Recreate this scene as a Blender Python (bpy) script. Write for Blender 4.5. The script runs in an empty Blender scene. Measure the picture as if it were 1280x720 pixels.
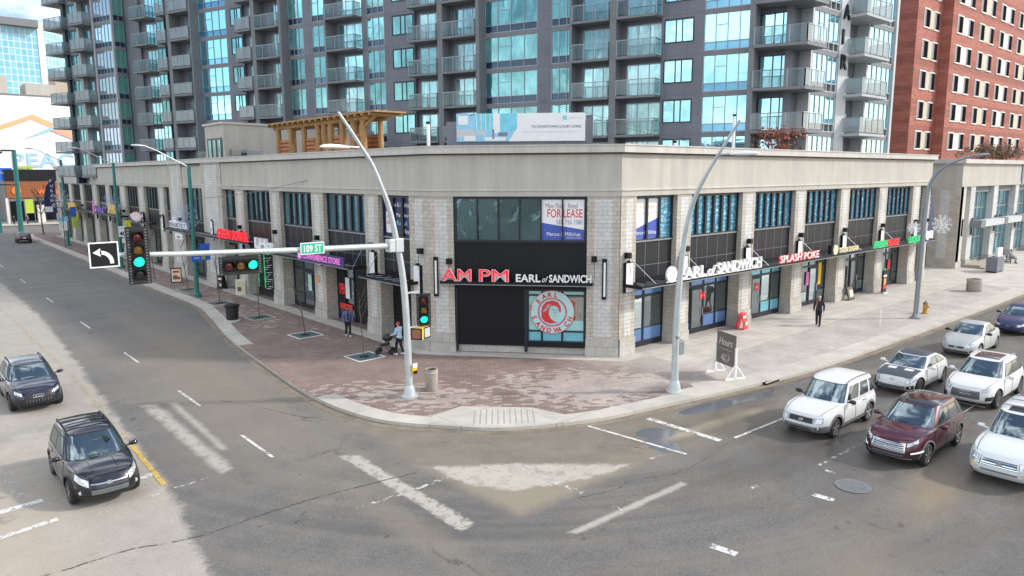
import bpy, bmesh, math, random
import numpy as np
from mathutils import Vector, Matrix
random.seed(7)
R = math.radians
SC = bpy.context.scene
COL = SC.collection

# ------------------------------------------------------------------ camera, sky, sun, exposure
cd = bpy.data.cameras.new('camera')
cam = bpy.data.objects.new('camera', cd); COL.objects.link(cam)
cam.location = (0, 0, 9.0)
_yaw, _pit, _rol = R(48.97), R(8.99), R(-0.26)
_f = Vector((math.cos(_yaw)*math.cos(_pit), math.sin(_yaw)*math.cos(_pit), -math.sin(_pit)))
_r = Vector((math.sin(_yaw), -math.cos(_yaw), 0)); _u = _r.cross(_f)
_r2 = _r*math.cos(_rol) + _u*math.sin(_rol); _u2 = -_r*math.sin(_rol) + _u*math.cos(_rol)
cam.rotation_euler = Matrix((( _r2.x, _u2.x, -_f.x), (_r2.y, _u2.y, -_f.y), (_r2.z, _u2.z, -_f.z))).to_euler()
cd.sensor_fit = 'HORIZONTAL'; cd.sensor_width = 36.0; cd.lens = 903.7/1280*36.0
cd.clip_start = 0.2; cd.clip_end = 6000
SC.camera = cam

SUN_AZ, SUN_EL = -40.0, 34.0
wd = bpy.data.worlds.new('World'); SC.world = wd; wd.use_nodes = True
wt = wd.node_tree; wt.nodes.clear()
wo = wt.nodes.new('ShaderNodeOutputWorld'); wb = wt.nodes.new('ShaderNodeBackground')
sk = wt.nodes.new('ShaderNodeTexSky'); sk.sky_type = 'NISHITA'; sk.sun_disc = False
sk.sun_elevation = R(SUN_EL); sk.sun_rotation = R(90 - SUN_AZ); sk.dust_density = 1.6; sk.air_density = 1.1
tc = wt.nodes.new('ShaderNodeTexCoord'); mp = wt.nodes.new('ShaderNodeMapping'); mp.inputs['Scale'].default_value = (1, 1, 2.2)
cn = wt.nodes.new('ShaderNodeTexNoise'); cn.inputs['Scale'].default_value = 2.3; cn.inputs['Detail'].default_value = 7; cn.inputs['Roughness'].default_value = .58
cr = wt.nodes.new('ShaderNodeValToRGB'); cr.color_ramp.elements[0].position = .47; cr.color_ramp.elements[1].position = .60
mx = wt.nodes.new('ShaderNodeMixRGB'); mx.inputs['Color2'].default_value = (11.5, 11.8, 12.3, 1)
wt.links.new(tc.outputs['Generated'], mp.inputs['Vector']); wt.links.new(mp.outputs['Vector'], cn.inputs['Vector'])
wt.links.new(cn.outputs['Fac'], cr.inputs['Fac']); wt.links.new(cr.outputs['Color'], mx.inputs['Fac'])
wt.links.new(sk.outputs['Color'], mx.inputs['Color1']); wt.links.new(mx.outputs['Color'], wb.inputs['Color'])
wb.inputs['Strength'].default_value = 0.148
wt.links.new(wb.outputs['Background'], wo.inputs['Surface'])

sl = bpy.data.lights.new('sun', 'SUN'); so = bpy.data.objects.new('sun', sl); COL.objects.link(so)
sl.energy = 2.45; sl.angle = R(3.5); sl.color = (1.0, .965, .91)
_sd = Vector((math.cos(R(SUN_AZ))*math.cos(R(SUN_EL)), math.sin(R(SUN_AZ))*math.cos(R(SUN_EL)), math.sin(R(SUN_EL))))
so.rotation_euler = _sd.to_track_quat('Z', 'Y').to_euler(); so.location = (60, -40, 80)
SC.view_settings.view_transform = 'Standard'; SC.view_settings.look = 'None'
SC.view_settings.gamma = 1; SC.view_settings.exposure = 0.40; SC.view_settings.use_curve_mapping = False
SC.render.engine = 'CYCLES'

# ------------------------------------------------------------------ materials
class NT:
    def __init__(s, name):
        s.m = bpy.data.materials.new(name); s.m.use_nodes = True; s.t = s.m.node_tree; s.t.nodes.clear()
        s.out = s.t.nodes.new('ShaderNodeOutputMaterial'); s.b = s.t.nodes.new('ShaderNodeBsdfPrincipled')
        s.t.links.new(s.b.outputs[0], s.out.inputs[0])
        g = s.t.nodes.new('ShaderNodeNewGeometry'); s.pos = g.outputs['Position']; s.nor = g.outputs['Normal']
        s.tc = s.t.nodes.new('ShaderNodeTexCoord'); s.obj = s.tc.outputs['Object']
    def set(s, k, v):
        i = s.b.inputs[k]
        if hasattr(v, 'is_output') or isinstance(v, bpy.types.NodeSocket): s.t.links.new(v, i)
        elif isinstance(v, (tuple, list)) and len(v) == 3 and i.type == 'RGBA': i.default_value = (*v, 1)
        else: i.default_value = v
    def _in(s, i, v):
        if isinstance(v, bpy.types.NodeSocket): s.t.links.new(v, i)
        elif isinstance(v, (tuple, list)) and i.type == 'RGBA' and len(v) == 3: i.default_value = (*v, 1)
        elif i.type == 'RGBA' and not isinstance(v, (tuple, list)): i.default_value = (v, v, v, 1)
        else: i.default_value = v
    def math(s, op, a, b=0.0, c=0.0, clamp=False):
        n = s.t.nodes.new('ShaderNodeMath'); n.operation = op; n.use_clamp = clamp
        s._in(n.inputs[0], a); s._in(n.inputs[1], b); s._in(n.inputs[2], c); return n.outputs[0]
    def vmath(s, op, a, b=(0, 0, 0)):
        n = s.t.nodes.new('ShaderNodeVectorMath'); n.operation = op
        s._in(n.inputs[0], a); s._in(n.inputs[1], b); return n.outputs['Value'] if op in ('DOT_PRODUCT', 'LENGTH') else n.outputs[0]
    def noise(s, scale, detail=3, rough=.5, vec=None, dist=0):
        n = s.t.nodes.new('ShaderNodeTexNoise'); n.inputs['Scale'].default_value = scale; n.inputs['Detail'].default_value = detail
        n.inputs['Roughness'].default_value = rough; n.inputs['Distortion'].default_value = dist
        s.t.links.new(vec if vec is not None else s.pos, n.inputs['Vector']); return n.outputs['Fac']
    def mapv(s, vec, scale=(1, 1, 1), rot=(0, 0, 0), loc=(0, 0, 0)):
        n = s.t.nodes.new('ShaderNodeMapping'); n.inputs['Scale'].default_value = scale; n.inputs['Rotation'].default_value = rot
        n.inputs['Location'].default_value = loc; s.t.links.new(vec, n.inputs['Vector']); return n.outputs[0]
    def ramp(s, v, *st):
        n = s.t.nodes.new('ShaderNodeValToRGB'); e = n.color_ramp.elements
        while len(e) < len(st): e.new(.5)
        for i, (p, c) in enumerate(st):
            e[i].position = p; e[i].color = (c, c, c, 1) if not isinstance(c, (tuple, list)) else (*c, 1)
        s._in(n.inputs[0], v); return n.outputs[0]
    def mix(s, f, a, b, mode='MIX'):
        n = s.t.nodes.new('ShaderNodeMixRGB'); n.blend_type = mode
        s._in(n.inputs[0], f); s._in(n.inputs[1], a); s._in(n.inputs[2], b); return n.outputs[0]
    def sep(s, v):
        n = s.t.nodes.new('ShaderNodeSeparateXYZ'); s.t.links.new(v, n.inputs[0]); return n.outputs
    def comb(s, x, y, z):
        n = s.t.nodes.new('ShaderNodeCombineXYZ')
        for i, k in enumerate((x, y, z)): s._in(n.inputs[i], k)
        return n.outputs[0]
    def wallvec(s):      # (distance along a vertical wall, height, 0)
        t = s.vmath('CROSS_PRODUCT', s.nor, (0, 0, 1)); return s.comb(s.vmath('DOT_PRODUCT', s.pos, t), s.sep(s.pos)[2], 0.0)
    def brick(s, vec, w, h, mortar, c1, c2, cm, off=.5):
        n = s.t.nodes.new('ShaderNodeTexBrick'); n.offset = off
        s.t.links.new(vec, n.inputs['Vector'])
        for k, v in (('Color1', c1), ('Color2', c2), ('Mortar', cm)): s._in(n.inputs[k], v)
        n.inputs['Scale'].default_value = 1; n.inputs['Mortar Size'].default_value = mortar; n.inputs['Mortar Smooth'].default_value = .1
        n.inputs['Brick Width'].default_value = w; n.inputs['Row Height'].default_value = h; n.inputs['Bias'].default_value = 0
        return n.outputs['Color'], n.outputs['Fac']
    def bump(s, h, strength=.3, dist=.02):
        n = s.t.nodes.new('ShaderNodeBump'); n.inputs['Strength'].default_value = strength; n.inputs['Distance'].default_value = dist
        s.t.links.new(h, n.inputs['Height']); s.t.links.new(n.outputs[0], s.b.inputs['Normal'])
    def rand(s):
        n = s.t.nodes.new('ShaderNodeObjectInfo'); return n.outputs['Random']
    def polymask(s, pts, soft=.12, nz=.25, nscale=2.0):      # patch with straight worn edges (convex outline)
        x, y, _ = s.sep(s.pos); cx = sum(p[0] for p in pts)/len(pts); cy = sum(p[1] for p in pts)/len(pts); m = None
        for i in range(len(pts)):
            a, b = Vector(pts[i]), Vector(pts[(i+1) % len(pts)]); t = (b-a).normalized(); nn = Vector((t.y, -t.x))
            if nn.dot(Vector((cx, cy))-a) > 0: nn = -nn
            d = s.math('ADD', s.math('ADD', s.math('MULTIPLY', x, nn.x), s.math('MULTIPLY', y, nn.y)), -nn.dot(a)); m = d if m is None else s.math('MAXIMUM', m, d)
        m = s.math('ADD', m, s.math('MULTIPLY', s.math('SUBTRACT', s.noise(nscale, 7, .72), .5), nz*2))
        return s.math('DIVIDE', s.math('SUBTRACT', soft, m), 2*soft, clamp=True)
    def ellipse(s, cx, cy, rx, ry, ang=0, soft=.3, nz=.5, nscale=.8):     # stain mask with its own shape
        v = s.mapv(s.vmath('SUBTRACT', s.pos, (cx, cy, 0)), rot=(0, 0, -ang))
        x, y, _ = s.sep(v)
        d = s.math('SQRT', s.math('ADD', s.math('POWER', s.math('ABSOLUTE', s.math('DIVIDE', x, rx)), 2), s.math('POWER', s.math('ABSOLUTE', s.math('DIVIDE', y, ry)), 2)))
        d = s.math('ADD', d, s.math('MULTIPLY', s.math('SUBTRACT', s.noise(nscale, 6, .65), .5), nz*2))
        return s.math('DIVIDE', s.math('SUBTRACT', 1+soft, d), 2*soft, clamp=True)

def mat(name, col, rough=.6, metal=0.0, var=.12, scale=3.0, bump=0.0, spec=.5, coat=0.0, obj=False):
    n = NT(name); v = n.obj if obj else n.pos
    f = n.math('ADD', n.math('MULTIPLY', n.noise(scale, 4, .6, v), .6), n.math('MULTIPLY', n.noise(scale*6, 3, .6, v), .4))
    lo = tuple(c*(1-var*1.6) for c in col); hi = tuple(min(1, c*(1+var*1.6)) for c in col)
    n.set('Base Color', n.ramp(f, (.3, lo), (.7, hi)))
    n.set('Roughness', n.math('ADD', rough-.06, n.math('MULTIPLY', f, .12))); n.set('Metallic', metal)
    n.set('Specular IOR Level', spec)
    if coat: n.set('Coat Weight', coat); n.set('Coat Roughness', .04)
    if bump: n.bump(n.noise(scale*8, 4, .6, v), bump, .01)
    return n.m

def paint(name, col, metal=0.0, rough=.35, dirt=.25, coat=.5):
    n = NT(name)
    z = n.sep(n.obj)[2]
    d = n.math('MULTIPLY', n.ramp(z, (.0, 1.0), (.9, 0.0)), n.ramp(n.noise(2.5, 5, .65, n.obj), (.3, 0.0), (.75, 1.0)))   # road dirt
    c = n.mix(n.math('MULTIPLY', d, dirt), col, (.19, .16, .12))
    n.set('Base Color', c); n.set('Metallic', metal); n.set('Roughness', n.math('ADD', rough, n.math('MULTIPLY', d, .3)))
    n.set('Coat Weight', coat); n.set('Specular IOR Level', .3); n.set('Coat IOR', 1.5); n.set('Coat Roughness', .02)
    return n.m

def glassmat(name, dark, tint, refl=.35, rough=.03, wav=0.0, wscale=.5, var=None, vvec=(1, 1, 1), fres=.55, painted_glint=None):
    """coated glazing: a dark or curtained inside behind a tinted mirror-like skin"""
    n = NT(name)
    base = dark
    if var: base = n.ramp(n.rand(), (0.0, dark), (.45, dark), (.55, var), (1.0, var))
    if var: base = n.mix(n.ramp(n.noise(.9, 3, .5), (.35, 0.0), (.65, .6)), base, dark)
    if painted_glint: base = n.mix(n.ramp(n.noise(3.2, 4, .6, n.mapv(n.pos, (1, 1, 2.4))), (.52, 0.0), (.66, .85)), base, painted_glint)  # pale flecks mixed into the base colour imitate reflections on the panes
    n.set('Base Color', base); n.set('Roughness', .25)
    gl = n.t.nodes.new('ShaderNodeBsdfGlossy'); gl.inputs['Color'].default_value = (*tint, 1); gl.inputs['Roughness'].default_value = rough
    fr = n.t.nodes.new('ShaderNodeLayerWeight'); fr.inputs['Blend'].default_value = .35
    f = n.math('ADD', refl, n.math('MULTIPLY', fr.outputs['Fresnel'], fres), clamp=True)
    if var: f = n.math('MULTIPLY', f, n.ramp(n.noise(.45, 3, .6), (.36, .45), (.62, 1.05)), clamp=True)
    ms = n.t.nodes.new('ShaderNodeMixShader'); n.t.links.new(f, ms.inputs[0]); n.t.links.new(n.b.outputs[0], ms.inputs[1]); n.t.links.new(gl.outputs[0], ms.inputs[2])
    n.t.links.new(ms.outputs[0], n.out.inputs[0])
    if wav:
        bp = n.t.nodes.new('ShaderNodeBump'); bp.inputs['Strength'].default_value = wav; bp.inputs['Distance'].default_value = .1
        n.t.links.new(n.noise(wscale, 2, .5, n.mapv(n.pos, vvec), .6), bp.inputs['Height'])
        n.t.links.new(bp.outputs[0], gl.inputs['Normal']); n.t.links.new(bp.outputs[0], fr.inputs['Normal'])
    return n.m

M = {}
M['black'] = mat('black_metal', (.007, .0075, .010), .5, spec=.3)
M['dark'] = mat('dark_panel', (.016, .017, .021), .45, var=.25, scale=.8, spec=.35)
M['frame'] = mat('navy_frame', (.012, .016, .028), .4)
M['void'] = mat('dark_void', (.006, .006, .007), .8)
M['steel'] = mat('galvanised_pole', (.52, .56, .56), .42, .35, .1, 2)
M['white'] = mat('white_paint', (.78, .78, .76), .45, var=.05)
M['whitesign'] = mat('white_sign_face', (.82, .82, .82), .4, var=.03)
M['conc'] = mat('concrete', (.50, .475, .43), .8, var=.14, scale=.7, bump=.15)
M['concdark'] = mat('weathered_concrete', (.33, .30, .25), .85, var=.2, scale=4, bump=.3)
M['red'] = mat('red_sign_face', (.75, .02, .03), .4, var=.05)
M['green'] = mat('green_sign_face', (.02, .42, .15), .4, var=.05)
M['pink'] = mat('pink_sign_face', (.75, .16, .45), .4, var=.05)
M['purple'] = mat('purple_sign_face', (.16, .08, .42), .4, var=.05)
M['yellow'] = mat('yellow_paint', (.85, .52, .03), .45, var=.08)
M['blue'] = mat('blue_sign_face', (.03, .14, .55), .4, var=.05)
M['navy'] = mat('navy_sign_face', (.02, .03, .10), .4, var=.08)
M['royal'] = mat('royal_blue_print', (.06, .10, .42), .4, var=.05)
M['cream'] = mat('cream_print', (.72, .62, .42), .5, var=.1)
M['skyblue'] = mat('pale_blue_print', (.30, .60, .78), .5, var=.1)
M['orange'] = mat('orange_print', (.80, .30, .08), .5, var=.1)
M['greenpole'] = mat('green_painted_steel', (.02, .17, .15), .4, var=.15, scale=2)
M['chalk'] = mat('chalk_brown_board', (.15, .125, .105), .8, var=.15)
M['tyre'] = mat('tyre_rubber', (.016, .016, .016), .75, obj=True, scale=8)
M['rim'] = mat('alloy_rim', (.55, .56, .58), .3, .85, .06, obj=True)
M['darkrim'] = mat('dark_alloy_rim', (.16, .16, .17), .3, .8, .1, obj=True)
M['chrome'] = mat('chrome_trim', (.75, .76, .78), .15, .95, .03, obj=True)
M['plastic'] = mat('black_plastic', (.018, .019, .02), .5, obj=True, scale=6)
M['greyplastic'] = mat('grey_plastic_cladding', (.16, .165, .17), .5, obj=True, scale=6)
M['lens'] = glassmat('clear_lamp_lens', (.45, .46, .47), (.95, .96, 1), .25, .05)
M['taillens'] = mat('red_lamp_lens', (.45, .01, .015), .15, spec=.8, coat=.6)
M['carglass'] = glassmat('car_glass', (.012, .018, .02), (.62, .78, .82), .30, .015, .25, 1.1, None)
M['sideglass'] = glassmat('dark_side_glass', (.008, .01, .012), (.6, .68, .72), .16, .02)
M['pave_glass'] = glassmat('shop_glass', (.012, .022, .026), (.75, .9, .95), .24, .02, .05, .7, None)
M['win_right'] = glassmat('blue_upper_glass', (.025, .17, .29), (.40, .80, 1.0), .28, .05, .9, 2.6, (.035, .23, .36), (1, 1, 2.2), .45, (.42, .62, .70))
M['win_left'] = glassmat('teal_upper_glass', (.02, .06, .085), (.5, .85, .95), .38, .03, .6, .9, (.10, .22, .25), (1, 1, .4))
M['win_gym'] = glassmat('green_grey_glass', (.012, .03, .032), (.45, .75, .82), .16, .03, 1.0, 1.3, (.02, .055, .06), (1, 1, .5), .35)
M['tow_glass'] = glassmat('teal_tower_glass', (.015, .10, .11), (.38, .80, .82), .43, .02, .45, .55, (.15, .36, .34), (1, 1, .35))
M['tow_blue'] = glassmat('blue_tower_glass', (.03, .18, .28), (.50, .90, 1.0), .66, .02, .25, .4)
M['tow_span'] = glassmat('navy_spandrel_glass', (.004, .014, .04), (.3, .5, .7), .07, .05, fres=.22)
def railmat(name, col, clear, refl):
    n = NT(name); n.set('Base Color', col); n.set('Roughness', .3); tr = n.t.nodes.new('ShaderNodeBsdfTransparent'); tr.inputs[0].default_value = (.82, .9, .9, 1)
    gl = n.t.nodes.new('ShaderNodeBsdfGlossy'); gl.inputs['Roughness'].default_value = .04; gl.inputs['Color'].default_value = (.8, .88, .92, 1)
    a = n.t.nodes.new('ShaderNodeMixShader'); a.inputs[0].default_value = clear; n.t.links.new(n.b.outputs[0], a.inputs[1]); n.t.links.new(tr.outputs[0], a.inputs[2])
    b = n.t.nodes.new('ShaderNodeMixShader'); b.inputs[0].default_value = refl; n.t.links.new(a.outputs[0], b.inputs[1]); n.t.links.new(gl.outputs[0], b.inputs[2])
    n.t.links.new(b.outputs[0], n.out.inputs[0]); return n.m
M['tow_rail'] = railmat('balcony_rail_glass', (.13, .17, .175), .84, .07)
M['tow_rail_w'] = railmat('frosted_rail_glass', (.36, .39, .40), .50, .08)
M['far_glass'] = glassmat('pale_office_glass', (.18, .40, .52), (.7, .9, 1), .45, .06)
def emis(name, c, s):
    n = NT(name); n.set('Base Color', tuple(x*.3 for x in c)); n.set('Emission Color', c); n.set('Emission Strength', s); n.set('Roughness', .3); return n.m
M['sig_green'] = emis('lit_green_lens', (.02, .95, .62), 1.0)
M['neon_red'] = emis('lit_red_letters', (1.0, .03, .05), .55)
M['neon_pink'] = emis('lit_pink_letters', (.85, .22, .70), .5)
M['neon_green'] = emis('lit_green_letters', (.05, .85, .30), .35)
M['sig_red'] = mat('dark_red_lens', (.14, .008, .008), .2, spec=.8)
M['sig_amber'] = mat('dark_amber_lens', (.26, .13, .01), .2, spec=.8)
M['sig_off'] = mat('unlit_lens', (.03, .03, .03), .2)
M['skin'] = mat('skin', (.50, .29, .20), .55, var=.06)
M['skin2'] = mat('darker_skin', (.26, .13, .08), .55, var=.06)
M['log'] = mat('peeled_log', (.36, .20, .075), .6, var=.25, scale=1.5)
M['plank'] = mat('red_cedar_siding', (.42, .17, .07), .6, var=.2, scale=1.5)
M['bark'] = mat('grey_brown_bark', (.13, .10, .08), .9, var=.2, scale=8)
M['bronze'] = mat('green_cast_grate', (.10, .16, .15), .6, .3, .25, 4)

# EIFS fascia
def m_fascia(name, col, streak=.1):
    n = NT(name); v = n.wallvec()
    st = n.ramp(n.noise(1.2, 5, .65, n.mapv(v, (1.5, .12, 1))), (.35, 1.0), (.75, 1-streak))
    f = n.noise(.6, 4, .6)
    n.set('Base Color', n.mix(1, n.ramp(f, (.3, tuple(c*.94 for c in col)), (.7, tuple(c*1.05 for c in col))), st, 'MULTIPLY'))
    n.set('Roughness', .85); n.bump(n.noise(60, 2), .08, .005); return n.m
M['fascia'] = m_fascia('beige_stucco_fascia', (.50, .475, .42), .2)
M['cap'] = m_fascia('pale_parapet_cap', (.58, .56, .51), .2)
def m_stone(name, c1, c2, cm, w, h, bumpy=.6):
    n = NT(name); v = n.wallvec(); c, f = n.brick(v, w, h, .012, c1, c2, cm, 0.5)
    k = n.noise(9, 5, .7); st = n.ramp(n.noise(.8, 4, .6), (.35, .85), (.7, 1.05))
    n.set('Base Color', n.mix(1, n.mix(1, c, n.ramp(k, (.3, .8), (.7, 1.12)), 'MULTIPLY'), st, 'MULTIPLY')); n.set('Roughness', .88)
    n.bump(n.math('SUBTRACT', n.math('MULTIPLY', k, .5), f), bumpy, .015); return n.m
M['stone'] = m_stone('split_face_tan_block', (.50, .455, .38), (.58, .53, .455), (.36, .33, .285), .40, .20)
M['stonew'] = m_stone('smooth_white_block', (.60, .595, .565), (.66, .65, .62), (.42, .40, .36), .45, .20, .2)
M['plinth'] = m_stone('smooth_plinth_stone', (.47, .45, .41), (.52, .50, .45), (.36, .33, .29), .62, .50, .15)
def m_tower():
    n = NT('grey_tower_panel'); v = n.wallvec(); c, f = n.brick(v, 1.6, 1.49, .012, (.150, .158, .185), (.170, .178, .206), (.075, .078, .09), 0)
    n.set('Base Color', n.mix(1, c, n.ramp(n.noise(.5, 4, .6), (.3, .9), (.7, 1.1)), 'MULTIPLY')); n.set('Roughness', .55); return n.m
M['tower'] = m_tower()
M['slab'] = mat('balcony_slab_concrete', (.19, .195, .205), .7, var=.1)
M['slabl'] = mat('pale_slab_concrete', (.42, .43, .44), .7, var=.1)
M['towerpale'] = mat('pale_tower_concrete', (.50, .52, .53), .6, var=.08)
M['alum'] = mat('aluminium_frame', (.30, .33, .36), .35, .6, .05)
def m_brick():
    n = NT('red_brick'); v = n.wallvec(); c, f = n.brick(v, .9, .30, .02, (.33, .11, .078), (.40, .145, .105), (.24, .09, .068))
    band = n.ramp(n.noise(.35, 1, .5, n.mapv(v, (.02, 2.6, 1))), (.46, .86), (.54, 1.1))
    n.set('Base Color', n.mix(1, c, band, 'MULTIPLY')); n.set('Roughness', .85); return n.m
M['brick'] = m_brick()

# ------------------------------------------------------------------ geometry helpers
class FR:       # a wall frame: s along the wall (reading direction), z up, d outwards
    def __init__(s, o, u, out): s.o, s.u, s.n = Vector((*o, 0)), Vector((*u, 0)).normalized(), Vector((*out, 0)).normalized()
    def P(s, a, z, d): return s.o + s.u*a + s.n*d + Vector((0, 0, z))
WORLD = None
class MB:
    def __init__(s, fr=None): s.v, s.f, s.mi, s.fr = [], [], [], fr
    def _p(s, p): return s.fr.P(p[0], p[1], p[2]) if s.fr else Vector(p)
    def add(s, vs, fs, m=0):
        b = len(s.v); s.v += [tuple(v) for v in vs]; s.f += [[i+b for i in f] for f in fs]; s.mi += [m]*len(fs)
    def box(s, a0, a1, b0, b1, c0, c1, m=0):
        """world: x,y,z ranges; framed: s,z,d ranges"""
        P = [s._p((a, b, c)) for a in (a0, a1) for b in (b0, b1) for c in (c0, c1)]
        s.add(P, [(0, 1, 3, 2), (4, 6, 7, 5), (0, 4, 5, 1), (2, 3, 7, 6), (0, 2, 6, 4), (1, 5, 7, 3)], m)
    def obox(s, c, ax, ay, az, m=0):      # oriented box by half axes
        c = Vector(c); P = [c+Vector(ax)*i+Vector(ay)*j+Vector(az)*k for i in (-1, 1) for j in (-1, 1) for k in (-1, 1)]
        s.add(P, [(0, 1, 3, 2), (4, 6, 7, 5), (0, 4, 5, 1), (2, 3, 7, 6), (0, 2, 6, 4), (1, 5, 7, 3)], m)
    def quad(s, a0, a1, b0, b1, c, m=0): s.add([s._p(p) for p in ((a0, b0, c), (a1, b0, c), (a1, b1, c), (a0, b1, c))], [(0, 1, 2, 3)], m)
    def poly(s, pts, m=0): s.add([s._p(p) for p in pts], [tuple(range(len(pts)))], m)
    def prism(s, pts, h0, h1, m=0):        # world polygon in plan
        n = len(pts); V = [(*p[:2], h0) for p in pts]+[(*p[:2], h1) for p in pts]
        s.add(V, [tuple(range(n-1, -1, -1)), tuple(range(n, 2*n))]+[(i, (i+1) % n, n+(i+1) % n, n+i) for i in range(n)], m)
    def fprism(s, pts, d0, d1, m=0):       # polygon in the wall frame (s,z) given thickness
        n = len(pts); V = [s._p((p[0], p[1], d0)) for p in pts]+[s._p((p[0], p[1], d1)) for p in pts]
        s.add(V, [tuple(range(n-1, -1, -1)), tuple(range(n, 2*n))]+[(i, (i+1) % n, n+(i+1) % n, n+i) for i in range(n)], m)
    def tube(s, path, rad, n=8, m=0, cap=True):
        P = [Vector(p) for p in path]; rad = rad if isinstance(rad, (list, tuple)) else [rad]*len(P)
        V, prev = [], None
        for i, p in enumerate(P):
            t = (P[min(i+1, len(P)-1)]-P[max(i-1, 0)]).normalized()
            if prev is None: a = t.orthogonal().normalized()
            else: a = (prev-t*prev.dot(t)).normalized()
            prev = a; b = t.cross(a)
            V += [p+(a*math.cos(2*math.pi*k/n)+b*math.sin(2*math.pi*k/n))*rad[i] for k in range(n)]
        F = [(i*n+k, i*n+(k+1) % n, (i+1)*n+(k+1) % n, (i+1)*n+k) for i in range(len(P)-1) for k in range(n)]
        if cap: F += [tuple(range(n-1, -1, -1)), tuple(range((len(P)-1)*n, len(P)*n))]
        s.add(V, F, m)
    def lathe(s, prof, c=(0, 0, 0), n=20, m=0, axis=2):    # prof: (radius, height)
        V = []
        for r, h in prof:
            for k in range(n):
                a = 2*math.pi*k/n; q = (r*math.cos(a), r*math.sin(a), h)
                if axis == 1: q = (q[0], q[2], q[1])
                if axis == 0: q = (q[2], q[0], q[1])
                V.append((c[0]+q[0], c[1]+q[1], c[2]+q[2]))
        F = [(i*n+k, i*n+(k+1) % n, (i+1)*n+(k+1) % n, (i+1)*n+k) for i in range(len(prof)-1) for k in range(n)]
        F += [tuple(range(n-1, -1, -1)), tuple(range((len(prof)-1)*n, len(prof)*n))]
        s.add(V, F, m)
    def ball(s, c, rx, ry=None, rz=None, n=12, k=8, m=0):
        ry = ry or rx; rz = rz or rx
        prof = [(math.sin(math.pi*i/k), -math.cos(math.pi*i/k)) for i in range(k+1)]
        V = [(c[0]+rx*max(r, 1e-3)*math.cos(2*math.pi*j/n), c[1]+ry*max(r, 1e-3)*math.sin(2*math.pi*j/n), c[2]+rz*h) for r, h in prof for j in range(n)]
        s.add(V, [(i*n+j, i*n+(j+1) % n, (i+1)*n+(j+1) % n, (i+1)*n+j) for i in range(k) for j in range(n)], m)
    def text(s, body, size, a, z, d, m=0, ext=.02, width=None, bold=0.0, align='LEFT', rot=0.0, shear=0.0, spacing=1.0):
        """lettering on the wall frame, baseline-left (or centre) at (a,z), d outwards"""
        cu = bpy.data.curves.new('t', 'FONT'); cu.body = body; cu.size = size; cu.extrude = ext/2; cu.offset = bold
        cu.align_x = 'LEFT'; cu.resolution_u = 3; cu.shear = shear; cu.space_character = spacing
        ob = bpy.data.objects.new('t', cu); COL.objects.link(ob)
        dg = bpy.context.evaluated_depsgraph_get(); me = bpy.data.meshes.new_from_object(ob.evaluated_get(dg))
        V = [Vector(v.co) for v in me.vertices]; F = [list(p.vertices) for p in me.polygons]
        bpy.data.objects.remove(ob); bpy.data.curves.remove(cu); bpy.data.meshes.remove(me)
        if not V: return
        x0 = min(v.x for v in V); x1 = max(v.x for v in V); k = (width/(x1-x0)) if width else 1
        sh = x0 if align == 'LEFT' else (x0+x1)/2
        cr_, sr_ = math.cos(rot), math.sin(rot); o = []
        for v in V:
            x, y = (v.x-sh)*k, v.y
            o.append(s._p((a+x*cr_-y*sr_, z+x*sr_+y*cr_, d+v.z+ext/2)))
        s.add(o, F, m)
    def build(s, name, mats, parent=None, world=True, smooth=False, bevel=0.0, ang=35, recalc=True):
        me = bpy.data.meshes.new(name); me.from_pydata([tuple(v) for v in s.v], [], s.f)
        for m in (mats if isinstance(mats, (list, tuple)) else [mats]): me.materials.append(M[m] if isinstance(m, str) else m)
        me.polygons.foreach_set('material_index', s.mi)
        if recalc:
            bm = bmesh.new(); bm.from_mesh(me); bmesh.ops.recalc_face_normals(bm, faces=bm.faces); bm.to_mesh(me); bm.free()
        if smooth:
            me.polygons.foreach_set('use_smooth', [True]*len(me.polygons))
            try: me.set_sharp_from_angle(angle=R(ang))
            except Exception: pass
        me.update()
        o = bpy.data.objects.new(name, me); COL.objects.link(o)
        if parent is not None:
            o.parent = parent
            if world: o.matrix_parent_inverse = basis(parent).inverted()
        if bevel:
            b = o.modifiers.new('bevel', 'BEVEL'); b.width = bevel; b.segments = 2; b.limit_method = 'ANGLE'
        return o
def basis(o):
    m = Matrix.LocRotScale(o.location, o.rotation_euler, o.scale)
    return (basis(o.parent) @ o.matrix_parent_inverse @ m) if o.parent else m
LABELS = {}
def tag(o, label, cat, group=None, kind=None):
    o['label'] = label; o['category'] = cat
    if group: o['group'] = group
    if kind: o['kind'] = kind
    return o
def thing(name, loc, label, cat, group=None, rz=0.0):
    o = bpy.data.objects.new(name, None); COL.objects.link(o); o.empty_display_size = .3
    o.location = loc; o.rotation_euler = (0, 0, rz); return tag(o, label, cat, group)
def struct(o, label=None, cat=None):
    o['kind'] = 'structure'
    if label: o['label'] = label; o['category'] = cat
    return o
def copy_thing(o, loc, rz=None, label=None, parent=None, scale=None):
    c = o.copy(); COL.objects.link(c)
    if parent is not None: c.parent = parent
    else:
        c.location = loc
        if rz is not None: c.rotation_euler = (0, 0, rz)
        if scale: c.scale = (scale,)*3
        if label: c['label'] = label
    for ch in o.children: copy_thing(ch, None, parent=c)
    return c
RK = 9.13/9.0      # road level lies 0.13 m below the pavement
ZR = -0.13
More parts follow.
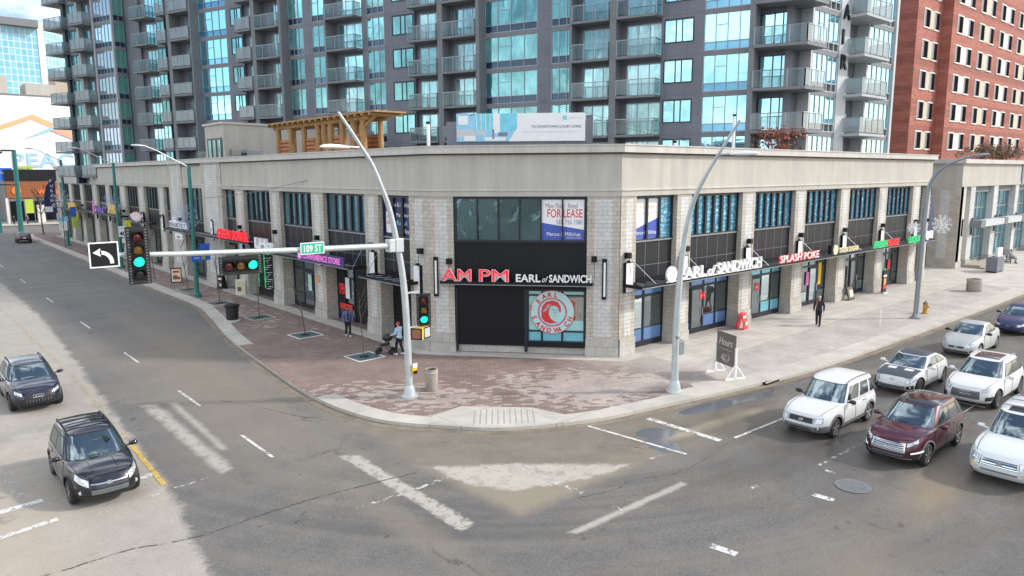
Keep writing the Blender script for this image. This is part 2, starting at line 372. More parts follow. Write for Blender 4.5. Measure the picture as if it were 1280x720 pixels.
# ================================================================== ground, roads, pavements
def crom(P, n=8):
    P = [Vector((*p, 0)) for p in P]; o = []
    for i in range(len(P)-1):
        p0, p1, p2, p3 = P[max(i-1, 0)], P[i], P[i+1], P[min(i+2, len(P)-1)]
        for k in range(n):
            t = k/n; o.append(.5*((2*p1)+(p2-p0)*t+(2*p0-5*p1+4*p2-p3)*t*t+(3*p1-p0-3*p2+p3)*t**3))
    return [(p.x, p.y) for p in o]+[(P[-1].x, P[-1].y)]
KERB = [(17.2, 136)] + crom([(16.5, 130), (16.4, 97), (16.15, 66), (16.2, 53.5), (15.4, 47.4), (14.1, 40.7), (13.2, 33.4), (12.65, 26.8), (13.15, 22.9), (14.7, 20.45), (16.3, 18.8), (19.1, 17.45), (21.3, 16.95), (23.8, 16.5), (27.45, 15.9), (33.3, 15.3), (50, 15.1), (66, 15.2)]) + [(400, 15.2)]
def offs(P, d):      # to the pavement side
    o = []
    for i, p in enumerate(P):
        a = Vector(P[max(i-1, 0)]); b = Vector(P[min(i+1, len(P)-1)]); t = (b-a).normalized()
        dd = d(p) if callable(d) else d
        o.append((p[0]-t.y*dd, p[1]+t.x*dd))
    return o

def m_road():
    n = NT('worn_asphalt'); x, y, z = n.sep(n.pos)
    fine = n.noise(55, 3, .7); mid = n.noise(2.2, 6, .65); big = n.noise(.22, 5, .6)
    c = n.ramp(n.math('ADD', n.math('MULTIPLY', mid, .6), n.math('MULTIPLY', big, .4)), (.3, (.100, .096, .091)), (.7, (.148, .142, .133)))
    c = n.mix(n.math('MULTIPLY', n.ramp(n.noise(.13, 6, .7), (.46, 0.0), (.68, 1.0)), .40), c, (.22, .195, .155))
    grit = n.math('ADD', n.math('MULTIPLY', fine, .55), n.math('MULTIPLY', n.noise(17, 4, .75), .45))
    c = n.mix(1, c, n.ramp(grit, (.38, .50), (.5, 1.0), (.62, 1.60)), 'MULTIPLY')
    sp = n.ramp(n.noise(1.7, 8, .8), (.60, 0.0), (.70, .45)); c = n.mix(sp, c, (.075, .070, .066))
    # worn concrete lanes on the left street, broken edge
    edge = n.math('MULTIPLY', n.ramp(n.math('DIVIDE', y, 100), (.05, .30), (.10, .36), (.135, .46), (.17, .512), (.22, .574), (.42, .680), (.56, .735), (1.0, .745)), 10.0)
    en = n.math('ADD', n.math('MULTIPLY', n.math('SUBTRACT', n.noise(.9, 6, .7), .5), 1.0), n.math('MULTIPLY', n.math('SUBTRACT', n.noise(9, 4, .7), .5), .45))
    cm = n.math('MULTIPLY', n.math('SUBTRACT', n.math('ADD', edge, en), x), 3.5, clamp=True)
    cm = n.math('MULTIPLY', cm, n.ramp(n.math('DIVIDE', n.math('ADD', y, n.math('MULTIPLY', en, 3)), 20), (.42, 0.0), (.58, 1.0)))
    cc = n.ramp(n.math('ADD', n.math('MULTIPLY', n.noise(1.2, 6, .65), .6), n.math('MULTIPLY', n.noise(.2, 4), .4)), (.3, (.30, .272, .23)), (.7, (.40, .365, .315)))
    cc = n.mix(n.ramp(n.noise(3.2, 6, .78), (.62, 0.0), (.69, .7)), cc, (.13, .12, .105)); cc = n.mix(1, cc, n.ramp(grit, (.38, .80), (.62, 1.2)), 'MULTIPLY')
    cc = n.mix(n.math('MULTIPLY', n.ellipse(1.2, 22, 1.5, 8, 0, soft=.6), .4), cc, (.42, .33, .24))
    # wheel tracks polished along each street
    lt = n.ramp(n.noise(1.0, 3, .5, n.mapv(n.pos, (.75, .025, 1))), (.42, 0.0), (.62, 1.0))
    c = n.mix(n.math('MULTIPLY', lt, n.math('MULTIPLY', n.ramp(n.math('SUBTRACT', y, 19.0), (0.0, 0.0), (1.0, 1.0)), .30)), c, (.20, .178, .15))
    rt = n.ramp(n.noise(1.0, 3, .5, n.mapv(n.pos, (.025, .75, 1), loc=(3, 7, 0))), (.42, 0.0), (.62, 1.0))
    c = n.mix(n.math('MULTIPLY', rt, .18), c, (.23, .21, .18))
    # turning tracks round the corner: darker rubbered bands and dusty ones between
    rr = n.vmath('LENGTH', n.vmath('SUBTRACT', n.vmath('MULTIPLY', n.pos, (1, 1, 0)), (23, 27, 0)))
    tk = n.noise(1.0, 3, .6, n.comb(n.math('MULTIPLY', rr, .85), n.math('MULTIPLY', x, .03), 0.0))
    tz = n.math('MULTIPLY', n.ramp(n.math('DIVIDE', n.math('SUBTRACT', 26, y), 8), (0, 0.0), (1, 1.0)), n.ramp(n.math('DIVIDE', n.math('SUBTRACT', 24, x), 8), (0, 0.0), (1, 1.0)))
    c = n.mix(n.math('MULTIPLY', tz, n.ramp(tk, (.50, 0.0), (.62, .42))), c, (.195, .172, .140)); c = n.mix(n.math('MULTIPLY', tz, n.ramp(tk, (.36, .5), (.47, 0.0))), c, (.084, .081, .078))
    # oil drips and tar spots
    oil = n.math('MULTIPLY', n.ramp(n.noise(2.6, 3, .5), (.66, 0.0), (.72, .8)), n.ramp(n.noise(.3, 3, .5), (.45, 0.0), (.6, 1.0))); c = n.mix(oil, c, (.045, .042, .04))
    # dust and grit stains
    def stain(c, col, a, *e, **k): return n.mix(n.math('MULTIPLY', n.ellipse(*e, **k), a), c, col)
    def patch(c, col, a, pts, **k): return n.mix(n.math('MULTIPLY', n.polymask(pts, **k), a), c, col)
    dn = n.ramp(n.noise(1.1, 6, .7), (.3, .75), (.7, 1.1))
    c = n.mix(n.math('MULTIPLY', n.polymask([(12.1, 33), (13.8, 33), (25, 14.2), (25, 13.9), (12.1, 13.75)], soft=.35, nz=.5, nscale=1.1), .72), c, n.mix(1, (.225, .190, .142), dn, 'MULTIPLY'))
    c = stain(c, (.235, .195, .145), .55, 10.6, 36, 2.2, 13, R(-4), soft=.6, nz=.6)
    c = stain(c, (.24, .20, .15), .5, 26, 13.6, 9, .7, R(-3), soft=.5, nz=.6)
    c = patch(c, (.29, .24, .18), .6, [(12.04, 18.3), (17.3, 13.95), (12.25, 13.7)], soft=.22, nz=.45)
    pale = n.mix(n.ramp(n.noise(6, 5, .75), (.62, 0.0), (.70, .6)), (.45, .415, .36), (.20, .175, .14))
    tri = n.polymask([(12.3, 17.95), (14.4, 16.45), (17.1, 14.0), (16.4, 13.9), (14.4, 14.45), (13.05, 15.1), (12.35, 16.3)], soft=.09, nz=.5, nscale=2.2); c = n.mix(n.math('MULTIPLY', tri, n.ramp(n.noise(3.5, 7, .75), (.36, .35), (.50, .9))), c, pale)
    s1 = n.polymask([(10.55, 20.8), (11.0, 20.4), (10.98, 14.2), (10.47, 14.1)], soft=.06, nz=.26, nscale=3.2); c = n.mix(n.math('MULTIPLY', s1, n.ramp(n.noise(4.5, 7, .75), (.40, .25), (.50, .88))), c, pale)
    s2 = n.polymask([(12.5, 12.2), (17.2, 12.12), (17.25, 11.9), (12.6, 11.98)], soft=.06, nz=.12, nscale=3); c = n.mix(n.math('MULTIPLY', s2, .75), c, pale)
    s3 = n.polymask([(7.1, 30.9), (7.6, 30.7), (7.56, 22.1), (7.12, 21.9)], soft=.12, nz=.25, nscale=2); c = n.mix(n.math('MULTIPLY', s3, n.ramp(n.noise(3.5, 7, .75), (.38, .3), (.52, .75))), c, pale)
    s4 = n.polymask([(8.05, 30.5), (8.3, 30.3), (8.0, 23.8), (7.8, 23.9)], soft=.10, nz=.2, nscale=2); c = n.mix(n.math('MULTIPLY', s4, .6), c, pale)
    c = stain(c, (.30, .25, .18), .3, 9.6, 15.0, .5, 2.5, 0, soft=.5, nz=.7, nscale=1.5)
    c = stain(c, (.42, .35, .26), .6, 22.2, 14.4, 2.9, .28, R(-4), soft=.4, nz=.4)
    c = stain(c, (.28, .20, .12), .55, 22.5, 6.9, 2.2, .7, R(8), soft=.6, nz=.5)
    c = stain(c, (.22, .18, .13), .4, 17.0, 6.6, 1.6, .8, 0, soft=.6, nz=.6)
    # wet lane on the right-hand street: darker, browner, glossier
    wet = n.math('MULTIPLY', n.ramp(n.noise(.5, 5, .6, n.mapv(n.pos, (.5, 1, 1))), (.36, 0.0), (.60, 1.0)), n.ramp(n.math('DIVIDE', n.math('SUBTRACT', x, 15.0), 9.0), (.0, .0), (1, 1.0)))
    wet = n.math('MULTIPLY', wet, n.ramp(n.math('DIVIDE', n.math('SUBTRACT', 17.0, y), 2.0), (0.0, 0.0), (1.0, 1.0)))
    c = n.mix(n.math('MULTIPLY', wet, .62), c, (.072, .058, .042))
    pud = n.ellipse(23.9, 15.6, 1.7, .42, R(-10), soft=.10, nz=.45, nscale=1.4)
    for e in ((19.9, 15.2, .75, .55, R(-30)), (19.2, 14.3, .55, .7, R(-10)), (26.6, 15.0, 1.2, .22, R(-6)), (30.3, 14.8, .9, .20, R(-3))):
        pud = n.math('MAXIMUM', pud, n.ellipse(*e, soft=.10, nz=.5, nscale=1.6))
    c = n.mix(n.math('MULTIPLY', pud, .8), c, (.11, .125, .15))
    c = n.mix(cm, c, cc)
    # cracks
    def crack(c, vec, w):
        v = n.t.nodes.new('ShaderNodeTexVoronoi'); v.feature = 'DISTANCE_TO_EDGE'; v.inputs['Scale'].default_value = .16
        n.t.links.new(vec, v.inputs['Vector']); k = n.ramp(v.outputs['Distance'], (0.0, 1.0), (w, 0.0))
        k = n.math('MULTIPLY', k, n.ramp(n.noise(.35, 3, .5), (.55, 0.0), (.68, .55)))
        return n.mix(k, c, (.03, .03, .03)), k
    wv = n.vmath('ADD', n.pos, n.vmath('MULTIPLY', n.comb(n.noise(1.2, 4, .6), n.noise(1.3, 4, .6, n.mapv(n.pos, loc=(9, 4, 2))), 0.0), (1.6, 1.6, 0)))
    c, k = crack(c, wv, .012)
    n.set('Base Color', c)
    rg = n.math('SUBTRACT', n.math('ADD', .62, n.math('MULTIPLY', mid, .25)), n.math('MULTIPLY', wet, .42))
    n.set('Roughness', n.mix(pud, rg, .12)); n.set('Specular IOR Level', .5)
    b = n.t.nodes.new('ShaderNodeBump'); b.inputs['Distance'].default_value = .012
    n.t.links.new(fine, b.inputs['Height']); n.t.links.new(n.math('SUBTRACT', .55, n.math('MULTIPLY', pud, .55)), b.inputs['Strength']); n.t.links.new(b.outputs[0], n.b.inputs['Normal'])
    return n.m
M['road'] = m_road()
def m_pave():
    n = NT('clay_pavers'); x, y, z = n.sep(n.pos)
    v = n.mapv(n.pos, rot=(0, 0, R(38))); c, f = n.brick(v, .36, .18, .016, (.215, .150, .125), (.285, .205, .172), (.15, .115, .10))
    tx, ty, _ = n.sep(v); row = n.math('FLOOR', n.math('DIVIDE', ty, .18)); col = n.math('FLOOR', n.math('ADD', n.math('DIVIDE', tx, .36), n.math('MULTIPLY', n.math('SUBTRACT', row, n.math('MULTIPLY', n.math('FLOOR', n.math('DIVIDE', row, 2.0)), 2.0)), .5)))
    wn = n.t.nodes.new('ShaderNodeTexWhiteNoise'); n.t.links.new(n.comb(col, row, 0.0), wn.inputs['Vector'])
    pr = n.math('MAXIMUM', n.ellipse(22.4, 20.0, 4.2, 2.3, R(-42), soft=.5, nz=.45, nscale=.6), n.math('MULTIPLY', n.ellipse(15.8, 24.2, 1.6, 3.4, R(40), soft=.6, nz=.6), .75))
    pr = n.math('MAXIMUM', pr, n.math('MULTIPLY', n.ellipse(17.5, 57, 2.2, 14, 0, soft=.6, nz=.7), .25))
    sel = n.math('LESS_THAN', wn.outputs['Value'], pr)
    c = n.mix(n.math('MULTIPLY', sel, n.ramp(n.noise(5, 4, .7), (.3, .35), (.7, .85))), c, (.47, .41, .37))
    right = n.ramp(n.math('DIVIDE', n.math('SUBTRACT', x, 23.5), 5.0), (0, 0.0), (1, 1.0))
    c2 = n.mix(1, c, (1, 1, 1)); c2 = n.brick(n.pos, .40, .20, .010, (.44, .392, .350), (.48, .432, .388), (.35, .31, .28))[0]
    c = n.mix(right, c, c2)
    c = n.mix(1, c, n.ramp(n.noise(.55, 5, .65), (.3, .74), (.7, 1.12)), 'MULTIPLY')
    c = n.mix(n.math('MULTIPLY', n.ellipse(24.4, 17.9, 1.5, .6, R(-20), soft=.3, nz=.6), .55), c, (.10, .075, .06))
    c = n.mix(n.math('MULTIPLY', n.ellipse(16.5, 30.5, 3.0, 1.3, R(-30), soft=.6, nz=.7), .35), c, (.22, .17, .14))
    n.set('Base Color', c); n.set('Roughness', .8); n.bump(n.math('SUBTRACT', n.noise(40, 2), f), .35, .01); return n.m
M['pave'] = m_pave()
def m_slab(name, a, b, w, h, rot=0.0):
    n = NT(name); c, f = n.brick(n.mapv(n.pos, rot=(0, 0, rot)), w, h, .012, a, b, tuple(k*.55 for k in a), 0)
    c = n.mix(1, c, n.ramp(n.noise(.7, 6, .65), (.28, .76), (.72, 1.12)), 'MULTIPLY'); c = n.mix(1, c, n.ramp(n.noise(12, 4, .7), (.3, .93), (.7, 1.05)), 'MULTIPLY')
    n.set('Base Color', c); n.set('Roughness', .85); n.bump(n.noise(40, 3), .15, .008); return n.m
M['slabs'] = m_slab('concrete_pavement_slabs', (.50, .465, .41), (.53, .49, .435), 1.9, 1.55)
M['kerb'] = m_slab('concrete_kerb', (.47, .44, .385), (.51, .475, .42), 3.0, 3.0)
M['gutter'] = mat('dirty_gutter', (.20, .165, .12), .7, var=.3, scale=1.2)
M['earth'] = mat('distant_ground', (.26, .25, .23), .9, var=.2, scale=.05)
def m_mark(name, col, wear):
    n = NT(name); tr = n.t.nodes.new('ShaderNodeBsdfTransparent'); ms = n.t.nodes.new('ShaderNodeMixShader')
    n.set('Base Color', n.mix(n.noise(6, 3), col, tuple(k*.8 for k in col))); n.set('Roughness', .6)
    n.t.links.new(n.ramp(n.noise(4.5, 6, .75), (wear, 0.0), (wear+.08, 1.0)), ms.inputs[0])
    n.t.links.new(tr.outputs[0], ms.inputs[1]); n.t.links.new(n.b.outputs[0], ms.inputs[2]); n.t.links.new(ms.outputs[0], n.out.inputs[0]); return n.m
M['mark'] = m_mark('worn_white_road_paint', (.68, .665, .63), .40)
M['markw'] = m_mark('very_worn_white_road_paint', (.60, .585, .54), .50)
M['marky'] = m_mark('worn_yellow_road_paint', (.60, .43, .16), .50)

M['marky3'] = m_mark('yellow_road_paint', (.62, .42, .10), .38); M['marky2'] = m_mark('very_worn_yellow_road_paint', (.52, .38, .17), .54)
g = MB(); g.poly([(-3000, -3000, -.17), (3500, -3000, -.17), (3500, 3500, -.17), (-3000, 3500, -.17)]); struct(g.build('ground', 'earth'))
g = MB(); g.poly([(-14, -80, ZR), (40, -80, ZR), (40, -14, ZR), (420, -14, ZR), (420, 17, ZR), (24, 20, ZR), (18, 30, ZR), (18, 142, ZR), (400, 142, ZR), (400, 160, ZR), (-80, 160, ZR), (-80, 142, ZR), (-14, 142, ZR)]); struct(g.build('road', 'road'))


# the block's pavement
inner = offs(KERB, lambda p: 1.15 if p[0] > 24 else (.85 if p[1] < 27 else .75))
i0 = [i for i, p in enumerate(KERB) if p[1] < 38.5][0]; i1 = [i for i, p in enumerate(KERB) if p[1] < 27][0]
g = MB(); g.poly([(p[0], p[1], -.004) for p in inner] + [(400, 140, -.004), (17.9, 140, -.004)]); struct(g.build('pavement', 'pave'))
g = MB()
for i in range(len(KERB)-1):
    a, b, c, d = KERB[i], KERB[i+1], inner[i+1], inner[i]
    m = 1 if i0 <= i < i1 else 0
    g.add([(*a, 0), (*b, 0), (*c, 0), (*d, 0)], [(0, 1, 2, 3)], m)
    g.add([(a[0], a[1], 0), (b[0], b[1], 0), (b[0], b[1], ZR-.02), (a[0], a[1], ZR-.02)], [(0, 1, 2, 3)], 0)
struct(g.build('kerb', ['kerb', 'pave']))
gut = offs(KERB, -.38); g = MB()
for i in range(len(KERB)-1): g.add([(*KERB[i], ZR+.004), (*KERB[i+1], ZR+.004), (*gut[i+1], ZR+.006), (*gut[i], ZR+.006)], [(0, 1, 2, 3)])
struct(g.build('gutter', 'gutter'))
g = MB(); g.poly([(28.2, 22.7, .002), (28.0, 19.55, .002), (66, 19.8, .002), (66, 16.36, .002), (400, 16.36, .002), (400, 60, .002), (66, 60, .002), (66, 22.7, .002)]); struct(g.build('pavement', 'slabs'))
g = MB(); g.poly([(20.75, 128, .004), (19.75, 128, .004), (19.75, 30.0, .004), (26.4, 22.0, .004), (28.2, 22.0, .004), (28.2, 22.9, .004), (26.9, 22.9, .004), (20.75, 30.1, .004)]); struct(g.build('pavement', 'slabs'))
# dropped kerb ramp with grooves at the corner
g = MB(); g.poly([(14.25, 21.25, .006), (14.75, 20.5, .006), (15.5, 19.65, .006), (16.3, 18.9, .006), (17.2, 18.4, .006), (18.3, 17.85, .006), (18.75, 18.35, .006), (18.35, 19.9, .006), (16.4, 21.9, .006), (15.0, 21.75, .006)], 0)
a = Vector((15.45, 19.9)); b = Vector((17.2, 18.55)); q = Vector((1.05, 1.25))
for k in range(11):
    p = a.lerp(b, k/10); w = (b-a).normalized()*.022
    g.poly([(p.x-w.x, p.y-w.y, .010), (p.x+w.x, p.y+w.y, .010), (p.x+q.x+w.x, p.y+q.y+w.y, .010), (p.x+q.x-w.x, p.y+q.y-w.y, .010)], 1)
struct(g.build('kerb_ramp', ['kerb', 'concdark']))
g = MB(); g.poly([(25.0, 16.9, .006), (27.3, 16.1, .006), (27.7, 16.95, .006), (25.6, 17.75, .006)]); struct(g.build('pavement', 'kerb'))
# far pavement across the side street
g = MB(); g.poly([(-80, 160, -.02), (400, 160, -.02), (400, 175, -.02), (-80, 175, -.02)]); struct(g.build('pavement', 'slabs'))

def strip(m, pts, w, z=ZR+.010):
    g = MB(); P = [Vector((p[0]*RK, p[1]*RK)) for p in pts]
    for a, b in zip(P, P[1:]):
        t = (b-a).normalized(); nn = Vector((-t.y, t.x))*w/2
        g.add([(*(a-nn), z), (*(b-nn), z), (*(b+nn), z), (*(a+nn), z)], [(0, 1, 2, 3)])
    struct(g.build('road_marking', m))
for y in (24.5, 31.5, 40.4, 51.0, 63, 76, 90, 104): strip('mark', [(8.72-.0*y, y), (8.72, y-2.7)], .11)
strip('marky3', [(5.46, 21.9), (5.58, 26)], .16, ZR+.011); strip('marky2', [(5.56, 25), (5.62, 28), (5.8, 37), (5.6, 57), (5.5, 110)], .20)
strip('mark', [(21.3, 12.88), (27.5, 12.7)], .11); strip('markw', [(20.9, 9.85), (24.5, 9.76)], .11)
strip('mark', [(20.68, 16.1), (20.71, 13.05)], .26); strip('mark', [(18.43, 17.05), (18.85, 13.1)], .13)
strip('markw', [(14.01, 15.95), (14.21, 13.35)], .14); strip('markw', [(14.11, 15.95), (14.31, 13.35)], .06, ZR+.012); strip('markw', [(14.25, 12.3), (14.32, 11.7)], .16)
strip('markw', [(8.87, 16.76), (11.13, 16.73), (12.37, 16.85)], .15); strip('mark', [(14.44, 9.26), (14.55, 8.6)], .24); strip('mark', [(19.05, 8.96), (19.1, 8.4)], .24)
strip('markw', [(16.9, 13.7), (18.2, 13.6)], .10); strip('markw', [(21.0, 9.9), (20.9, 9.1)], .16); strip('markw', [(18.0, 10.4), (18.4, 10.35)], .2)
strip('mark', [(1.0, 22.9), (2.6, 23.1)], .28); strip('markw', [(3.6, 21.1), (6.6, 21.6)], .14); strip('mark', [(.9, 21.2), (2.7, 21.5)], .22); strip('mark', [(5.05, 22.9), (5.5, 22.95)], .3)
for k in range(11): strip('markw', [(1.95+.0*k, 26.4-k*.27), (2.25, 26.4-k*.27)], .15)
M['seam'] = m_mark('cracked_road_joint', (.07, .064, .058), .46)
# tar seams across the junction
def seam(pts, w): 
    P = crom(pts, 10); r = random.Random(len(pts)); P = [(x+r.uniform(-.03, .03), y+r.uniform(-.03, .03)) for x, y in P]
    g = MB()
    for a, b in zip(P, P[1:]):
        a, b = Vector(a)*RK, Vector(b)*RK; t = (b-a).normalized(); nn = Vector((-t.y, t.x))*w/2
        g.add([(*(a-nn), ZR+.008), (*(b-nn), ZR+.008), (*(b+nn), ZR+.008), (*(a+nn), ZR+.008)], [(0, 1, 2, 3)])
    struct(g.build('road_seam', 'seam'))
seam([(-1, 18.9), (2.18, 18.5), (3.6, 18.5), (5.23, 18.05), (7.5, 18.15), (9.5, 18.0), (11.5, 17.7)], .05)
seam([(7.0, 53.5), (9.5, 53.0), (12.5, 53.6), (15.8, 53.2)], .09)
for P_ in ([(13.9, 13.2), (15.2, 12.9), (16.0, 12.95), (17.5, 12.4), (19.2, 12.5)], [(13.2, 19.4), (14.0, 18.9), (14.8, 18.0)], [(17.2, 15.4), (17.9, 15.0), (18.2, 14.3)], [(10.9, 24.5), (12.0, 23.6), (12.5, 22.4)], [(2.2, 16.8), (3.2, 16.0), (3.6, 15.0)], [(9.6, 29), (10.6, 26.5), (11.2, 24.8), (12.2, 24.0)]): seam(P_, .028)
seam([(7.2, 68.5), (11, 68.3), (15.8, 68.9)], .10)
# ================================================================== the two-storey corner retail building
FL = FR((20.6, 0), (0, -1), (-1, 0)); FT = FR((0, 22.8), (1, 0), (0, -1)); FC = FR((20.6, 30), (6.2, -7.2), (-7.2, -6.2))
shop = thing('retail_building', (26.8, 22.8, 0), 'two storey beige retail block with stone piers wrapping the street corner', 'building')
OUT = [(45, 128), (20.6, 128), (20.6, 30), (26.8, 22.8), (66, 22.8), (66, 45)]
def ring(P, d):
    o = []
    for i, p in enumerate(P):
        ns = []
        for a, b in ((i-1, i), (i, i+1)):
            if a < 0 or b >= len(P): continue
            t = (Vector(P[b])-Vector(P[a])).normalized(); ns.append(Vector((t.y, -t.x)))
        m = sum(ns, Vector((0, 0)))
        if len(ns) == 2: m = m/(1+ns[0].dot(ns[1]))
        o.append((p[0]+m.x*d, p[1]+m.y*d))
    return o
def wallstrip(g, P, d0, d1, z0, z1, m=0):
    A, B = ring(P, d0), ring(P, d1)
    for i in range(len(P)-1):
        V = [(*A[i], z0), (*A[i+1], z0), (*B[i+1], z0), (*B[i], z0), (*A[i], z1), (*A[i+1], z1), (*B[i+1], z1), (*B[i], z1)]
        g.add(V, [(0, 1, 2, 3), (7, 6, 5, 4), (0, 4, 5, 1), (3, 2, 6, 7), (1, 5, 6, 2), (0, 3, 7, 4)], m)
M['roofing'] = mat('grey_roofing', (.30, .29, .27), .9, var=.15)
g = MB(); wallstrip(g, OUT, -1.6, -.9, 0.0, 9.8, 0); g.build('core_wall', 'dark', shop)
g = MB()
wallstrip(g, OUT, -.9, .0, 8.24, 9.98, 0); wallstrip(g, OUT, -.9, .05, 7.9, 8.17, 0); wallstrip(g, OUT, -.9, .10, 8.17, 8.24, 1)
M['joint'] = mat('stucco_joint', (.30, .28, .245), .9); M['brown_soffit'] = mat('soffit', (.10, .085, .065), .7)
def reveals(g, fr, ss):
    for s in ss: g.box(s-.018, s+.018, 8.26, 9.94, -.02, .004, 2)
reveals(g, FL, [-(31.3+6.4*k) for k in range(15)] + [-(36.2+6.4*k) for k in range(14)])
reveals(g, FT, [28.2, 31.4, 32.4, 37.6, 38.6, 43.7, 44.7, 49.9, 50.9, 56.1, 57.2, 62.4, 63.6]); reveals(g, FC, [1.3, 7.8])
for fr, a, b in ((FL, -128, -30.0), (FT, 26.8, 66), (FC, 0, 9.5)): g.box(a+.02, b-.02, 8.615, 8.645, -.02, .004, 2)
wallstrip(g, OUT, -.5, .06, 9.90, 9.98, 3); g.build('fascia', ['fascia', 'cap', 'joint', 'brown_soffit'], shop)  # brown strip below the cap: its shadow line put in as colour
g = MB(); wallstrip(g, OUT, -.95, .26, 9.98, 10.30, 0); wallstrip(g, OUT, -.97, .30, 10.30, 10.36, 0); g.build('parapet', 'cap', shop)
g = MB(); g.poly([(x, y, 9.6) for x, y in ((21, 127.5), (21, 30.2), (27, 23.2), (65.5, 23.2), (65.5, 45), (45, 127.5))]); g.build('roof', 'roofing', shop)

def pier(fr, a, b, d0=-1.0, z1=7.9, wide=.5, d=0.0):
    g = MB(fr); g.box(a, b, .9, z1, d0, d, 0)
    w = (b-a)*wide/2; c = (a+b)/2; g.box(c-w, c+w, 1.0, z1-.15, d-.2, d+.012, 1)
    g.box(a-.04, b+.04, 0, .55, d0, d+.07, 2); g.box(a-.02, b+.02, .55, .9, d0, d+.03, 2)
    return g.build('pier', ['stone', 'stonew', 'plinth'], shop)
def upper_window(fr, a, b, gm, n, z0=5.65, z1=7.88, d=-.32, fat=.09, posters=None):
    g = MB(fr)
    g.box(a, b, z1-.12, z1, d-.1, d+.06, 0); g.box(a, b, z0, z0+.07, d-.1, d+.08, 0); g.box(a, a+.12, z0+.07, z1-.12, d-.1, d+.05, 0); g.box(b-.12, b, z0+.07, z1-.12, d-.1, d+.05, 0)
    w = (b-a-.24)/n
    for k in range(1, n): g.box(a+.12+w*k-fat, a+.12+w*k+fat, z0+.07, z1-.12, d-.08, d+.10, 0)
    o = g.build('window', 'frame', shop)
    for k in range(n):
        q = MB(fr); e = fat if k else 0; e2 = fat if k < n-1 else 0
        q.quad(a+.12+w*k+e, a+.12+w*(k+1)-e2, z0+.07, z1-.12, d-.02, 0); q.build('pane', gm, o)
    return o
def spandrel(fr, a, b, n, z0=3.75, z1=5.58, d=-.30):
    g = MB(fr); g.box(a, b, z0, z1, -.92, d, 0)
    g.box(a, b, z1, z1+.07, -.5, d+.09, 1)
    for k in range(1, n): s = a+(b-a)*k/n; g.box(s-.012, s+.012, z0, z1, d, d+.016, 1)
    g.box(a, b, z0+.62, z0+.64, d, d+.014, 1)
    g.build('spandrel_panel', ['dark', 'alum'], shop)
def storefront(fr, a, b, n, door=None, z1=3.5, d=-.78, tint='pave_glass', low=None, solid=False):
    if solid:
        g = MB(fr); g.box(a, b, .12, z1, -.9, d, 0)
        for k in range(1, 14): g.box(a+.1, b-.1, .12+k*.24, .135+k*.24, d, d+.012, 1)
        return g.build('shutter_door', ['black', 'dark'], shop)
    g = MB(fr); w = (b-a)/n
    g.box(a, b, z1-.12, z1, d-.08, d+.05); g.box(a, b, 0.02, .30, d-.08, d+.05); g.box(a, b, 2.62, 2.74, d-.08, d+.05); g.box(a, b, .95, 1.01, d-.06, d+.03)
    for k in range(n+1): s = min(max(a+w*k, a+.06), b-.06); g.box(s-.06, s+.06, .3, z1-.12, d-.07, d+.045)
    o = g.build('shop_window', 'frame', shop)
    for k in range(n):
        q = MB(fr); x0, x1 = a+w*k+.06, a+w*(k+1)-.06
        q.quad(x0, x1, 1.01, 2.62, d, 0); q.quad(x0, x1, 2.74, z1-.12, d, 1); q.quad(x0, x1, .30, .95, d, 2)
        q.build('pane', [tint, low or tint, low or tint], o)
    if door is not None:
        x0, x1 = a+w*door+.03, a+w*(door+1)-.03
        g = MB(fr); e = d+.05; g.box(x0, x0+.09, .06, 2.6, e-.04, e+.03); g.box(x1-.09, x1, .06, 2.6, e-.04, e+.03); g.box(x0+.09, x1-.09, 2.48, 2.6, e-.04, e+.03); g.box(x0+.09, x1-.09, .06, .28, e-.04, e+.03)
        g.quad(x0+.09, x1-.09, .28, 2.48, e, 1); dd = g.build('shop_door', ['frame', tint], shop)
        h = MB(fr); h.tube([h._p((x1-.16, .95, e+.08)), h._p((x1-.16, 1.45, e+.08))], .018, 6); h.build('door_handle', 'chrome', dd)
M['lowglass'] = mat('teal_lower_panel', (.16, .42, .50), .25, var=.1); M['lowblue'] = mat('blue_lower_panel', (.12, .22, .42), .25, var=.1)
def dark_underside(fr, a, b):
    g = MB(fr); g.box(a, b, 3.5, 3.76, -.92, -.28); g.build('lintel', 'black', shop)
def lamp(fr, s, z=4.9, d=0.02):
    g = MB(fr); g.box(s-.13, s+.13, z, z+.28, d, d+.26); g.tube([g._p((s, z+.05, d+.2)), g._p((s+.04, z-.8, d+.3))], .012, 5); g.build('wall_lamp', 'black', shop)
def lightbox(fr, s, z0=3.3, z1=4.72):
    g = MB(fr); g.box(s-.29, s+.29, z0, z1, .03, .19, 0); g.box(s-.26, s+.26, z0+.03, z1-.03, .15, .20, 1); g.box(s-.06, s+.06, z1, z1+.09, .05, .17, 0); g.build('light_box', ['black', 'whitesign'], shop)
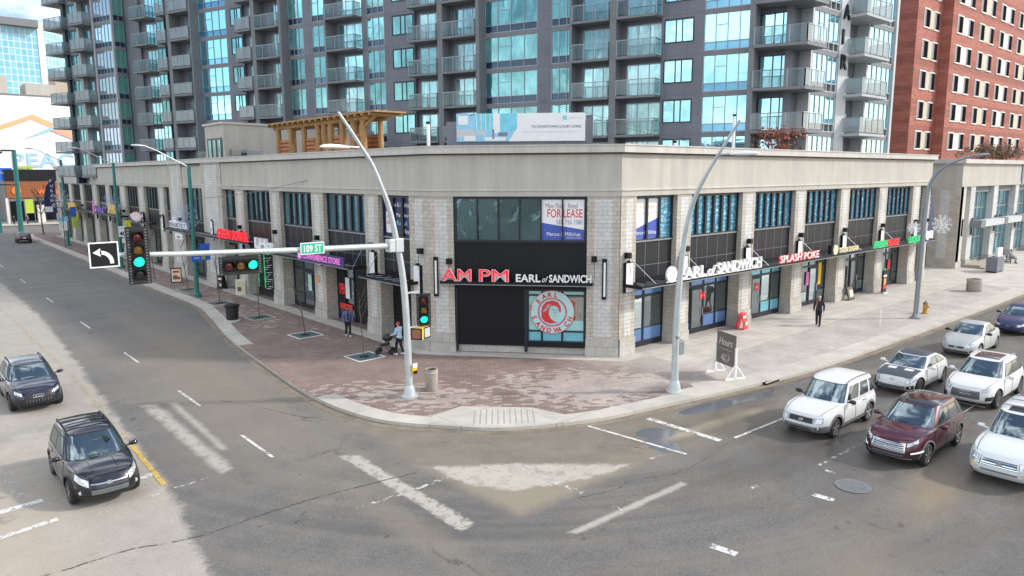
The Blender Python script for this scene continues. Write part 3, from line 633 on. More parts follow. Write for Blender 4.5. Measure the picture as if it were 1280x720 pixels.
def canopy(fr, a, b, z=3.56, d1=1.2, lat=True, rods=()):
    g = MB(fr); h = .16
    g.box(a, b, z, z+h, d1-.07, d1, 0); g.box(a, b, z, z+h, .09, .16, 0); g.box(a, a+.07, z, z+h, .16, d1-.07, 0); g.box(b-.07, b, z, z+h, .16, d1-.07, 0)
    g.box(a+.07, b-.07, z+.02, z+.035, .16, d1-.07, 2)
    n = max(2, int((b-a)/.75)); st = (b-a-.14)/n
    for k in range(n):
        x0, x1 = a+.07+st*k, a+.07+st*(k+1); xm = (x0+x1)/2
        for (p, q) in (((x0, .16), (xm, d1-.07)), ((xm, d1-.07), (x1, .16))):
            A, B = g._p((p[0], z+.10, p[1])), g._p((q[0], z+.10, q[1])); g.tube([A, B], .022, 5, 1)
    g.box(a, b, z+.005, z+.05, d1, d1+.015, 1)
    o = g.build('canopy', ['black', 'alum', 'dark'], shop)
    for s in rods:
        r = MB(fr); r.tube([r._p((s, z+1.25, .02)), r._p((s+.55, z+.1, d1-.1))], .018, 5); r.build('tie_rod', 'alum', o)

# right-hand street front
PR = [(26.75, 27.95), (31.25, 32.5), (37.45, 38.8), (43.55, 44.9), (49.75, 51.1), (56.0, 57.4), (62.3, 63.8), (65.05, 65.98)]
for i, (a, b) in enumerate(PR):
    if i: pier(FT, a, b, wide=.55)
for i in range(7):
    a, b = PR[i][1], PR[i+1][0]
    if i < 6:
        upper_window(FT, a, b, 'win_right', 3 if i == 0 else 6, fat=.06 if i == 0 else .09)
        spandrel(FT, a, b, 3 if i == 0 else 5); dark_underside(FT, a, b)
        if i == 0: storefront(FT, a, b, 2, None, low='lowblue')
        else: storefront(FT, a, b, 4, (1, 1, 1, 2, 2, 1)[i], low=('lowglass', 'lowblue', 'lowglass', 'pave_glass', 'pave_glass', 'pave_glass')[i])
        lamp(FT, PR[i+1][0]+.7); lightbox(FT, PR[i+1][0]+.55, 3.75, 4.7)
    else:
        g = MB(FT); g.box(a, b, .0, 7.9, -.92, -.35); 
        for k in range(34): g.box(a+.03, b-.03, .3+k*.22, .42+k*.22, -.35, -.31, 1)
        g.build('louvre_panel', ['dark', 'alum'], shop)
lamp(FT, 27.2); lightbox(FT, 27.3, 3.2, 4.7); lamp(FT, 65.4)
canopy(FT, 27.0, 64.3, 3.5, 1.22, rods=(27.7, 32.0, 38.2, 44.3, 50.5, 56.8))
# left-hand street front
PLy = [(34.8, 36.3), (41.35, 42.95), (47.75, 49.4), (54.2, 55.9), (58.5, 63.1), (68.3, 72.1), (74.2, 76.1), (81, 83.3), (88.4, 90.8), (95.7, 97.6), (102.2, 104.8), (110, 112), (117.4, 119.5), (126, 128)]
PLs = [(-128.0, -126.0)] + [(-b, -a) for a, b in PLy[::-1]][1:]
for i, (a, b) in enumerate(PLy):
    if i in (4, 5): pier(FL, -b, -a, z1=9.96, wide=.62, d=.09)
    else: pier(FL, -b, -a, wide=.42)
prev = 31.75
for i, (a, b) in enumerate(PLy):
    s0, s1 = -a, -prev
    if i == 5:   # tall entrance window between the stone blocks
        upper_window(FL, s0, s1, 'win_left', 4, z0=5.0, z1=9.75, fat=.2); spandrel(FL, s0, s1, 4, z1=4.9); storefront(FL, s0, s1, 3, 1)
        g = MB(FL); g.box(s0, s1, 9.75, 9.97, -.9, .06); g.build('lintel', 'frame', shop)
    else:
        n = 3 if i in (0, 6) else (2 if i == 4 else 5)
        upper_window(FL, s0, s1, 'win_left', n, fat=.11); spandrel(FL, s0, s1, n, d=-.28)
        if i in (0,): storefront(FL, s0, s1, 1, solid=True)
        elif i == 1:
            storefront(FL, s0, s0+2.2, 2, None); storefront(FL, s0+2.2, s1, 1, solid=True)
        else: storefront(FL, s0, s1, 3 if i not in (4, 6) else 1, 1 if i in (2, 3, 7, 9) else None)
    dark_underside(FL, s0, s1); prev = b
    if i not in (4,): lamp(FL, -(a+.75), 4.95, .1 if i == 5 else .02)
    if i in (0, 1, 3, 6, 7, 9, 10, 12): lightbox(FL, -(a+.55), 3.35 if i < 4 else 3.7, 4.75 if i < 4 else 5.2)
lightbox(FL, -61.0, 3.7, 5.3); lightbox(FL, -30.9, 2.85, 4.4); lamp(FL, -30.6, 5.0)
canopy(FL, -35.1, -30.75, 3.42, rods=(-35,)); canopy(FL, -49.6, -36.2, 3.72, rods=(-42.8, -36.5)); canopy(FL, -70.6, -50.6, 4.1, rods=(-60, -64)); canopy(FL, -86, -77, 4.2, .9); canopy(FL, -112, -87.5, 4.45, .9); canopy(FL, -125, -113, 4.3, .9)
# chamfered corner front
for (a, b) in ((0.02, 1.26), (7.88, 9.46)):
    g = MB(FC); g.box(a, b, .9, 7.9, -.9, 0, 0); w = (b-a)*.27; c = (a+b)/2; g.box(c-w, c+w, 1.0, 7.75, -.2, .012, 1)
    g.box(a-.03, b+.03, 0, .5, -.9, .07, 2); g.box(a-.01, b+.01, .5, .9, -.9, .03, 2); g.build('pier', ['stone', 'stonew', 'plinth'], shop)
# returns of the two corner piers along the streets
g = MB(); a = [(20.6, 31.75), (20.6, 30.0), (21.4, 29.6), (21.6, 31.75)]; g.prism(a, .9, 7.9, 0)
g.prism([(20.53, 31.78), (20.53, 30.05), (21.4, 29.6), (21.6, 31.78)], 0, .9, 2); g.fr = FL; g.box(-31.2, -30.5, 1.0, 7.75, -.2, .012, 1)
g.build('pier', ['stone', 'stonew', 'plinth'], shop); g = MB(); g.prism([(26.8, 22.8), (27.95, 22.8), (27.95, 23.8), (27.0, 23.6)], .9, 7.9, 0)
g.prism([(26.82, 22.73), (27.98, 22.73), (27.98, 23.8), (27.0, 23.6)], 0, .9, 2); g.fr = FT; g.box(27.15, 27.65, 1.0, 7.75, -.2, .012, 1)
g.build('pier', ['stone', 'stonew', 'plinth'], shop)
upper_window(FC, 1.28, 7.86, 'win_gym', 6, z0=5.68, d=-.15, fat=.035)
g = MB(FC); g.box(1.28, 7.86, 3.3, 5.62, -.9, -.14, 0); g.box(1.28, 7.86, 5.62, 5.68, -.5, -.06, 1)
for s in (2.4, 3.5, 4.6, 5.7, 6.8): g.box(s-.01, s+.01, 3.9, 5.62, -.14, -.128, 1)
g.box(1.28, 7.86, 4.5, 4.515, -.14, -.128, 1); g.build('spandrel_panel', ['black', 'dark'], shop)
g = MB(FC); g.box(.62, 8.2, 3.60, 3.72, -.1, .42, 0); g.box(.62, 8.2, 3.56, 3.60, .38, .45, 1); g.build('canopy', ['black', 'alum'], shop)
g = MB(FC); g.box(1.3, 4.9, .38, 3.3, -.5, -.2, 0)
for k in range(20): g.box(1.36, 4.84, .42+k*.143, .52+k*.143, -.2, -.17, 0)
g.box(1.3, 1.4, .1, 3.3, -.2, -.1, 1); g.box(4.8, 4.95, .1, 3.3, -.2, -.1, 1); g.build('shutter_door', ['black', 'frame'], shop)
g = MB(FC); g.box(1.28, 7.86, 0, .36, -.9, -.3, 0); g.box(4.95, 7.86, .36, .62, -.5, -.16, 1); g.build('sill', ['plinth', 'black'], shop)
g = MB(FC)
for z0, z1 in ((3.22, 3.3), (2.98, 3.06), (1.16, 1.24), (.62, .7)): g.box(4.95, 7.86, z0, z1, -.3, -.14)
for s in (4.98, 5.68, 6.7, 7.8): g.box(s-.045, s+.045, .7, 3.22, -.3, -.135)
o = g.build('shop_window', 'frame', shop)
M['aqua'] = glassmat('aqua_film_glass', (.33, .62, .62), (.8, .95, .95), .07, .06)
M['aqua2'] = glassmat('aqua_blue_film_glass', (.13, .45, .56), (.8, .95, .95), .07, .06)
for (a, b) in ((5.02, 5.63), (5.73, 6.65), (6.75, 7.75)):
    q = MB(FC); q.quad(a, b, 3.06, 3.22, -.2, 0); q.quad(a, b, 1.24, 2.98, -.2, 0); q.quad(a, b, .7, 1.16, -.2, 1); q.build('pane', ['aqua', 'aqua2'], o)
g = MB(FC); g.quad(6.76, 7.74, 1.75, 2.97, -.195, 0); g.build('poster', 'concdark', o)
lamp(FC, 1.05, 4.55); lamp(FC, 8.25, 4.75)
for s in (.35, 8.75):
    g = MB(FC); g.box(s-.11, s+.11, 2.9, 4.9, .02, .16, 0); g.box(s-.035, s+.06, 3.05, 4.72, .1, .18, 1); g.build('light_box', ['black', 'whitesign'], shop)

# ------------------------------------------------------------------ lettering and signs
def sign(name, fr, label, parts, mats, group=None, cat='sign'):
    g = MB(fr); parts(g); o = g.build(name, mats); tag(o, label, cat, group); return o
def s_ampm(g):
    for w, s in (('AM', .75), ('PM', 2.62)):
        g.text(w, .84, s-.03, 3.74, .30, 1, .05, 1.50, bold=.022); g.text(w, .84, s, 3.76, .36, 0, .06, 1.44, bold=-.006)
    g.box(.7, 4.1, 3.725, 3.76, .2, .34, 2)
sign('shop_sign', FC, 'red AM PM letters outlined in white above the roller shutter', s_ampm, ['neon_red', 'whitesign', 'black'])
def s_earl(g):
    g.text('EARL', .52, 4.45, 3.76, .36, 0, .06, 1.22, bold=.012); g.text('of', .40, 5.74, 3.76, .36, 0, .06, .30, shear=.35); g.text('SANDWICH', .52, 6.08, 3.76, .36, 0, .06, 2.05, bold=.012)
    g.box(4.4, 8.18, 3.72, 3.75, .3, .4, 1)
sign('shop_sign', FC, 'white EARL of SANDWICH letters on the corner beside the red AM PM letters', s_earl, ['whitesign', 'black'])
def s_earl2(g):
    D = 1.24; g.box(28.8, 37.55, 3.66, 3.72, D, D+.08, 0)
    pts = [(29.15+.40*math.cos(a), 4.05+.40*math.sin(a)) for a in np.arange(0, 2*math.pi, math.pi/14)]; g.fprism(pts, D, D+.12, 0)
    g.text('EARL', .80, 29.75, 3.72, D, 0, .12, 2.35, bold=.02); g.text('of', .72, 32.25, 3.70, D, 0, .12, .75, shear=.35); g.text('SANDWICH', .80, 33.1, 3.72, D, 0, .12, 4.4, bold=.02)
sign('shop_sign', FT, 'long white EARL of SANDWICH letters with round badge standing on the side street canopy', s_earl2, ['whitesign'])
sign('shop_sign', FT, 'SPLASH POKE letters, white with red edges, on the canopy', lambda g: (g.text('SPLASH POKE', .62, 39.6, 3.70, 1.22, 1, .05, 4.85, bold=.025), g.text('SPLASH POKE', .60, 39.65, 3.72, 1.262, 0, .06, 4.75)), ['whitesign', 'neon_red'])
def s_tiger(g):
    g.fprism([(46.7+.32*math.cos(a), 4.0+.32*math.sin(a)) for a in np.arange(0, 2*math.pi, math.pi/12)], 1.2, 1.3, 0); g.text('TIGER SUGAR', .46, 47.2, 3.76, 1.22, 0, .08, 2.9, bold=.012); g.box(46.2, 46.45, 3.72, 4.3, 1.0, 1.25, 1); g.box(50.1, 50.4, 3.7, 3.95, .9, 1.2, 1)
sign('shop_sign', FT, 'cream TIGER SUGAR letters with a round badge on the canopy', s_tiger, ['cream', 'black'])
sign('shop_sign', FT, 'FRESH SLICE letters, half green and half red, on the canopy', lambda g: (g.text('FRESH', .66, 52.5, 3.68, 1.22, 0, .1, 2.3, bold=.025, shear=.15), g.text('SLICE', .66, 54.9, 3.68, 1.22, 1, .1, 2.0, bold=.025, shear=.15)), ['neon_green', 'neon_red'])
def s_liq(g):
    g.text('LIQUOR', .66, 58.7, 3.66, 1.22, 0, .1, 3.1, bold=.03); g.fprism([(62.4+.36*math.cos(a), 4.0+.36*math.sin(a)) for a in np.arange(0, 2*math.pi, math.pi/12)], 1.2, 1.3, 1)
sign('shop_sign', FT, 'green LIQUOR letters with a white disc at the far end of the canopy', s_liq, ['neon_green', 'whitesign'])
M['darkpurple'] = mat('dark_purple_board', (.05, .03, .16), .4)
def s_conv(g):
    g.box(-42.7, -36.7, 3.78, 4.38, 1.16, 1.22, 0); g.text('CONVENIENCE STORE', .50, -41.9, 3.92, 1.22, 1, .03, 4.8, bold=.004); g.box(-42.55, -42.1, 3.85, 4.33, 1.22, 1.26, 1); g.box(-42.42, -42.2, 3.95, 4.2, 1.26, 1.27, 2)
sign('shop_sign', FL, 'purple CONVENIENCE STORE board with lit pink letters on the canopy edge', s_conv, ['darkpurple', 'neon_pink', 'whitesign'])
sign('shop_sign', FL, 'big red QUEEN DONAIR letters above the shop', lambda g: (g.text('QUEEN', 1.0, -56.6, 4.28, 1.2, 0, .10, 2.75, bold=.012), g.text('DONAIR', 1.0, -53.5, 4.28, 1.2, 0, .10, 3.0, bold=.012), g.box(-56.6, -50.5, 4.22, 4.28, 1.0, 1.3, 1)), ['neon_red', 'black'])
sign('shop_sign', FL, 'white H and L block letters on the left canopy beside the red letters', lambda g: (g.text('LHo', .95, -49.3, 4.05, 1.1, 0, .2, 2.9, bold=.04), g.box(-49.4, -46.2, 3.92, 4.02, .9, 1.25, 1)), ['whitesign', 'black'])
def s_reg(g):
    g.box(-68.9, -64.2, 4.45, 5.0, 1.1, 1.2, 0); g.text('REGISTRY', .5, -68.7, 4.55, 1.2, 1, .03, 4.3)
    g.box(-67.9, -66.9, 5.0, 5.35, 1.1, 1.2, 0); g.box(-67.5, -65.5, 3.5, 4.0, 1.1, 1.2, 0); g.box(-66.9, -66.1, 3.6, 3.75, 1.2, 1.21, 1)
sign('shop_sign', FL, 'grey and white REGISTRY board over the stone entrance', s_reg, ['whitesign', 'greyplastic'])
def s_pink(g):
    r = random.Random(2)
    g.fprism([(-80.6+2.2*math.cos(a)*(1+.08*math.sin(5*a)), 4.85+.45*math.sin(a)*(1+.1*math.cos(4*a))) for a in np.arange(0, 6.28, .25)], .9, 1.05, 0); g.text('Cafe', .75, -82.0, 4.6, 1.05, 1, .05, 2.8)
M['pinkpale'] = mat('pale_pink_sign', (.75, .52, .55), .5, var=.06)
sign('shop_sign', FL, 'pale pink cloud shaped sign above the dark shopfront', s_pink, ['pinkpale', 'whitesign'])
sign('shop_sign', FL, 'yellow block letters beside the second green lamp post', lambda g: g.text('PHO', 1.25, -91.4, 4.9, .95, 0, .25, 4.0, bold=.08), ['yellow'])
sign('shop_sign', FL, 'small violet and white letters on the far left canopy', lambda g: (g.text('NAILS', .8, -98.2, 4.75, .95, 0, .15, 4.0, bold=.04)), ['purple'])
sign('shop_sign', FL, 'narrow upright pink sign left of the violet letters', lambda g: g.box(-100.2, -99.5, 4.4, 6.0, .9, 1.0, 0), ['pink'])
sign('shop_sign', FL, 'yellow letters at the far end of the long left front', lambda g: g.text('BUBBLE', .95, -114.5, 4.7, .95, 0, .2, 4.8, bold=.06), ['yellow'])
sign('shop_sign', FL, 'round yellow sign hanging under the far left canopy', lambda g: g.fprism([(-110.8+.75*math.cos(a), 3.9+.75*math.sin(a)) for a in np.arange(0, 6.2, .5)], .7, .9, 0), ['yellow'])
# window prints
def lease(g):
    a, b = 5.66, 7.73; d = -.16
    g.poly([(a, 5.77, d), (b, 5.77, d), (b, 6.28, d), (a, 6.62, d)], 1); g.poly([(a, 6.62, d), (b, 6.28, d), (b, 7.74, d), (a, 7.74, d)], 0)
    g.text('Main Floor  Retail', .36, a+.2, 7.32, d+.004, 2, .004, 1.55); g.text('FOR LEASE', .58, a+.28, 6.88, d+.004, 3, .004, 1.7, bold=.004); g.text('587  756 1580', .32, a+.72, 6.54, d+.004, 2, .004, 1.25); g.text('Marcus & Millichap', .26, a+.25, 5.98, d+.004, 4, .004, 1.65); g.text('commercial real estate', .1, a+1.2, 5.86, d+.004, 4, .004, .75)
M['greyprint'] = mat('grey_print', (.20, .22, .28), .5); M['redprint'] = mat('red_print', (.62, .03, .03), .5, var=.05)
sign('window_poster', FC, 'white and blue FOR LEASE poster in the corner upper window', lease, ['whitesign', 'royal', 'greyprint', 'redprint', 'whitesign'], cat='poster')
def lease2(g):
    a, b = 28.1, 30.1; d = -.325
    g.poly([(a, 5.74, d), (b, 5.74, d), (b, 6.75, d), (a, 6.2, d)], 1); g.poly([(a, 6.2, d), (b, 6.75, d), (b, 7.72, d), (a, 7.72, d)], 0)
    g.text('Retail Space', .3, a+.5, 7.25, d+.004, 3, .004, 1.2); g.text('Coming Soon', .26, a+.5, 6.95, d+.004, 3, .004, 1.3); g.text('Marcus & Millichap', .26, a+.15, 5.95, d+.004, 2, .004, 1.7)
sign('window_poster', FT, 'white poster with a slanted blue foot in the first upper window of the side street', lease2, ['whitesign', 'royal', 'whitesign', 'cream'], cat='poster')
def lease3(g):
    a, b = -34.65, -31.9; d = -.325; g.quad(a, b, 5.72, 7.74, d, 0); g.quad(a+.12, a+.8, 5.85, 7.0, d+.003, 1); g.text('FOR\nLEASE', .28, a+.2, 6.6, d+.006, 3, .003, .5)
    g.text('Marcus & Millichap', .34, a+.35, 7.28, d+.004, 1, .004, 2.2); g.text('Main Floor', .28, a+1.2, 6.75, d+.004, 1, .004, 1.2); g.text('Retail', .34, a+1.2, 6.3, d+.004, 2, .004, 1.0); g.text('Bay', .3, a+1.9, 5.9, d+.004, 1, .004, .5)
sign('window_poster', FL, 'navy leasing poster in the upper window left of the corner', lease3, ['navy', 'whitesign', 'skyblue', 'redprint'], cat='poster')
M['palefilm'] = mat('pale_film', (.45, .66, .66), .3, var=.04)
# round red emblem on the corner shop window
def emblem(g):
    c = (6.2, 2.17); d = -.128
    def ringp(r0, r1, m, dd=0):
        n = 48
        for k in range(n):
            a0, a1 = 2*math.pi*k/n, 2*math.pi*(k+1)/n
            g.poly([(c[0]+r*math.cos(t), c[1]+r*math.sin(t), d+dd) for r, t in ((r0, a0), (r1, a0), (r1, a1), (r0, a1))], m)
    ringp(1.075, 1.10, 0); ringp(.68, .735, 0); ringp(0, 1.075, 3, -.004); ringp(.645, .66, 1)
    def arc(word, r, a0, a1, flip, size):
        for i, ch in enumerate(word):
            a = R(a0+(a1-a0)*i/(len(word)-1)); p = (c[0]+r*math.cos(a), c[1]+r*math.sin(a))
            rot = a-math.pi/2 if not flip else a+math.pi/2
            q = (p[0]+.13*math.sin(rot)-.11*math.cos(rot), p[1]-.13*math.cos(rot)-.11*math.sin(rot)); g.text(ch, size, q[0], q[1], d, 0, .003, bold=.012, rot=rot)
    arc('EARL', .91, 140, 76, False, .32); arc('SANDWICH', .91, 200, 340, True, .32); g.text('of', .3, c[0]-1.0, c[1]+.05, d, 0, .003, rot=R(80))
    # a face in profile: hair, cheek outline, collar
    def blob(pts, m, dd): g.poly([(c[0]+x, c[1]+z, d+dd) for x, z in pts], m)
    blob([(-.52, -.30), (-.56, .0), (-.5, .3), (-.3, .52), (0, .60), (.28, .52), (.42, .30), (.44, .05), (.36, -.02), (.30, .22), (.12, .34), (-.08, .30), (-.18, .08), (-.16, -.16), (-.06, -.34), (.1, -.46), (.3, -.52), (-.1, -.58), (-.36, -.50)], 0, .0)
    blob([(-.17, .06), (-.06, .27), (.13, .31), (.28, .19), (.33, -.02), (.28, -.2), (.12, -.36), (-.02, -.30), (-.14, -.12)], 2, .002)
    for x0, x1, z in ((-.02, .09, .10), (.17, .26, .10)): blob([(x0, z), (x1, z+.012), (x1, z+.04), (x0, z+.03)], 1, .004)
    blob([(.12, .08), (.17, -.06), (.10, -.07)], 0, .004); blob([(.05, -.17), (.2, -.17), (.12, -.205)], 0, .004)
    for k in range(5): blob([(-.48+k*.05, .02+k*.09), (-.3+k*.06, .10+k*.07), (-.29+k*.06, .07+k*.07), (-.47+k*.05, -.01+k*.09)], 2, .002)
    g.fprism([(7.05+.3*math.cos(t), 2.62+.16*math.sin(t)) for t in np.arange(0, 6.2, .4)], -.19, -.186, 0); g.text('HELP', .16, 6.86, 2.56, -.185, 2, .003, .38); g.box(7.0, 7.25, 2.05, 2.4, -.19, -.187, 0); g.box(6.82, 7.35, 1.78, 1.98, -.19, -.187, 0)
sign('window_emblem', FC, 'round red EARL SANDWICH emblem with a face on the aqua corner window', emblem, ['redprint', 'royal', 'aqua', 'palefilm'], cat='emblem')
# small signs on the glass of the shopfronts
M['mint'] = mat('mint_poster', (.5, .75, .6), .4)
def flat(fr, s, z, w, h, m, label, d=-.72, cat='poster', name='window_poster', txt=None, tm='whitesign', grp=None):
    def f(g):
        g.box(s, s+w, z, z+h, d, d+.008, 0)
        if txt: g.text(txt, h*.45, s+w*.12, z+h*.3, d+.008, 1, .003, w*.76)
    return sign(name, fr, label, f, [m, tm], grp, cat)
flat(FT, 34.6, 1.9, .5, .42, 'neon_red', 'red lit OPEN sign in the glass door below the long white letters', txt='OPEN', cat='sign', name='open_sign')
flat(FT, 40.4, 1.75, .45, .45, 'redprint', 'round-cornered red notice on the door below SPLASH POKE', txt='OPEN')
flat(FT, 46.9, 1.4, .4, .9, 'pink', 'pink and white poster in the tea shop door'); flat(FT, 48.6, 1.3, .45, 1.5, 'yellow', 'tall yellow poster in the tea shop window')
flat(FT, 60.2, 1.3, .5, .8, 'redprint', 'red poster low in the liquor shop window')
flat(FL, -41.1, 1.0, .9, 2.1, 'void', 'black window print with red OPEN letters and bottles beside the shutter', d=-.70, txt='OPEN', tm='neon_red')
flat(FL, -40.2, 1.4, .5, 1.3, 'whitesign', 'white bottle poster beside the black window print', d=-.70)
flat(FL, -41.0, .7, 1.6, .35, 'redprint', 'low red strip poster under the bottle posters', d=-.69)
flat(FL, -45.3, 1.3, .5, 1.1, 'mint', 'pale paper notice on the glass door under the convenience board', d=-.66)
def neon(g):
    g.box(-53.9, -51.0, .3, 3.4, -.72, -.69, 0); 
    for s in (-53.8, -52.6): g.tube([g._p((s, .6, -.66)), g._p((s, 3.2, -.66)), g._p((s+.9, 3.2, -.66))], .04, 6, 1)
    for k in range(14): g.tube([g._p((-52.4+.4*math.sin(k*1.3), .6+k*.17, -.66)), g._p((-51.6+.4*math.sin(k*2.1), .65+k*.18, -.66))], .02, 5, 2)
sign('window_display', FL, 'black shop window with green light tubes left of the convenience store', neon, ['void', 'neon_green', 'whitesign'], cat='display')
flat(FL, -42.6, 2.2, .45, .5, 'orange', 'small orange notice on the stone pier', d=.02)
# ================================================================== apartment tower behind
_n = Vector((math.sin(R(110)), -math.cos(R(110)))); _o = _n*56.45
FW = FR((_o.x, _o.y), (-math.cos(R(110)), -math.sin(R(110))), (-_n.x, -_n.y))
FX = FR((0, 27.0), (1, 0), (0, -1))
FG = FR(tuple(FW.P(-83.95, 0, 0).xy), (_n.x, _n.y), (FW.u.x, FW.u.y))     # return of the left wing (s runs into the depth)
tow = thing('apartment_tower', tuple(FW.P(-45, 0, 0)), 'grey apartment tower with stacked balconies and teal glazing behind the retail block', 'building')
M['span_blue'] = glassmat('blue_spandrel_glass', (.01, .17, .36), (.35, .75, .95), .28, .05)
M['tow_pale'] = glassmat('pale_tower_glass', (.16, .20, .22), (.7, .85, 1.0), .42, .04, .2, .6)
M['tow_green'] = glassmat('green_tower_glass', (.05, .26, .20), (.5, .9, .8), .34, .03, .3, .6)
FH, F0 = 2.99, 11.8
def fl(k): return F0+FH*k
def wxy(s, d): p = FW.P(s, 0, d); return (p.x, p.y)
TOP = 38.0
g = MB(); g.prism([wxy(-93.2, -.9), wxy(-8.45, -.9), (50.5, 27.9), (67.0, 27.9), (67.0, 60), wxy(-40, -25), wxy(-93.2, -25)], 8.0, TOP, 0); g.build('core_wall', 'tower', tow)
GL = [('gA', -78.15, -76.75, 2, 'tow_glass'), ('D', -70.9, -66.4, 4, 'tow_blue'), ('G', -57.3, -55.2, 3, 'tow_glass'), ('H', -54.05, -51.5, 3, 'tow_glass'), ('J', -47.0, -44.9, 3, 'tow_glass'), ('N', -33.85, -28.7, 4, 'tow_glass'), ('O', -27.4, -25.3, 3, 'tow_glass'), ('S', -14.7, -11.2, 4, 'tow_blue')]
BA = [(-81.2, -78.2, 0), (-76.7, -74.95, 1), (-74.4, -71.1, 1), (-63.9, -61.55, 1), (-61.0, -57.6, 0), (-51.3, -47.6, 0), (-41.4, -38.2, 0), (-37.65, -34.2, 0), (-25.1, -21.85, 0), (-21.3, -17.95, 0)]
PU = [(-65.65, -64.0), (-43.9, -41.55), (-17.7, -15.5)]
solid = sorted([(a, b) for _, a, b, _, _ in GL]+[(a, b) for a, b, _ in BA]+[(-10.8, -8.4)])
x = -83.95
for a, b in solid:
    if a-x > .05:
        g = MB(FW); fin = a-x < .6
        g.box(x, a, 8.0, TOP, -.9, 1.0 if fin else 0, 0); g.build('fin' if fin else 'wall_panel', 'slab' if fin else 'tower', tow)
    x = b
KS = range(-1, 6)
def glaze(fr, a, b, n, gm, z, d=-.08, parent=None, vent=True, span='tow_span', pale='alum'):
    g = MB(fr); w = (b-a)/n
    g.box(a, b, z-.12, z+.26, -.9, d+.06, 2)
    g.quad(a, b, z+.26, z+.86, d-.02, 3); g.quad(a, b, z+.86, z+FH-.12, d, 1)
    for k in range(n+1): s = min(max(a+w*k, a+.04), b-.04); g.box(s-.03, s+.03, z+.26, z+FH-.12, d-.06, d+.06, 0)
    g.box(a, b, z+.84, z+.90, d-.05, d+.055, 0); g.box(a, b, z+.26, z+.31, d-.05, d+.055, 0)
    if vent: s = a+w*(n//2); g.box(s-w*.9 if n > 3 else s-w, s, z+2.05, z+2.1, d-.05, d+.05, 0)
    return g.build('window', [pale, gm, 'slab', span], tow)
for k in KS:
    for nm, a, b, n, gm in GL:
        glaze(FW, a, b, n, gm, fl(k), span='tow_span' if gm == 'tow_glass' else 'span_blue')
    for a, b in PU:
        z = fl(k); g = MB(FW); g.quad(a, b, z+1.1, z+2.72, .004, 1); w = (b-a)
        for s in (a, a+w*.40, a+w*.62, b): g.box(s-.04, s+.04, z+1.06, z+2.76, -.05, .05, 0)
        g.box(a, b, z+1.06, z+1.12, -.05, .06, 0); g.box(a, b, z+2.70, z+2.76, -.05, .06, 0)
        g.box(a-.05, b+.05, z+2.80, z+2.83, -.02, .012, 2)
        g.build('window', ['frame', 'tow_glass' if a < -20 else 'tow_blue', 'black'], tow)
def balcony(fr, a, b, z, front, rg, d0=-.9, sides=True, slabm='slab'):
    g = MB(fr); g.box(a, b, z, z+.20, d0, front, 0); bal = g.build('balcony', slabm, tow)
    r = MB(fr); n = max(2, round((b-a)/1.1)); f = front-.06
    for k in range(n+1): s = a+.06+(b-a-.12)*k/n; r.box(s-.025, s+.025, z+.20, z+1.38, f-.03, f+.03, 0)
    r.box(a+.03, b-.03, z+1.36, z+1.42, f-.035, f+.035, 0); r.quad(a+.06, b-.06, z+.28, z+1.36, f+.0, 1)
    if sides:
        for s in (a+.05, b-.05): r.box(s-.012, s+.012, z+.28, z+1.36, .02, f-.04, 1); r.box(s-.03, s+.03, z+1.36, z+1.42, .02, f-.035, 0)
    r.build('railing', ['alum', rg], bal); return bal
rr = random.Random(11)
M['curt'] = glassmat('curtained_door_glass', (.03, .13, .15), (.55, .9, .95), .46, .03, .3, .8, (.36, .46, .45), (1, 1, .3))
for k in KS:
    z = fl(k)
    for a, b, w in BA:
        balcony(FW, a+.04, b-.04, z, 1.2, 'tow_rail_w' if w else 'tow_rail')
        g = MB(FW); s0 = a+(b-a)*(.30 if a < -60 else .14); s1 = b-.12
        g.quad(s0, s1, z+.25, z+2.62, -.32, 1); ww = (s1-s0)/3
        for q in range(4): g.box(s0+ww*q-.035, s0+ww*q+.035, z+.2, z+2.66, -.42, -.28, 0)
        g.box(s0, s1, z+2.62, z+2.7, -.42, -.28, 0); g.box(a, s0-.04, z+.2, z+2.75, -.9, -.32, 2); g.box(a, b, z+2.7, z+FH, -.9, -.32, 2); g.box(s1+.04, b, z+.2, z+2.75, -.9, -.32, 2); g.build('balcony_door', ['alum', 'curt', 'tower'], tow)
# corner balconies wrapping to the right-hand side
def cornerpoly(d):
    P = [wxy(-10.8, d), wxy(-8.45+d*.7, d)]; c = FW.P(-8.45, 0, 0)
    return [wxy(-10.8, -.9), wxy(-10.8, d), (FW.P(-8.45, 0, d).x+.55*d, 27.0-d), (52.5, 27.0-d), (52.5, 27.9)]
for k in range(-1, 5):
    z = fl(k); P = cornerpoly(1.2)
    g = MB(); g.prism(P, z, z+.22, 0); bal = g.build('balcony', 'slab', tow)
    r = MB(); Q = cornerpoly(1.14)
    for (p, q), m in zip(((Q[1], Q[2]), (Q[2], Q[3])), (1, 2)):
        p, q = Vector(p), Vector(q); L = (q-p).length; t = (q-p)/L; n = max(2, round(L/1.05))
        r.add([(p.x, p.y, z+.28), (q.x, q.y, z+.28), (q.x, q.y, z+1.38), (p.x, p.y, z+1.38)], [(0, 1, 2, 3)], m)
        for i in range(n+1): c = p+t*L*i/n; r.box(c.x-.03, c.x+.03, c.y-.03, c.y+.03, z+.2, z+1.42, 0)
        r.tube([(p.x, p.y, z+1.40), (q.x, q.y, z+1.40)], .035, 5, 0)
    r.build('railing', ['alum', 'tow_rail', 'tow_rail_w'], bal)
    g = MB(FW); g.quad(-10.7, -8.9, z+.25, z+2.6, -.88, 1)
    for s in (-10.7, -9.8, -9.2, -8.85): g.box(s-.04, s+.04, z+.2, z+2.66, -.9, -.82, 0)
    g.build('balcony_door', ['frame', 'tow_blue'], tow)
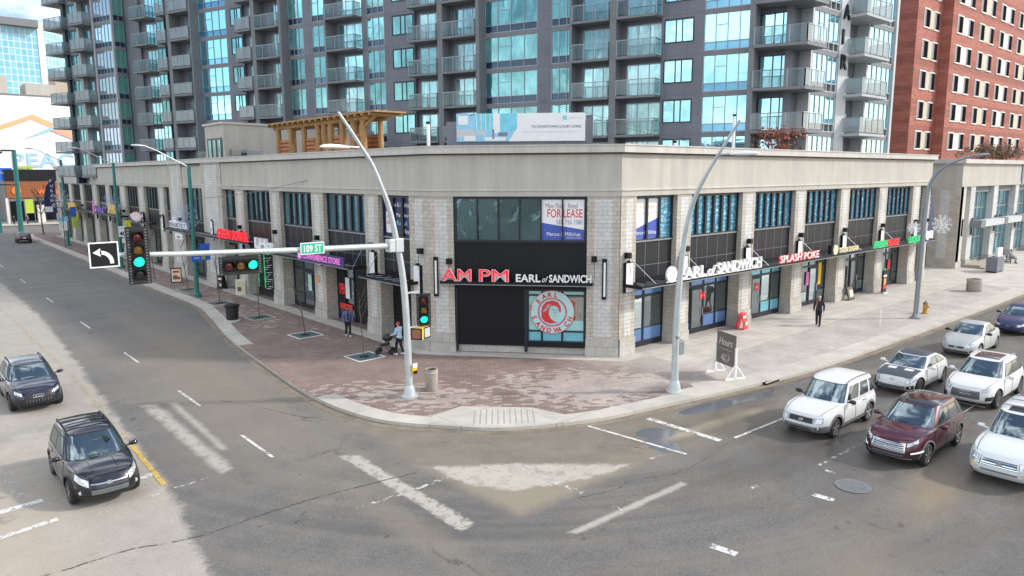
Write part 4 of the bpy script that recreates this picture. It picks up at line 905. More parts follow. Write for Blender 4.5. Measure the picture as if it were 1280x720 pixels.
# right-hand side of the tower
g = MB(FX); g.box(50.6, 52.5, 8, TOP, -.9, -.85, 1); g.box(56.75, 58.35, 8, TOP, -.9, .12, 0); g.box(52.5, 52.75, 8, TOP, -.9, .05, 0); g.box(66.75, 67.1, 8, TOP, -.9, .2, 0); g.build('wall_panel', ['towerpale', 'tower'], tow)
for k in range(-1, 5):
    z = fl(k)
    glaze(FX, 52.75, 56.7, 5, 'tow_blue', z, .0, span='tow_rail', pale='towerpale'); glaze(FX, 62.0, 66.7, 5, 'tow_blue', z, .0, span='tow_rail', pale='towerpale')
    g = MB(FX); g.box(61.8, 62.0, z, z+FH, -.9, .06, 0); g.quad(58.4, 59.9, z+.25, z+2.7, -.86, 1); g.box(60.4, 60.6, z+1.5, z+1.9, -.9, -.8, 2); g.build('balcony_door', ['towerpale', 'curt', 'whitesign'], tow)
    balcony(FX, 58.0, 62.6, z, 1.5, 'tow_rail_w', slabm='slabl')
t = thing('building_sign', (57, 27, 18), 'vertical dark letters A I R on the pale column of the tower', 'sign')
for i, ch in enumerate('AIR'): g = MB(FX); g.text(ch, 1.5, 57.0, 20.6-i*1.85, .12, 0, .12, 1.0 if ch != 'I' else .25, bold=.03); g.build('letter', 'black', t)
# left wing
WD = 1.55
g = MB(FW); g.box(-93.2, -83.95, 8, TOP, -.9, WD-.6, 0); g.box(-84.15, -83.95, 8, TOP, WD-.6, WD+.05, 1); g.box(-87.75, -87.5, 8, TOP, WD-.6, WD+.1, 1); g.box(-93.4, -92.85, 8, TOP, WD-.6, WD+.35, 2); g.box(-91.0, -90.6, 8, TOP, WD-.6, WD, 1); g.build('wing_wall', ['tower', 'slabl', 'frame'], tow)
for k in range(-1, 7):
    z = fl(k)
    glaze(FW, -87.5, -84.15, 5, 'tow_pale', z, WD-.05, span='tow_span')
    glaze(FW, -92.85, -91.0, 3, 'tow_glass', z, WD-.05, span='tow_rail')
    balcony(FW, -90.7, -87.8, z, WD+1.2, 'tow_rail_w', WD-.6); balcony(FW, -96.2, -92.6, z, WD+1.0, 'tow_rail_w', WD-2.4)
    g = MB(FW); g.quad(-90.5, -89.3, z+.25, z+2.6, WD-.58, 0); g.box(-88.6, -88.4, z+1.5, z+1.9, WD-.6, WD-.5, 1); g.build('balcony_door', ['curt', 'whitesign'], tow)
    glaze(FG, -1.5, -.12, 2, 'tow_green', z, .14, vent=False)

# ------------------------------------------------------------------ red brick building on the right
brick = thing('brick_building', (94.6, 31.9, 0), 'tall red brick building with paired narrow windows and pale panels', 'building')
g = MB(); g.prism([(87.4, 33), (94.6, 33), (94.6, 31.9), (175, 31.9), (175, 75), (87.4, 75)], 0, 44, 0); g.build('wall', 'brick', brick)
FB1 = FR((0, 31.9), (1, 0), (0, -1)); FB2 = FR((0, 33), (1, 0), (0, -1))
M['bwin'] = mat('dark_brick_window', (.014, .015, .020), .95, var=.3, scale=.4, spec=0.0)
M['panelc'] = mat('cream_panel', (.58, .52, .40), .7, var=.06); M['panelw'] = mat('white_panel', (.68, .66, .62), .7, var=.05)
def bwin(fr, a, b, z, mul=True):
    g = MB(fr); g.box(a-.08, b+.08, z+1.82, z+1.98, -.05, .05, 0); g.box(a-.1, b+.1, z-.16, z, -.05, .08, 0)
    g.box(a, b, z, z+1.82, -.05, .012, 1); g.box(a, a+.10, z, z+1.82, .0, .03, 0); g.box(a+.10, a+.62, z+.1, z+1.8, .012, .016, 2)
    g.build('window', ['panelw', 'bwin', 'slab'], brick)
for r_ in range(6):
    z = 26.8+3.32-3.32*r_-1.85
    for p in range(4):
        x0 = 96.1+7.55*p
        bwin(FB1, x0, x0+1.75, z); bwin(FB1, x0+3.6, x0+5.35, z)
        g = MB(FB1); g.box(x0+1.85, x0+3.55, z-.1, z+1.9, -.05, .025); g.build('panel', 'panelc' if p % 2 else 'panelw', brick)
    bwin(FB2, 89.2, 90.9, z); bwin(FB2, 92.2, 93.7, z)
    g = MB(FB2); g.box(91.0, 92.1, z-.1, z+1.9, -.05, .025); g.build('panel', 'panelc', brick)

# ------------------------------------------------------------------ second retail block further right
pod = thing('retail_building', (75.5, 23.5, 0), 'smaller beige retail block across the gap with tall glazing and slim piers', 'building')
O2 = [(75.5, 70), (75.5, 23.5), (175, 23.5)]
F2 = FR((0, 23.5), (1, 0), (0, -1)); F2L = FR((75.5, 0), (0, -1), (-1, 0))
g = MB(); wallstrip(g, O2, -1.6, -.75, 0, 9.7, 0); g.build('core_wall', 'stone', pod)
g = MB(); wallstrip(g, O2, -.75, .0, 7.9, 9.75, 0); wallstrip(g, O2, -.75, .06, 7.6, 7.9, 0); g.box(93.6, 94.2, 23.4, 23.6, 7.5, 9.9, 1); g.build('fascia', ['fascia', 'slab'], pod)
g = MB(); wallstrip(g, O2, -.8, .28, 9.75, 10.14, 0); g.build('parapet', 'cap', pod)
g = MB(); g.poly([(76, 24, 9.6), (174, 24, 9.6), (174, 70, 9.6), (76, 70, 9.6)]); g.build('roof', 'roofing', pod)
P2 = [(75.5, 76.9), (78.2, 79.4), (85.0, 86.3), (92.2, 93.3), (98.6, 99.8), (105, 106.2), (111.5, 112.7), (118, 119.2)]
for a, b in P2:
    g = MB(F2); g.box(a, b, .6, 7.6, -.76, 0, 0); g.box(a-.04, b+.04, 0, .6, -.76, .06, 1); g.build('pier', ['stonew', 'plinth'], pod)
    l = MB(F2); l.tube([l._p(((a+b)/2, 3.0, .12)), l._p(((a+b)/2, 4.6, .12))], .07, 6); l.build('wall_lamp', 'black', pod)
for (a, b), (c, d) in zip(P2[1:], P2[2:]):
    g = MB(F2); g.box(b, c, 7.0, 7.6, -.74, -.35, 2); g.quad(b, c, .3, 7.0, -.66, 1); n = 4
    for k in range(n+1): s = b+(c-b)*k/n; g.box(max(s-.06, b), min(s+.06, c), .3, 7.0, -.74, -.6, 0)
    for z in (.3, 2.5, 5.4): g.box(b, c, z, z+.12, -.74, -.59, 0)
    g.build('window', ['alum', 'win_left', 'slab'], pod)
g = MB(F2); g.box(79.0, 98, 3.75, 4.35, .05, .9, 0); g.box(78.7, 80.0, 3.7, 4.4, .0, .95, 1); g.box(86, 87, 3.7, 4.4, .0, .95, 1); g.box(92, 94, 3.7, 4.4, 0, .95, 1); g.build('canopy', ['towerpale', 'slab'], pod)
g = MB(F2L); g.box(-33, -27.2, 6.4, 7.2, -.4, .02, 0); g.quad(-30, -26, .2, 3.4, .012, 1); g.build('side_opening', ['frame', 'bwin'], pod)
g = MB(F2L); g.box(-26.0, -23.5, 0, 7.6, -.7, .05, 0); g.box(-25.2, -24.4, .9, 7.3, -.6, .062, 1); g.build('pier', ['stone', 'stonew'], pod)
g = MB(); g.box(77.2, 85.0, 21.9, 23.4, -.01, .28, 0); g.box(76.9, 85.2, 21.4, 21.9, -.01, .14, 0); o = g.build('entrance_steps', 'concdark'); tag(o, 'low concrete steps in front of the smaller retail block', 'steps')

# ------------------------------------------------------------------ far end of the left street
M['whitewall'] = mat('white_rendered_wall', (.80, .80, .79), .8, var=.03); M['skyblue2'] = mat('pale_blue_wall_print', (.34, .58, .70), .7, var=.05); M['orange2'] = mat('peach_wall_print', (.78, .44, .24), .7, var=.05); M['red2'] = mat('salmon_wall_print', (.75, .38, .30), .7, var=.05); M['log2'] = mat('tan_roof_plant', (.45, .38, .30), .7)
M['orangewood'] = mat('orange_timber', (.36, .13, .05), .6, var=.2); M['orangelit'] = emis('lit_orange_letters', (1.0, .28, .06), .5); M['lime'] = mat('lime_print', (.45, .60, .06), .5)
def m_farg():
    n = NT('gridded_office_glass'); c, f = n.brick(n.wallvec(), 2.6, 3.3, .16, (.16, .42, .56), (.24, .52, .64), (.66, .74, .78), 0)
    n.set('Base Color', c); n.set('Roughness', n.ramp(f, (0, .12), (1, .5))); return n.m
M['far_grid'] = m_farg()
peace = thing('office_building', (32, 230, 0), 'large white windowless wall with a pale blue PEACE lettering and orange roof emblem', 'building')
FP = FR((0, 230), (1, 0), (0, -1))
g = MB(); g.prism([(5, 230), (75, 230), (75, 270), (5, 270)], 0, 29.6, 0); g.box(4.8, 75.2, 229.9, 270.2, 29.6, 30.0, 1); g.build('wall', ['whitewall', 'slab'], peace)
g = MB(FP)
g.fprism([(18, 17.4), (32.6, 23.6), (47, 17.2), (47, 18.6), (33, 25.0), (18, 18.6)], .02, .1, 1); g.fprism([(30, 18.2), (44, 25.6), (44, 24.2), (36.5, 20.6)], .1, .16, 0)
g.fprism([(38, 21.5), (47, 17.2), (47, 16.2), (36.6, 21.0)], .16, .2, 2)
g.build('roof_emblem', ['skyblue2', 'orange2', 'red2'], peace)
g = MB(FP); g.text('PEACE', 5.0, 27.6, 11.4, .02, 0, .2, 17.2, bold=.1, spacing=1.1); g.build('wall_letters', 'skyblue2', peace)
g = MB(); g.box(24, 29, 236, 246, 30, 35, 0); g.box(33, 40, 236, 246, 30, 33.5, 0); g.box(40, 46, 236, 246, 30, 37, 1); g.build('roof_plant', ['fascia', 'log2'], peace)
off = thing('office_building', (70, 450, 0), 'distant blue glass office slab beyond the white wall', 'building')
g = MB(); g.prism([(20, 445), (70.4, 450), (72.6, 450.5), (84, 461), (84, 500), (20, 500)], 0, 83, 0); g.build('wall', 'far_grid', off)
g = MB(); g.box(19, 70.4, 444.5, 499, 83, 86.5, 0); g.box(70.4, 73.2, 449.6, 452, 0, 86.5, 1); g.box(73, 84.5, 461.5, 499, 83, 84.5, 0); g.box(72, 79, 466, 480, 84.5, 88, 0); g.build('roof', ['slab', 'panelw'], off)
ward = thing('shop_building', (23, 168, 0), 'low shop with orange slatted upper wall and dark roof band at the street end', 'building')
F3 = FR((0, 168), (1, 0), (0, -1))
g = MB(); g.box(18.6, 30, 168, 190, 0, 10.1, 0); g.build('wall', 'slab', ward)
g = MB(F3); g.box(18.5, 30, 8.0, 10.2, .0, .3, 0); g.build('roof_band', 'dark', ward)
g = MB(F3); g.box(18.6, 27.6, 4.8, 8.0, .0, .2, 0)
for k in range(30): g.box(18.65+k*.3, 18.85+k*.3, 4.85, 7.95, .2, .26, 0)
g.build('slatted_wall', 'orangewood', ward)
g = MB(F3)
for s in (19.0, 21.6, 24.2): g.box(s, s+2.2, .4, 4.2, .0, .06)
g.build('window', 'bwin', ward)
g = MB(F3); g.box(18.3, 18.7, 0, 4.8, 0, .6, 0); g.build('pier', 'panelw', ward); g = MB(F3); g.box(23.2, 24.4, 0, 3.4, .1, 1.2, 0); g.build('pier', 'panelw', ward)
sign('shop_sign', F3, 'orange WARD letters on the slatted shop wall', lambda g: (g.text('WARD', 1.25, 23.6, 5.5, .3, 0, .1, 3.4, bold=.05), g.text('the', .5, 24.6, 6.9, .3, 1, .08, 1.0)), ['orangelit', 'redprint'])
sign('shop_sign', F3, 'round orange shop badge on the slatted wall', lambda g: g.fprism([(20.2+.8*math.cos(a), 6.2+.8*math.sin(a)) for a in np.arange(0, 6.2, .5)], .3, .4, 0), ['orangelit'])
def bill(g): g.box(17.5, 19.9, 8.1, 10.5, -.3, 0, 0); g.text('PARK', .7, 17.8, 9.3, 0, 1, .05, 1.8); g.box(18.5, 18.8, 0, 8.1, -.3, -.05, 2)
sign('billboard', F3, 'small blue billboard on a post at the street end', bill, ['blue', 'whitesign', 'slab'], cat='billboard')
def bill2(g): g.box(20.6, 23.6, 9.9, 10.9, -2.6, -2.3, 0); g.text('SALE', .5, 21.0, 10.2, -2.3, 1, .05, 2.0); g.box(21.9, 22.1, 9.0, 9.9, -2.6, -2.3, 2)
sign('billboard', F3, 'lime green board above the low shop roof', bill2, ['lime', 'greyprint', 'slab'], cat='billboard')
sign('street_banner', F3, 'lime green banner on a post in front of the low shop', lambda g: (g.box(20.9, 22.2, 2.0, 4.6, 4, 4.05, 0), g.tube([g._p((22.3, 0, 4)), g._p((22.3, 5, 4))], .06, 6, 1)), ['lime', 'slab'], cat='banner')
low = thing('commercial_building', (8, 185, 0), 'cream low rise building at the far left edge', 'building')
g = MB(); g.box(-30, 17.0, 185, 210, 0, 9.5, 0); g.build('wall', 'panelc', low)
g = MB(); [g.box(-28+k*4, -26+k*4, 184.94, 185.1, 1, 3.6) for k in range(11)]; g.build('window', 'bwin', low)
g = MB(); g.box(-30.3, 17.3, 184.7, 210.3, 9.5, 10, 0); g.build('roof', 'slab', low)
# ================================================================== roof of the retail block
M['hydrant'] = mat('hydrant_yellow', (.50, .27, .03), .5, var=.2, scale=8); M['skyblue3'] = mat('aqua_print', (.20, .62, .75), .4); M['lightgrey'] = mat('light_grey_print', (.55, .57, .58), .5); M['orange2d'] = mat('amber_dark_display', (.30, .13, .08), .3); M['lightgrey2'] = mat('grey_display', (.45, .47, .44), .3)
M['signgreen'] = mat('green_street_sign', (.01, .42, .24), .4, var=.04); M['lime2'] = mat('yellow_green_sign', (.62, .60, .05), .45); M['blue2'] = mat('pale_blue_wire', (.30, .42, .66), .4); M['ironc'] = mat('cast_iron', (.06, .055, .06), .35, .5)
bb = thing('billboard', (25.7, 28.8, 9.6), 'white roof billboard with a bright living room picture and DOWNTOWN LUXURY LIVING text', 'billboard')
FB = FR((23.33, 31.22), (4.78, -4.79), (-1, -1))
g = MB(FB); g.box(-.55, 7.15, 9.62, 11.72, -.35, -.2, 0); g.box(6.8, 7.15, 9.62, 12.0, -.36, -.19, 0); g.build('screen_wall', 'tower', bb)
g = MB(FB); g.box(0, 6.76, 10.68, 12.12, -.2, -.1, 0); g.build('board', 'whitesign', bb)
def room(g):
    d = -.096
    q = lambda a, b, c, e, m, k: g.quad(a, b, c, e, d+k*.002, m)
    q(0, 3.0, 10.68, 12.12, 0, 0); q(.98, 1.95, 11.2, 12.12, 1, 1); q(2.3, 3.2, 11.2, 12.12, 1, 1); q(1.95, 2.3, 11.1, 12.12, 2, 1); q(.1, .6, 11.55, 12.0, 2, 1)
    for k in range(4): q(1.05+k*.24, 1.08+k*.24, 11.2, 12.12, 2, 2)
    q(0, 1.0, 10.9, 11.3, 3, 2); q(.4, 1.0, 10.72, 10.98, 2, 3); q(1.1, 1.5, 11.0, 11.28, 3, 3); q(1.5, 2.6, 10.72, 10.9, 2, 3); q(2.2, 2.7, 10.95, 11.15, 4, 3); q(1.9, 2.0, 10.8, 11.3, 4, 4)
    g.poly([(2.75, 10.68, d+.01), (3.3, 11.5, d+.01), (3.3, 12.12, d+.01), (3.5, 12.12, d+.01), (3.5, 10.68, d+.01)], 2)
    g.text('TO DOWNTOWN LUXURY LIVING', .19, 3.95, 11.36, d, 4, .004, 2.6, bold=.004); g.text('one and two bedroom apartment homes   leasing now', .11, 3.4, 11.13, d, 5, .003, 3.1); q(5.58, 5.8, 11.75, 11.97, 1, 1); g.text('LIVING', .16, 5.9, 11.8, d, 5, .003, .75)
g = MB(FB); room(g); g.build('printed_picture', ['skyblue', 'skyblue3', 'whitesign', 'lightgrey', 'greyprint', 'lightgrey'], bb)
perg = thing('log_pergola', (25.5, 46.5, 9.6), 'peeled log pergola with cedar infill on the roof terrace', 'pergola')
def log(g, a, b, r, m=0): g.tube([a, b], [r, r*.94], 9, m)
YP = lambda y: 38.1+(y-36.6)*.783
for i, y in enumerate((55.4, 52.6, 49.9, 47.2, 46.0, 44.8, 42.8, 40.9, 39.4)):
    g = MB(); y = YP(y); log(g, (23.0, y, 9.62), (23.0, y, 12.3), .21); g.build('post', 'log', perg, smooth=True)
    if i % 2 == 0: g = MB(); log(g, (24.2, y, 9.62), (24.2, y, 12.3), .19); g.build('post', 'log', perg, smooth=True)
g = MB(); log(g, (23.0, YP(56.2), 12.42), (23.0, YP(38.4), 12.42), .17); log(g, (24.2, YP(56.2), 12.42), (24.2, YP(38.4), 12.42), .17); g.build('beam', 'log', perg, smooth=True)
g = MB(); g.box(22.5, 24.7, YP(36.6), YP(56.4), 12.64, 12.74, 0)
for k in range(18): log(g, (22.45, YP(37.3+k*1.12), 12.56), (24.75, YP(37.3+k*1.12), 12.56), .09)
g.build('roof', 'log', perg)
for x_, spans in ((23.12, ((53.0, 55.2), (48.0, 49.6), (43.2, 44.5), (39.6, 40.7))), (24.2, ((39.6, 42.6), (45.0, 52.0)))):
    for (y0, y1) in spans:
        y0, y1 = YP(y0), YP(y1)
        g = MB()
        for k in range(7): log(g, (x_, y0, 9.75+k*.27), (x_, y1, 9.75+k*.27), .14)
        g.build('infill_panel', 'plank', perg, smooth=True)
g = MB(); log(g, (23.0, YP(39.4), 11.8), (23.0, YP(37.4), 12.5), .1); g.build('brace', 'log', perg)
hut = thing('stair_penthouse', (22.5, 60, 9.6), 'plain beige stair penthouse with a striped side window on the roof', 'building')
g = MB(); g.prism([(20.9, 58.3), (33, 60.2), (33, 66), (20.9, 62.5)], 9.6, 12.95, 0); g.build('wall', 'fascia', hut)
g = MB(); g.prism([(20.75, 58.15), (33.1, 60.05), (33.1, 66.1), (20.75, 62.65)], 12.95, 13.1, 0); g.build('roof', 'cap', hut)
g = MB(); g.box(20.86, 20.93, 58.6, 62.0, 9.7, 11.9, 0); g.build('window', 'frame', hut)
for k in range(3): g = MB(); g.box(20.82, 20.87, 58.9+k*1.05, 59.5+k*1.05, 9.75, 11.75, 0); g.build('pane', 'win_left', hut)
def post_light(x, y, z0, z1, label):
    t = thing('post_light', (x, y, z0), label, 'lamp', 'slim light posts on the roof terrace'); g = MB(); g.tube([(x, y, z0), (x, y, z0+.7)], .11, 8, 0); g.tube([(x, y, z1-.12), (x, y, z1)], .11, 8, 0); g.build('pole', 'black', t)
    g = MB(); g.tube([(x, y, z0+.7), (x, y, z1-.12)], .09, 8, 0); g.build('light_tube', 'whitesign', t)
post_light(39.7, 25.0, 9.6, 12.5, 'slim white light post on the roof beside the tall blue glazing'); post_light(22.5, 32.6, 9.6, 11.75, 'short white light post at the left end of the roof billboard'); post_light(25.2, 50.5, 9.6, 11.9, 'white light post inside the log pergola'); post_light(33.3, 24.6, 9.6, 10.75, 'low white post on the roof just right of the billboard')
t = thing('rooftop_unit', (22.6, 57.2, 9.6), 'small grey ventilation unit on the roof before the penthouse', 'ventilation unit')
g = MB(); g.box(22.0, 23.2, 56.4, 57.8, 9.6, 10.95); g.build('casing', 'alum', t, bevel=.05); g = MB(); g.box(21.95, 22.02, 56.6, 57.6, 9.9, 10.7); g.build('grille', 'frame', t)
t = thing('glass_balustrade', (21.6, 63, 9.6), 'frosted glass guard rail along the roof edge', 'railing')
g = MB(); g.box(21.3, 21.34, 57.9, 66, 9.7, 11.0); g.build('glass', 'tow_rail', t)
for y in np.arange(57.9, 66.1, 1.35): g = MB(); g.box(21.28, 21.36, y, y+.05, 9.6, 11.05); g.build('post', 'alum', t)
def cable(a, b, sag, label, r=.018):
    a, b = Vector(a), Vector(b); P = [a.lerp(b, k/24)-Vector((0, 0, sag*4*(k/24)*(1-k/24))) for k in range(25)]
    g = MB(); g.tube(P, r, 5); tag(g.build('overhead_cable', 'greyplastic'), label, 'cable')
cable((24.0, 30.5, 12.1), (17.35, 55.7, 7.3), 1.0, 'thin cable sagging from the billboard down to the green lamp post'); cable(tuple(FW.P(-28.3, 15.2, .1)), (38.5, 24.0, 10.4), .5, 'thin pale cable from the tower wall down to the right roof edge')

# ------------------------------------------------------------------ vegetation
M['redleaf'] = mat('russet_dry_leaf', (.24, .075, .045), .7, var=.35, scale=2); M['brownleaf'] = mat('dry_brown_leaf', (.19, .12, .075), .8, var=.35, scale=2)
def shrub(name, x, y, z, w, h, m, label, seed, n=900, cat='shrub'):
    r = random.Random(seed); t = thing(name, (x, y, z), label, cat)
    g = MB()
    for k in range(9):
        a = r.uniform(0, 6.28); q = r.uniform(.2, .45)*w; g.tube([(x, y, z), (x+q*.4*math.cos(a), y+q*.4*math.sin(a), z+h*.45), (x+q*math.cos(a), y+q*math.sin(a), z+h*r.uniform(.75, 1.0))], [.04, .025, .008], 5)
    g.build('stem', 'bark', t)
    g = MB(); cl = [(r.gauss(0, .26)*w, r.gauss(0, .26)*w, r.uniform(.3, .9)*h, r.uniform(.14, .30)) for _ in range(16)]
    for k in range(n):
        cx, cy, cz, cr_ = r.choice(cl); v = Vector((r.gauss(0, 1), r.gauss(0, 1), r.gauss(0, .8))).normalized()*cr_*w*r.uniform(.3, 1); p = Vector((x+cx, y+cy, z+cz))+v
        if p.z < z: continue
        a = Vector((r.gauss(0, 1), r.gauss(0, 1), r.gauss(0, 1))).normalized(); b = a.orthogonal().normalized(); s = r.uniform(.05, .11)
        g.add([p-a*s-b*s*.5, p+a*s-b*s*.5, p+a*s*1.1+b*s*.5, p-a*s+b*s*.6], [(0, 1, 2, 3)])
    g.build('foliage', m, t, recalc=False)
shrub('ornamental_tree', 46.0, 25.3, 9.6, 2.6, 2.3, 'redleaf', 'bushy tree with russet red leaves on the retail roof', 3, 1100, 'tree')
shrub('shrub', 86.5, 25.6, 9.6, 3.6, 2.1, 'brownleaf', 'wide dry brown shrub on the right roof, nearer the lamp head', 5, 1300)
shrub('shrub', 95.8, 25.8, 9.6, 4.0, 2.2, 'brownleaf', 'dry brown shrub on the right roof, farther from the lamp head', 8, 1300)
def bare_tree(x, y, h, label, seed, lean=(0, 0), split=.45, rad=.045, grp=None, name='young_tree', n=7):
    r = random.Random(seed); t = thing(name, (x, y, 0), label, 'tree', grp)
    P = [Vector((x+lean[0]*k/5+r.uniform(-.02, .02), y+lean[1]*k/5+r.uniform(-.02, .02), h*k/5)) for k in range(6)]
    g = MB(); g.tube(P, [rad*(1-.14*k) for k in range(6)], 6); g.build('trunk', 'bark', t)
    g = MB()
    for k in range(n):
        f = r.uniform(split, .95); p = P[0].lerp(P[-1], f); a = r.uniform(0, 6.28); L = h*r.uniform(.16, .34)
        q = p+Vector((math.cos(a)*L*.45, math.sin(a)*L*.45, L*.85)); g.tube([p, p.lerp(q, .5)+Vector((0, 0, -.05)), q], [rad*.45, rad*.3, rad*.12], 5)
        for j in range(3):
            b = a+r.uniform(-1, 1); s = p.lerp(q, r.uniform(.4, .9)); e = s+Vector((math.cos(b)*L*.22, math.sin(b)*L*.22, L*.35)); g.tube([s, e], [rad*.2, rad*.08], 4)
    g.build('crown', 'bark', t)
GRP = 'young bare trees in square grates along the left pavement'
bare_tree(17.45, 31.35, 3.3, 'thin bare sapling in the grate nearest the corner, white stake at its foot', 1, (-.1, .1), .5, .03, GRP, n=4)
bare_tree(17.5, 38.0, 3.4, 'bare sapling with a wide forked top in the second grate from the corner', 2, (-.35, .1), .35, .04, GRP, n=6)
bare_tree(17.6, 44.8, 3.2, 'bare sapling in the third grate, right of the black litter bin', 3, (-.05, .1), .5, .035, GRP)
bare_tree(17.55, 51.8, 4.2, 'bare sapling in front of the shop with the big red letters', 4, (-.1, .1), .5, .04, GRP)
bare_tree(17.9, 59.8, 3.6, 'bare sapling just behind the first green lamp post', 5, (-.4, 0), .5, .035, GRP)
bare_tree(17.6, 68, 4.4, 'slim bare tree between the first two green lamp posts', 6, (-.2, 0), .4, .04, GRP)
bare_tree(18.8, 132, 6.5, 'dark bare street tree at the far end of the left pavement', 9, (-.2, 0), .35, .12, None, 'street_tree', 16)
bare_tree(17.3, 106, 5.0, 'bare tree beside the third green lamp post', 10, (0, 0), .35, .06, None, 'street_tree', 10)
def grate(x, y, label, pale, sz=.75, rz=.04):
    t = thing('tree_grate', (x, y, 0), label, 'tree grate', 'square tree grates along the left pavement', rz)
    g = MB(); g.box(-sz, sz, -sz, -sz+.07, 0, .018); g.box(-sz, sz, sz-.07, sz, 0, .018); g.box(-sz, -sz+.07, -sz+.07, sz-.07, 0, .018); g.box(sz-.07, sz, -sz+.07, sz-.07, 0, .018); g.build('frame', 'whitesign' if pale else 'conc', t, world=False)
    g = MB()
    for k in range(12):
        y0 = -sz+.07+k*(2*sz-.14)/12; g.box(-sz+.07, sz-.07, y0, y0+.09, .002, .012, 0)
    g.box(-sz+.07, sz-.07, -sz+.07, sz-.07, .0, .004, 1); g.lathe([(.26, .0), (.26, .016), (.2, .02)], n=16, m=1)
    g.build('grille', ['bronze', 'void'], t, world=False)
grate(17.5, 31.35, 'green cast grate with white border nearest the corner', True); grate(17.5, 38.0, 'green cast grate with pale border, second from the corner', True); grate(17.6, 44.8, 'tree grate right of the black litter bin', False); grate(17.55, 51.8, 'dull tree grate before the red lettered shop', False); grate(17.9, 59.8, 'tree grate behind the first green lamp post', False)

# ------------------------------------------------------------------ lamp posts and traffic signals
def cobra(g, p, d, m=0, L=.85):
    p = Vector(p); d = Vector(d).normalized(); s = d.cross(Vector((0, 0, 1)))
    V = []; n = 12; st = [(0, .05, .05), (.15, .09, .07), (.35, .16, .10), (.65, .19, .11), (.9, .13, .08), (1.0, .03, .03)]
    for f, w, h in st:
        for k in range(n): a = 2*math.pi*k/n; V.append(p+d*(L*f)+s*(w*math.cos(a))+Vector((0, 0, h*math.sin(a)*(1 if math.sin(a) > 0 else .6))))
    F = [(i*n+k, i*n+(k+1) % n, (i+1)*n+(k+1) % n, (i+1)*n+k) for i in range(len(st)-1) for k in range(n)]+[tuple(range(n)), tuple(range((len(st)-1)*n, len(st)*n))]
    g.add(V, F, m)
def bent(path, name, label, lum, ldir, grp='pale grey curved street lamps'):
    p0 = path[0]; t = thing(name, p0, label, 'street lamp', grp)
    P = crom3(path, 5); n = len(P); g = MB(); g.tube(P, [.155-.105*(k/(n-1)) for k in range(n)], 12); g.build('pole', 'steel', t, smooth=True)
    g = MB(); g.lathe([(.34, 0), (.34, .07), (.26, .1), (.22, .34), (.165, .5)], p0, 18); g.build('base', 'steel', t, smooth=True)
    a = Vector(lum); d = Vector(ldir).normalized()
    g = MB(); g.tube([a, a+d*.55+Vector((0, 0, .02))], .035, 8); g.build('lamp_arm', 'steel', t)
    g = MB(); cobra(g, a+d*.5, d, 0, 1.15); g.build('lamp_head', 'whitesign', t, smooth=True)
    return t
def crom3(P, n):
    P = [Vector(p) for p in P]; o = []
    for i in range(len(P)-1):
        a, b, c, d = P[max(i-1, 0)], P[i], P[i+1], P[min(i+2, len(P)-1)]
        for k in range(n): t = k/n; o.append(.5*((2*b)+(c-a)*t+(2*a-5*b+4*c-d)*t*t+(3*b-a-3*c+d)*t**3))
    return o+[P[-1]]
pa = [(15.55, 24.28, 0), (15.5, 24.28, 3.2), (15.38, 24.28, 5.0), (15.19, 24.28, 6.2), (14.87, 24.28, 7.65), (14.55, 24.28, 8.5), (14.17, 24.28, 9.36), (13.74, 24.28, 10.0), (13.28, 24.28, 10.65), (12.86, 24.28, 11.22)]
lp1 = bent(pa, 'street_lamp', 'pale grey curved lamp post at the corner carrying the long signal arm', (13.74, 24.28, 9.98), (-1, 0, 0))
g = MB(); g.tube([(15.1, 24.28, 6.24), (11, 24.28, 6.36), (7, 24.28, 6.52), (4.75, 24.28, 6.66)], [.115, .10, .082, .07], 12); g.build('signal_arm', 'steel', lp1, smooth=True)
g = MB(); g.box(14.72, 15.0, 24.1, 24.46, 6.0, 6.5); g.box(15.0, 15.36, 24.08, 24.48, 5.98, 6.52); g.build('arm_clamp', 'steel', lp1, bevel=.03)
g = MB(); g.box(15.6, 15.8, 24.06, 24.2, .98, 1.25, 0); g.box(15.62, 15.78, 24.0, 24.07, 1.0, 1.12, 1); g.box(15.6, 15.8, 24.03, 24.08, 1.25, 1.42, 2); g.build('push_button', ['yellow', 'black', 'whitesign'], lp1)
for k, z in enumerate((2.86, 4.28)): g = MB(); g.box(15.5, 16.1, 24.22, 24.28, z, z+.06); g.build('bracket', 'steel', lp1)
pb = [(24.13, 17.47, 0), (24.13, 17.48, 2.4), (24.13, 17.42, 4.05), (24.13, 17.32, 5.54), (24.13, 17.14, 6.83), (24.13, 16.88, 7.8), (24.13, 16.41, 8.75), (24.13, 15.78, 9.72), (24.13, 14.96, 10.9)]
lp2 = bent(pb, 'street_lamp', 'pale grey curved lamp post by the brown chalkboard stand', (24.13, 15.8, 9.68), (0, -1, 0))
g = MB(); g.box(24.25, 24.6, 17.38, 17.62, 1.55, 2.15); g.box(24.0, 24.1, 17.28, 17.4, 2.3, 2.42); g.build('control_box', 'alum', lp2, bevel=.02)
pc = [(47.83, 16.8, 0), (47.83, 16.76, 4), (47.83, 16.72, 7.2), (47.83, 16.58, 8.3), (47.83, 16.2, 9.0), (47.83, 15.7, 9.42), (47.83, 15.0, 9.74), (47.83, 14.5, 9.9)]
t = thing('street_lamp', pc[0], 'grey lamp post with a long curved arm near the yellow hydrant', 'street lamp')
P = crom3(pc, 5); g = MB(); g.tube(P, [.15-.09*(k/(len(P)-1)) for k in range(len(P))], 12); g.build('pole', 'alum', t, smooth=True)
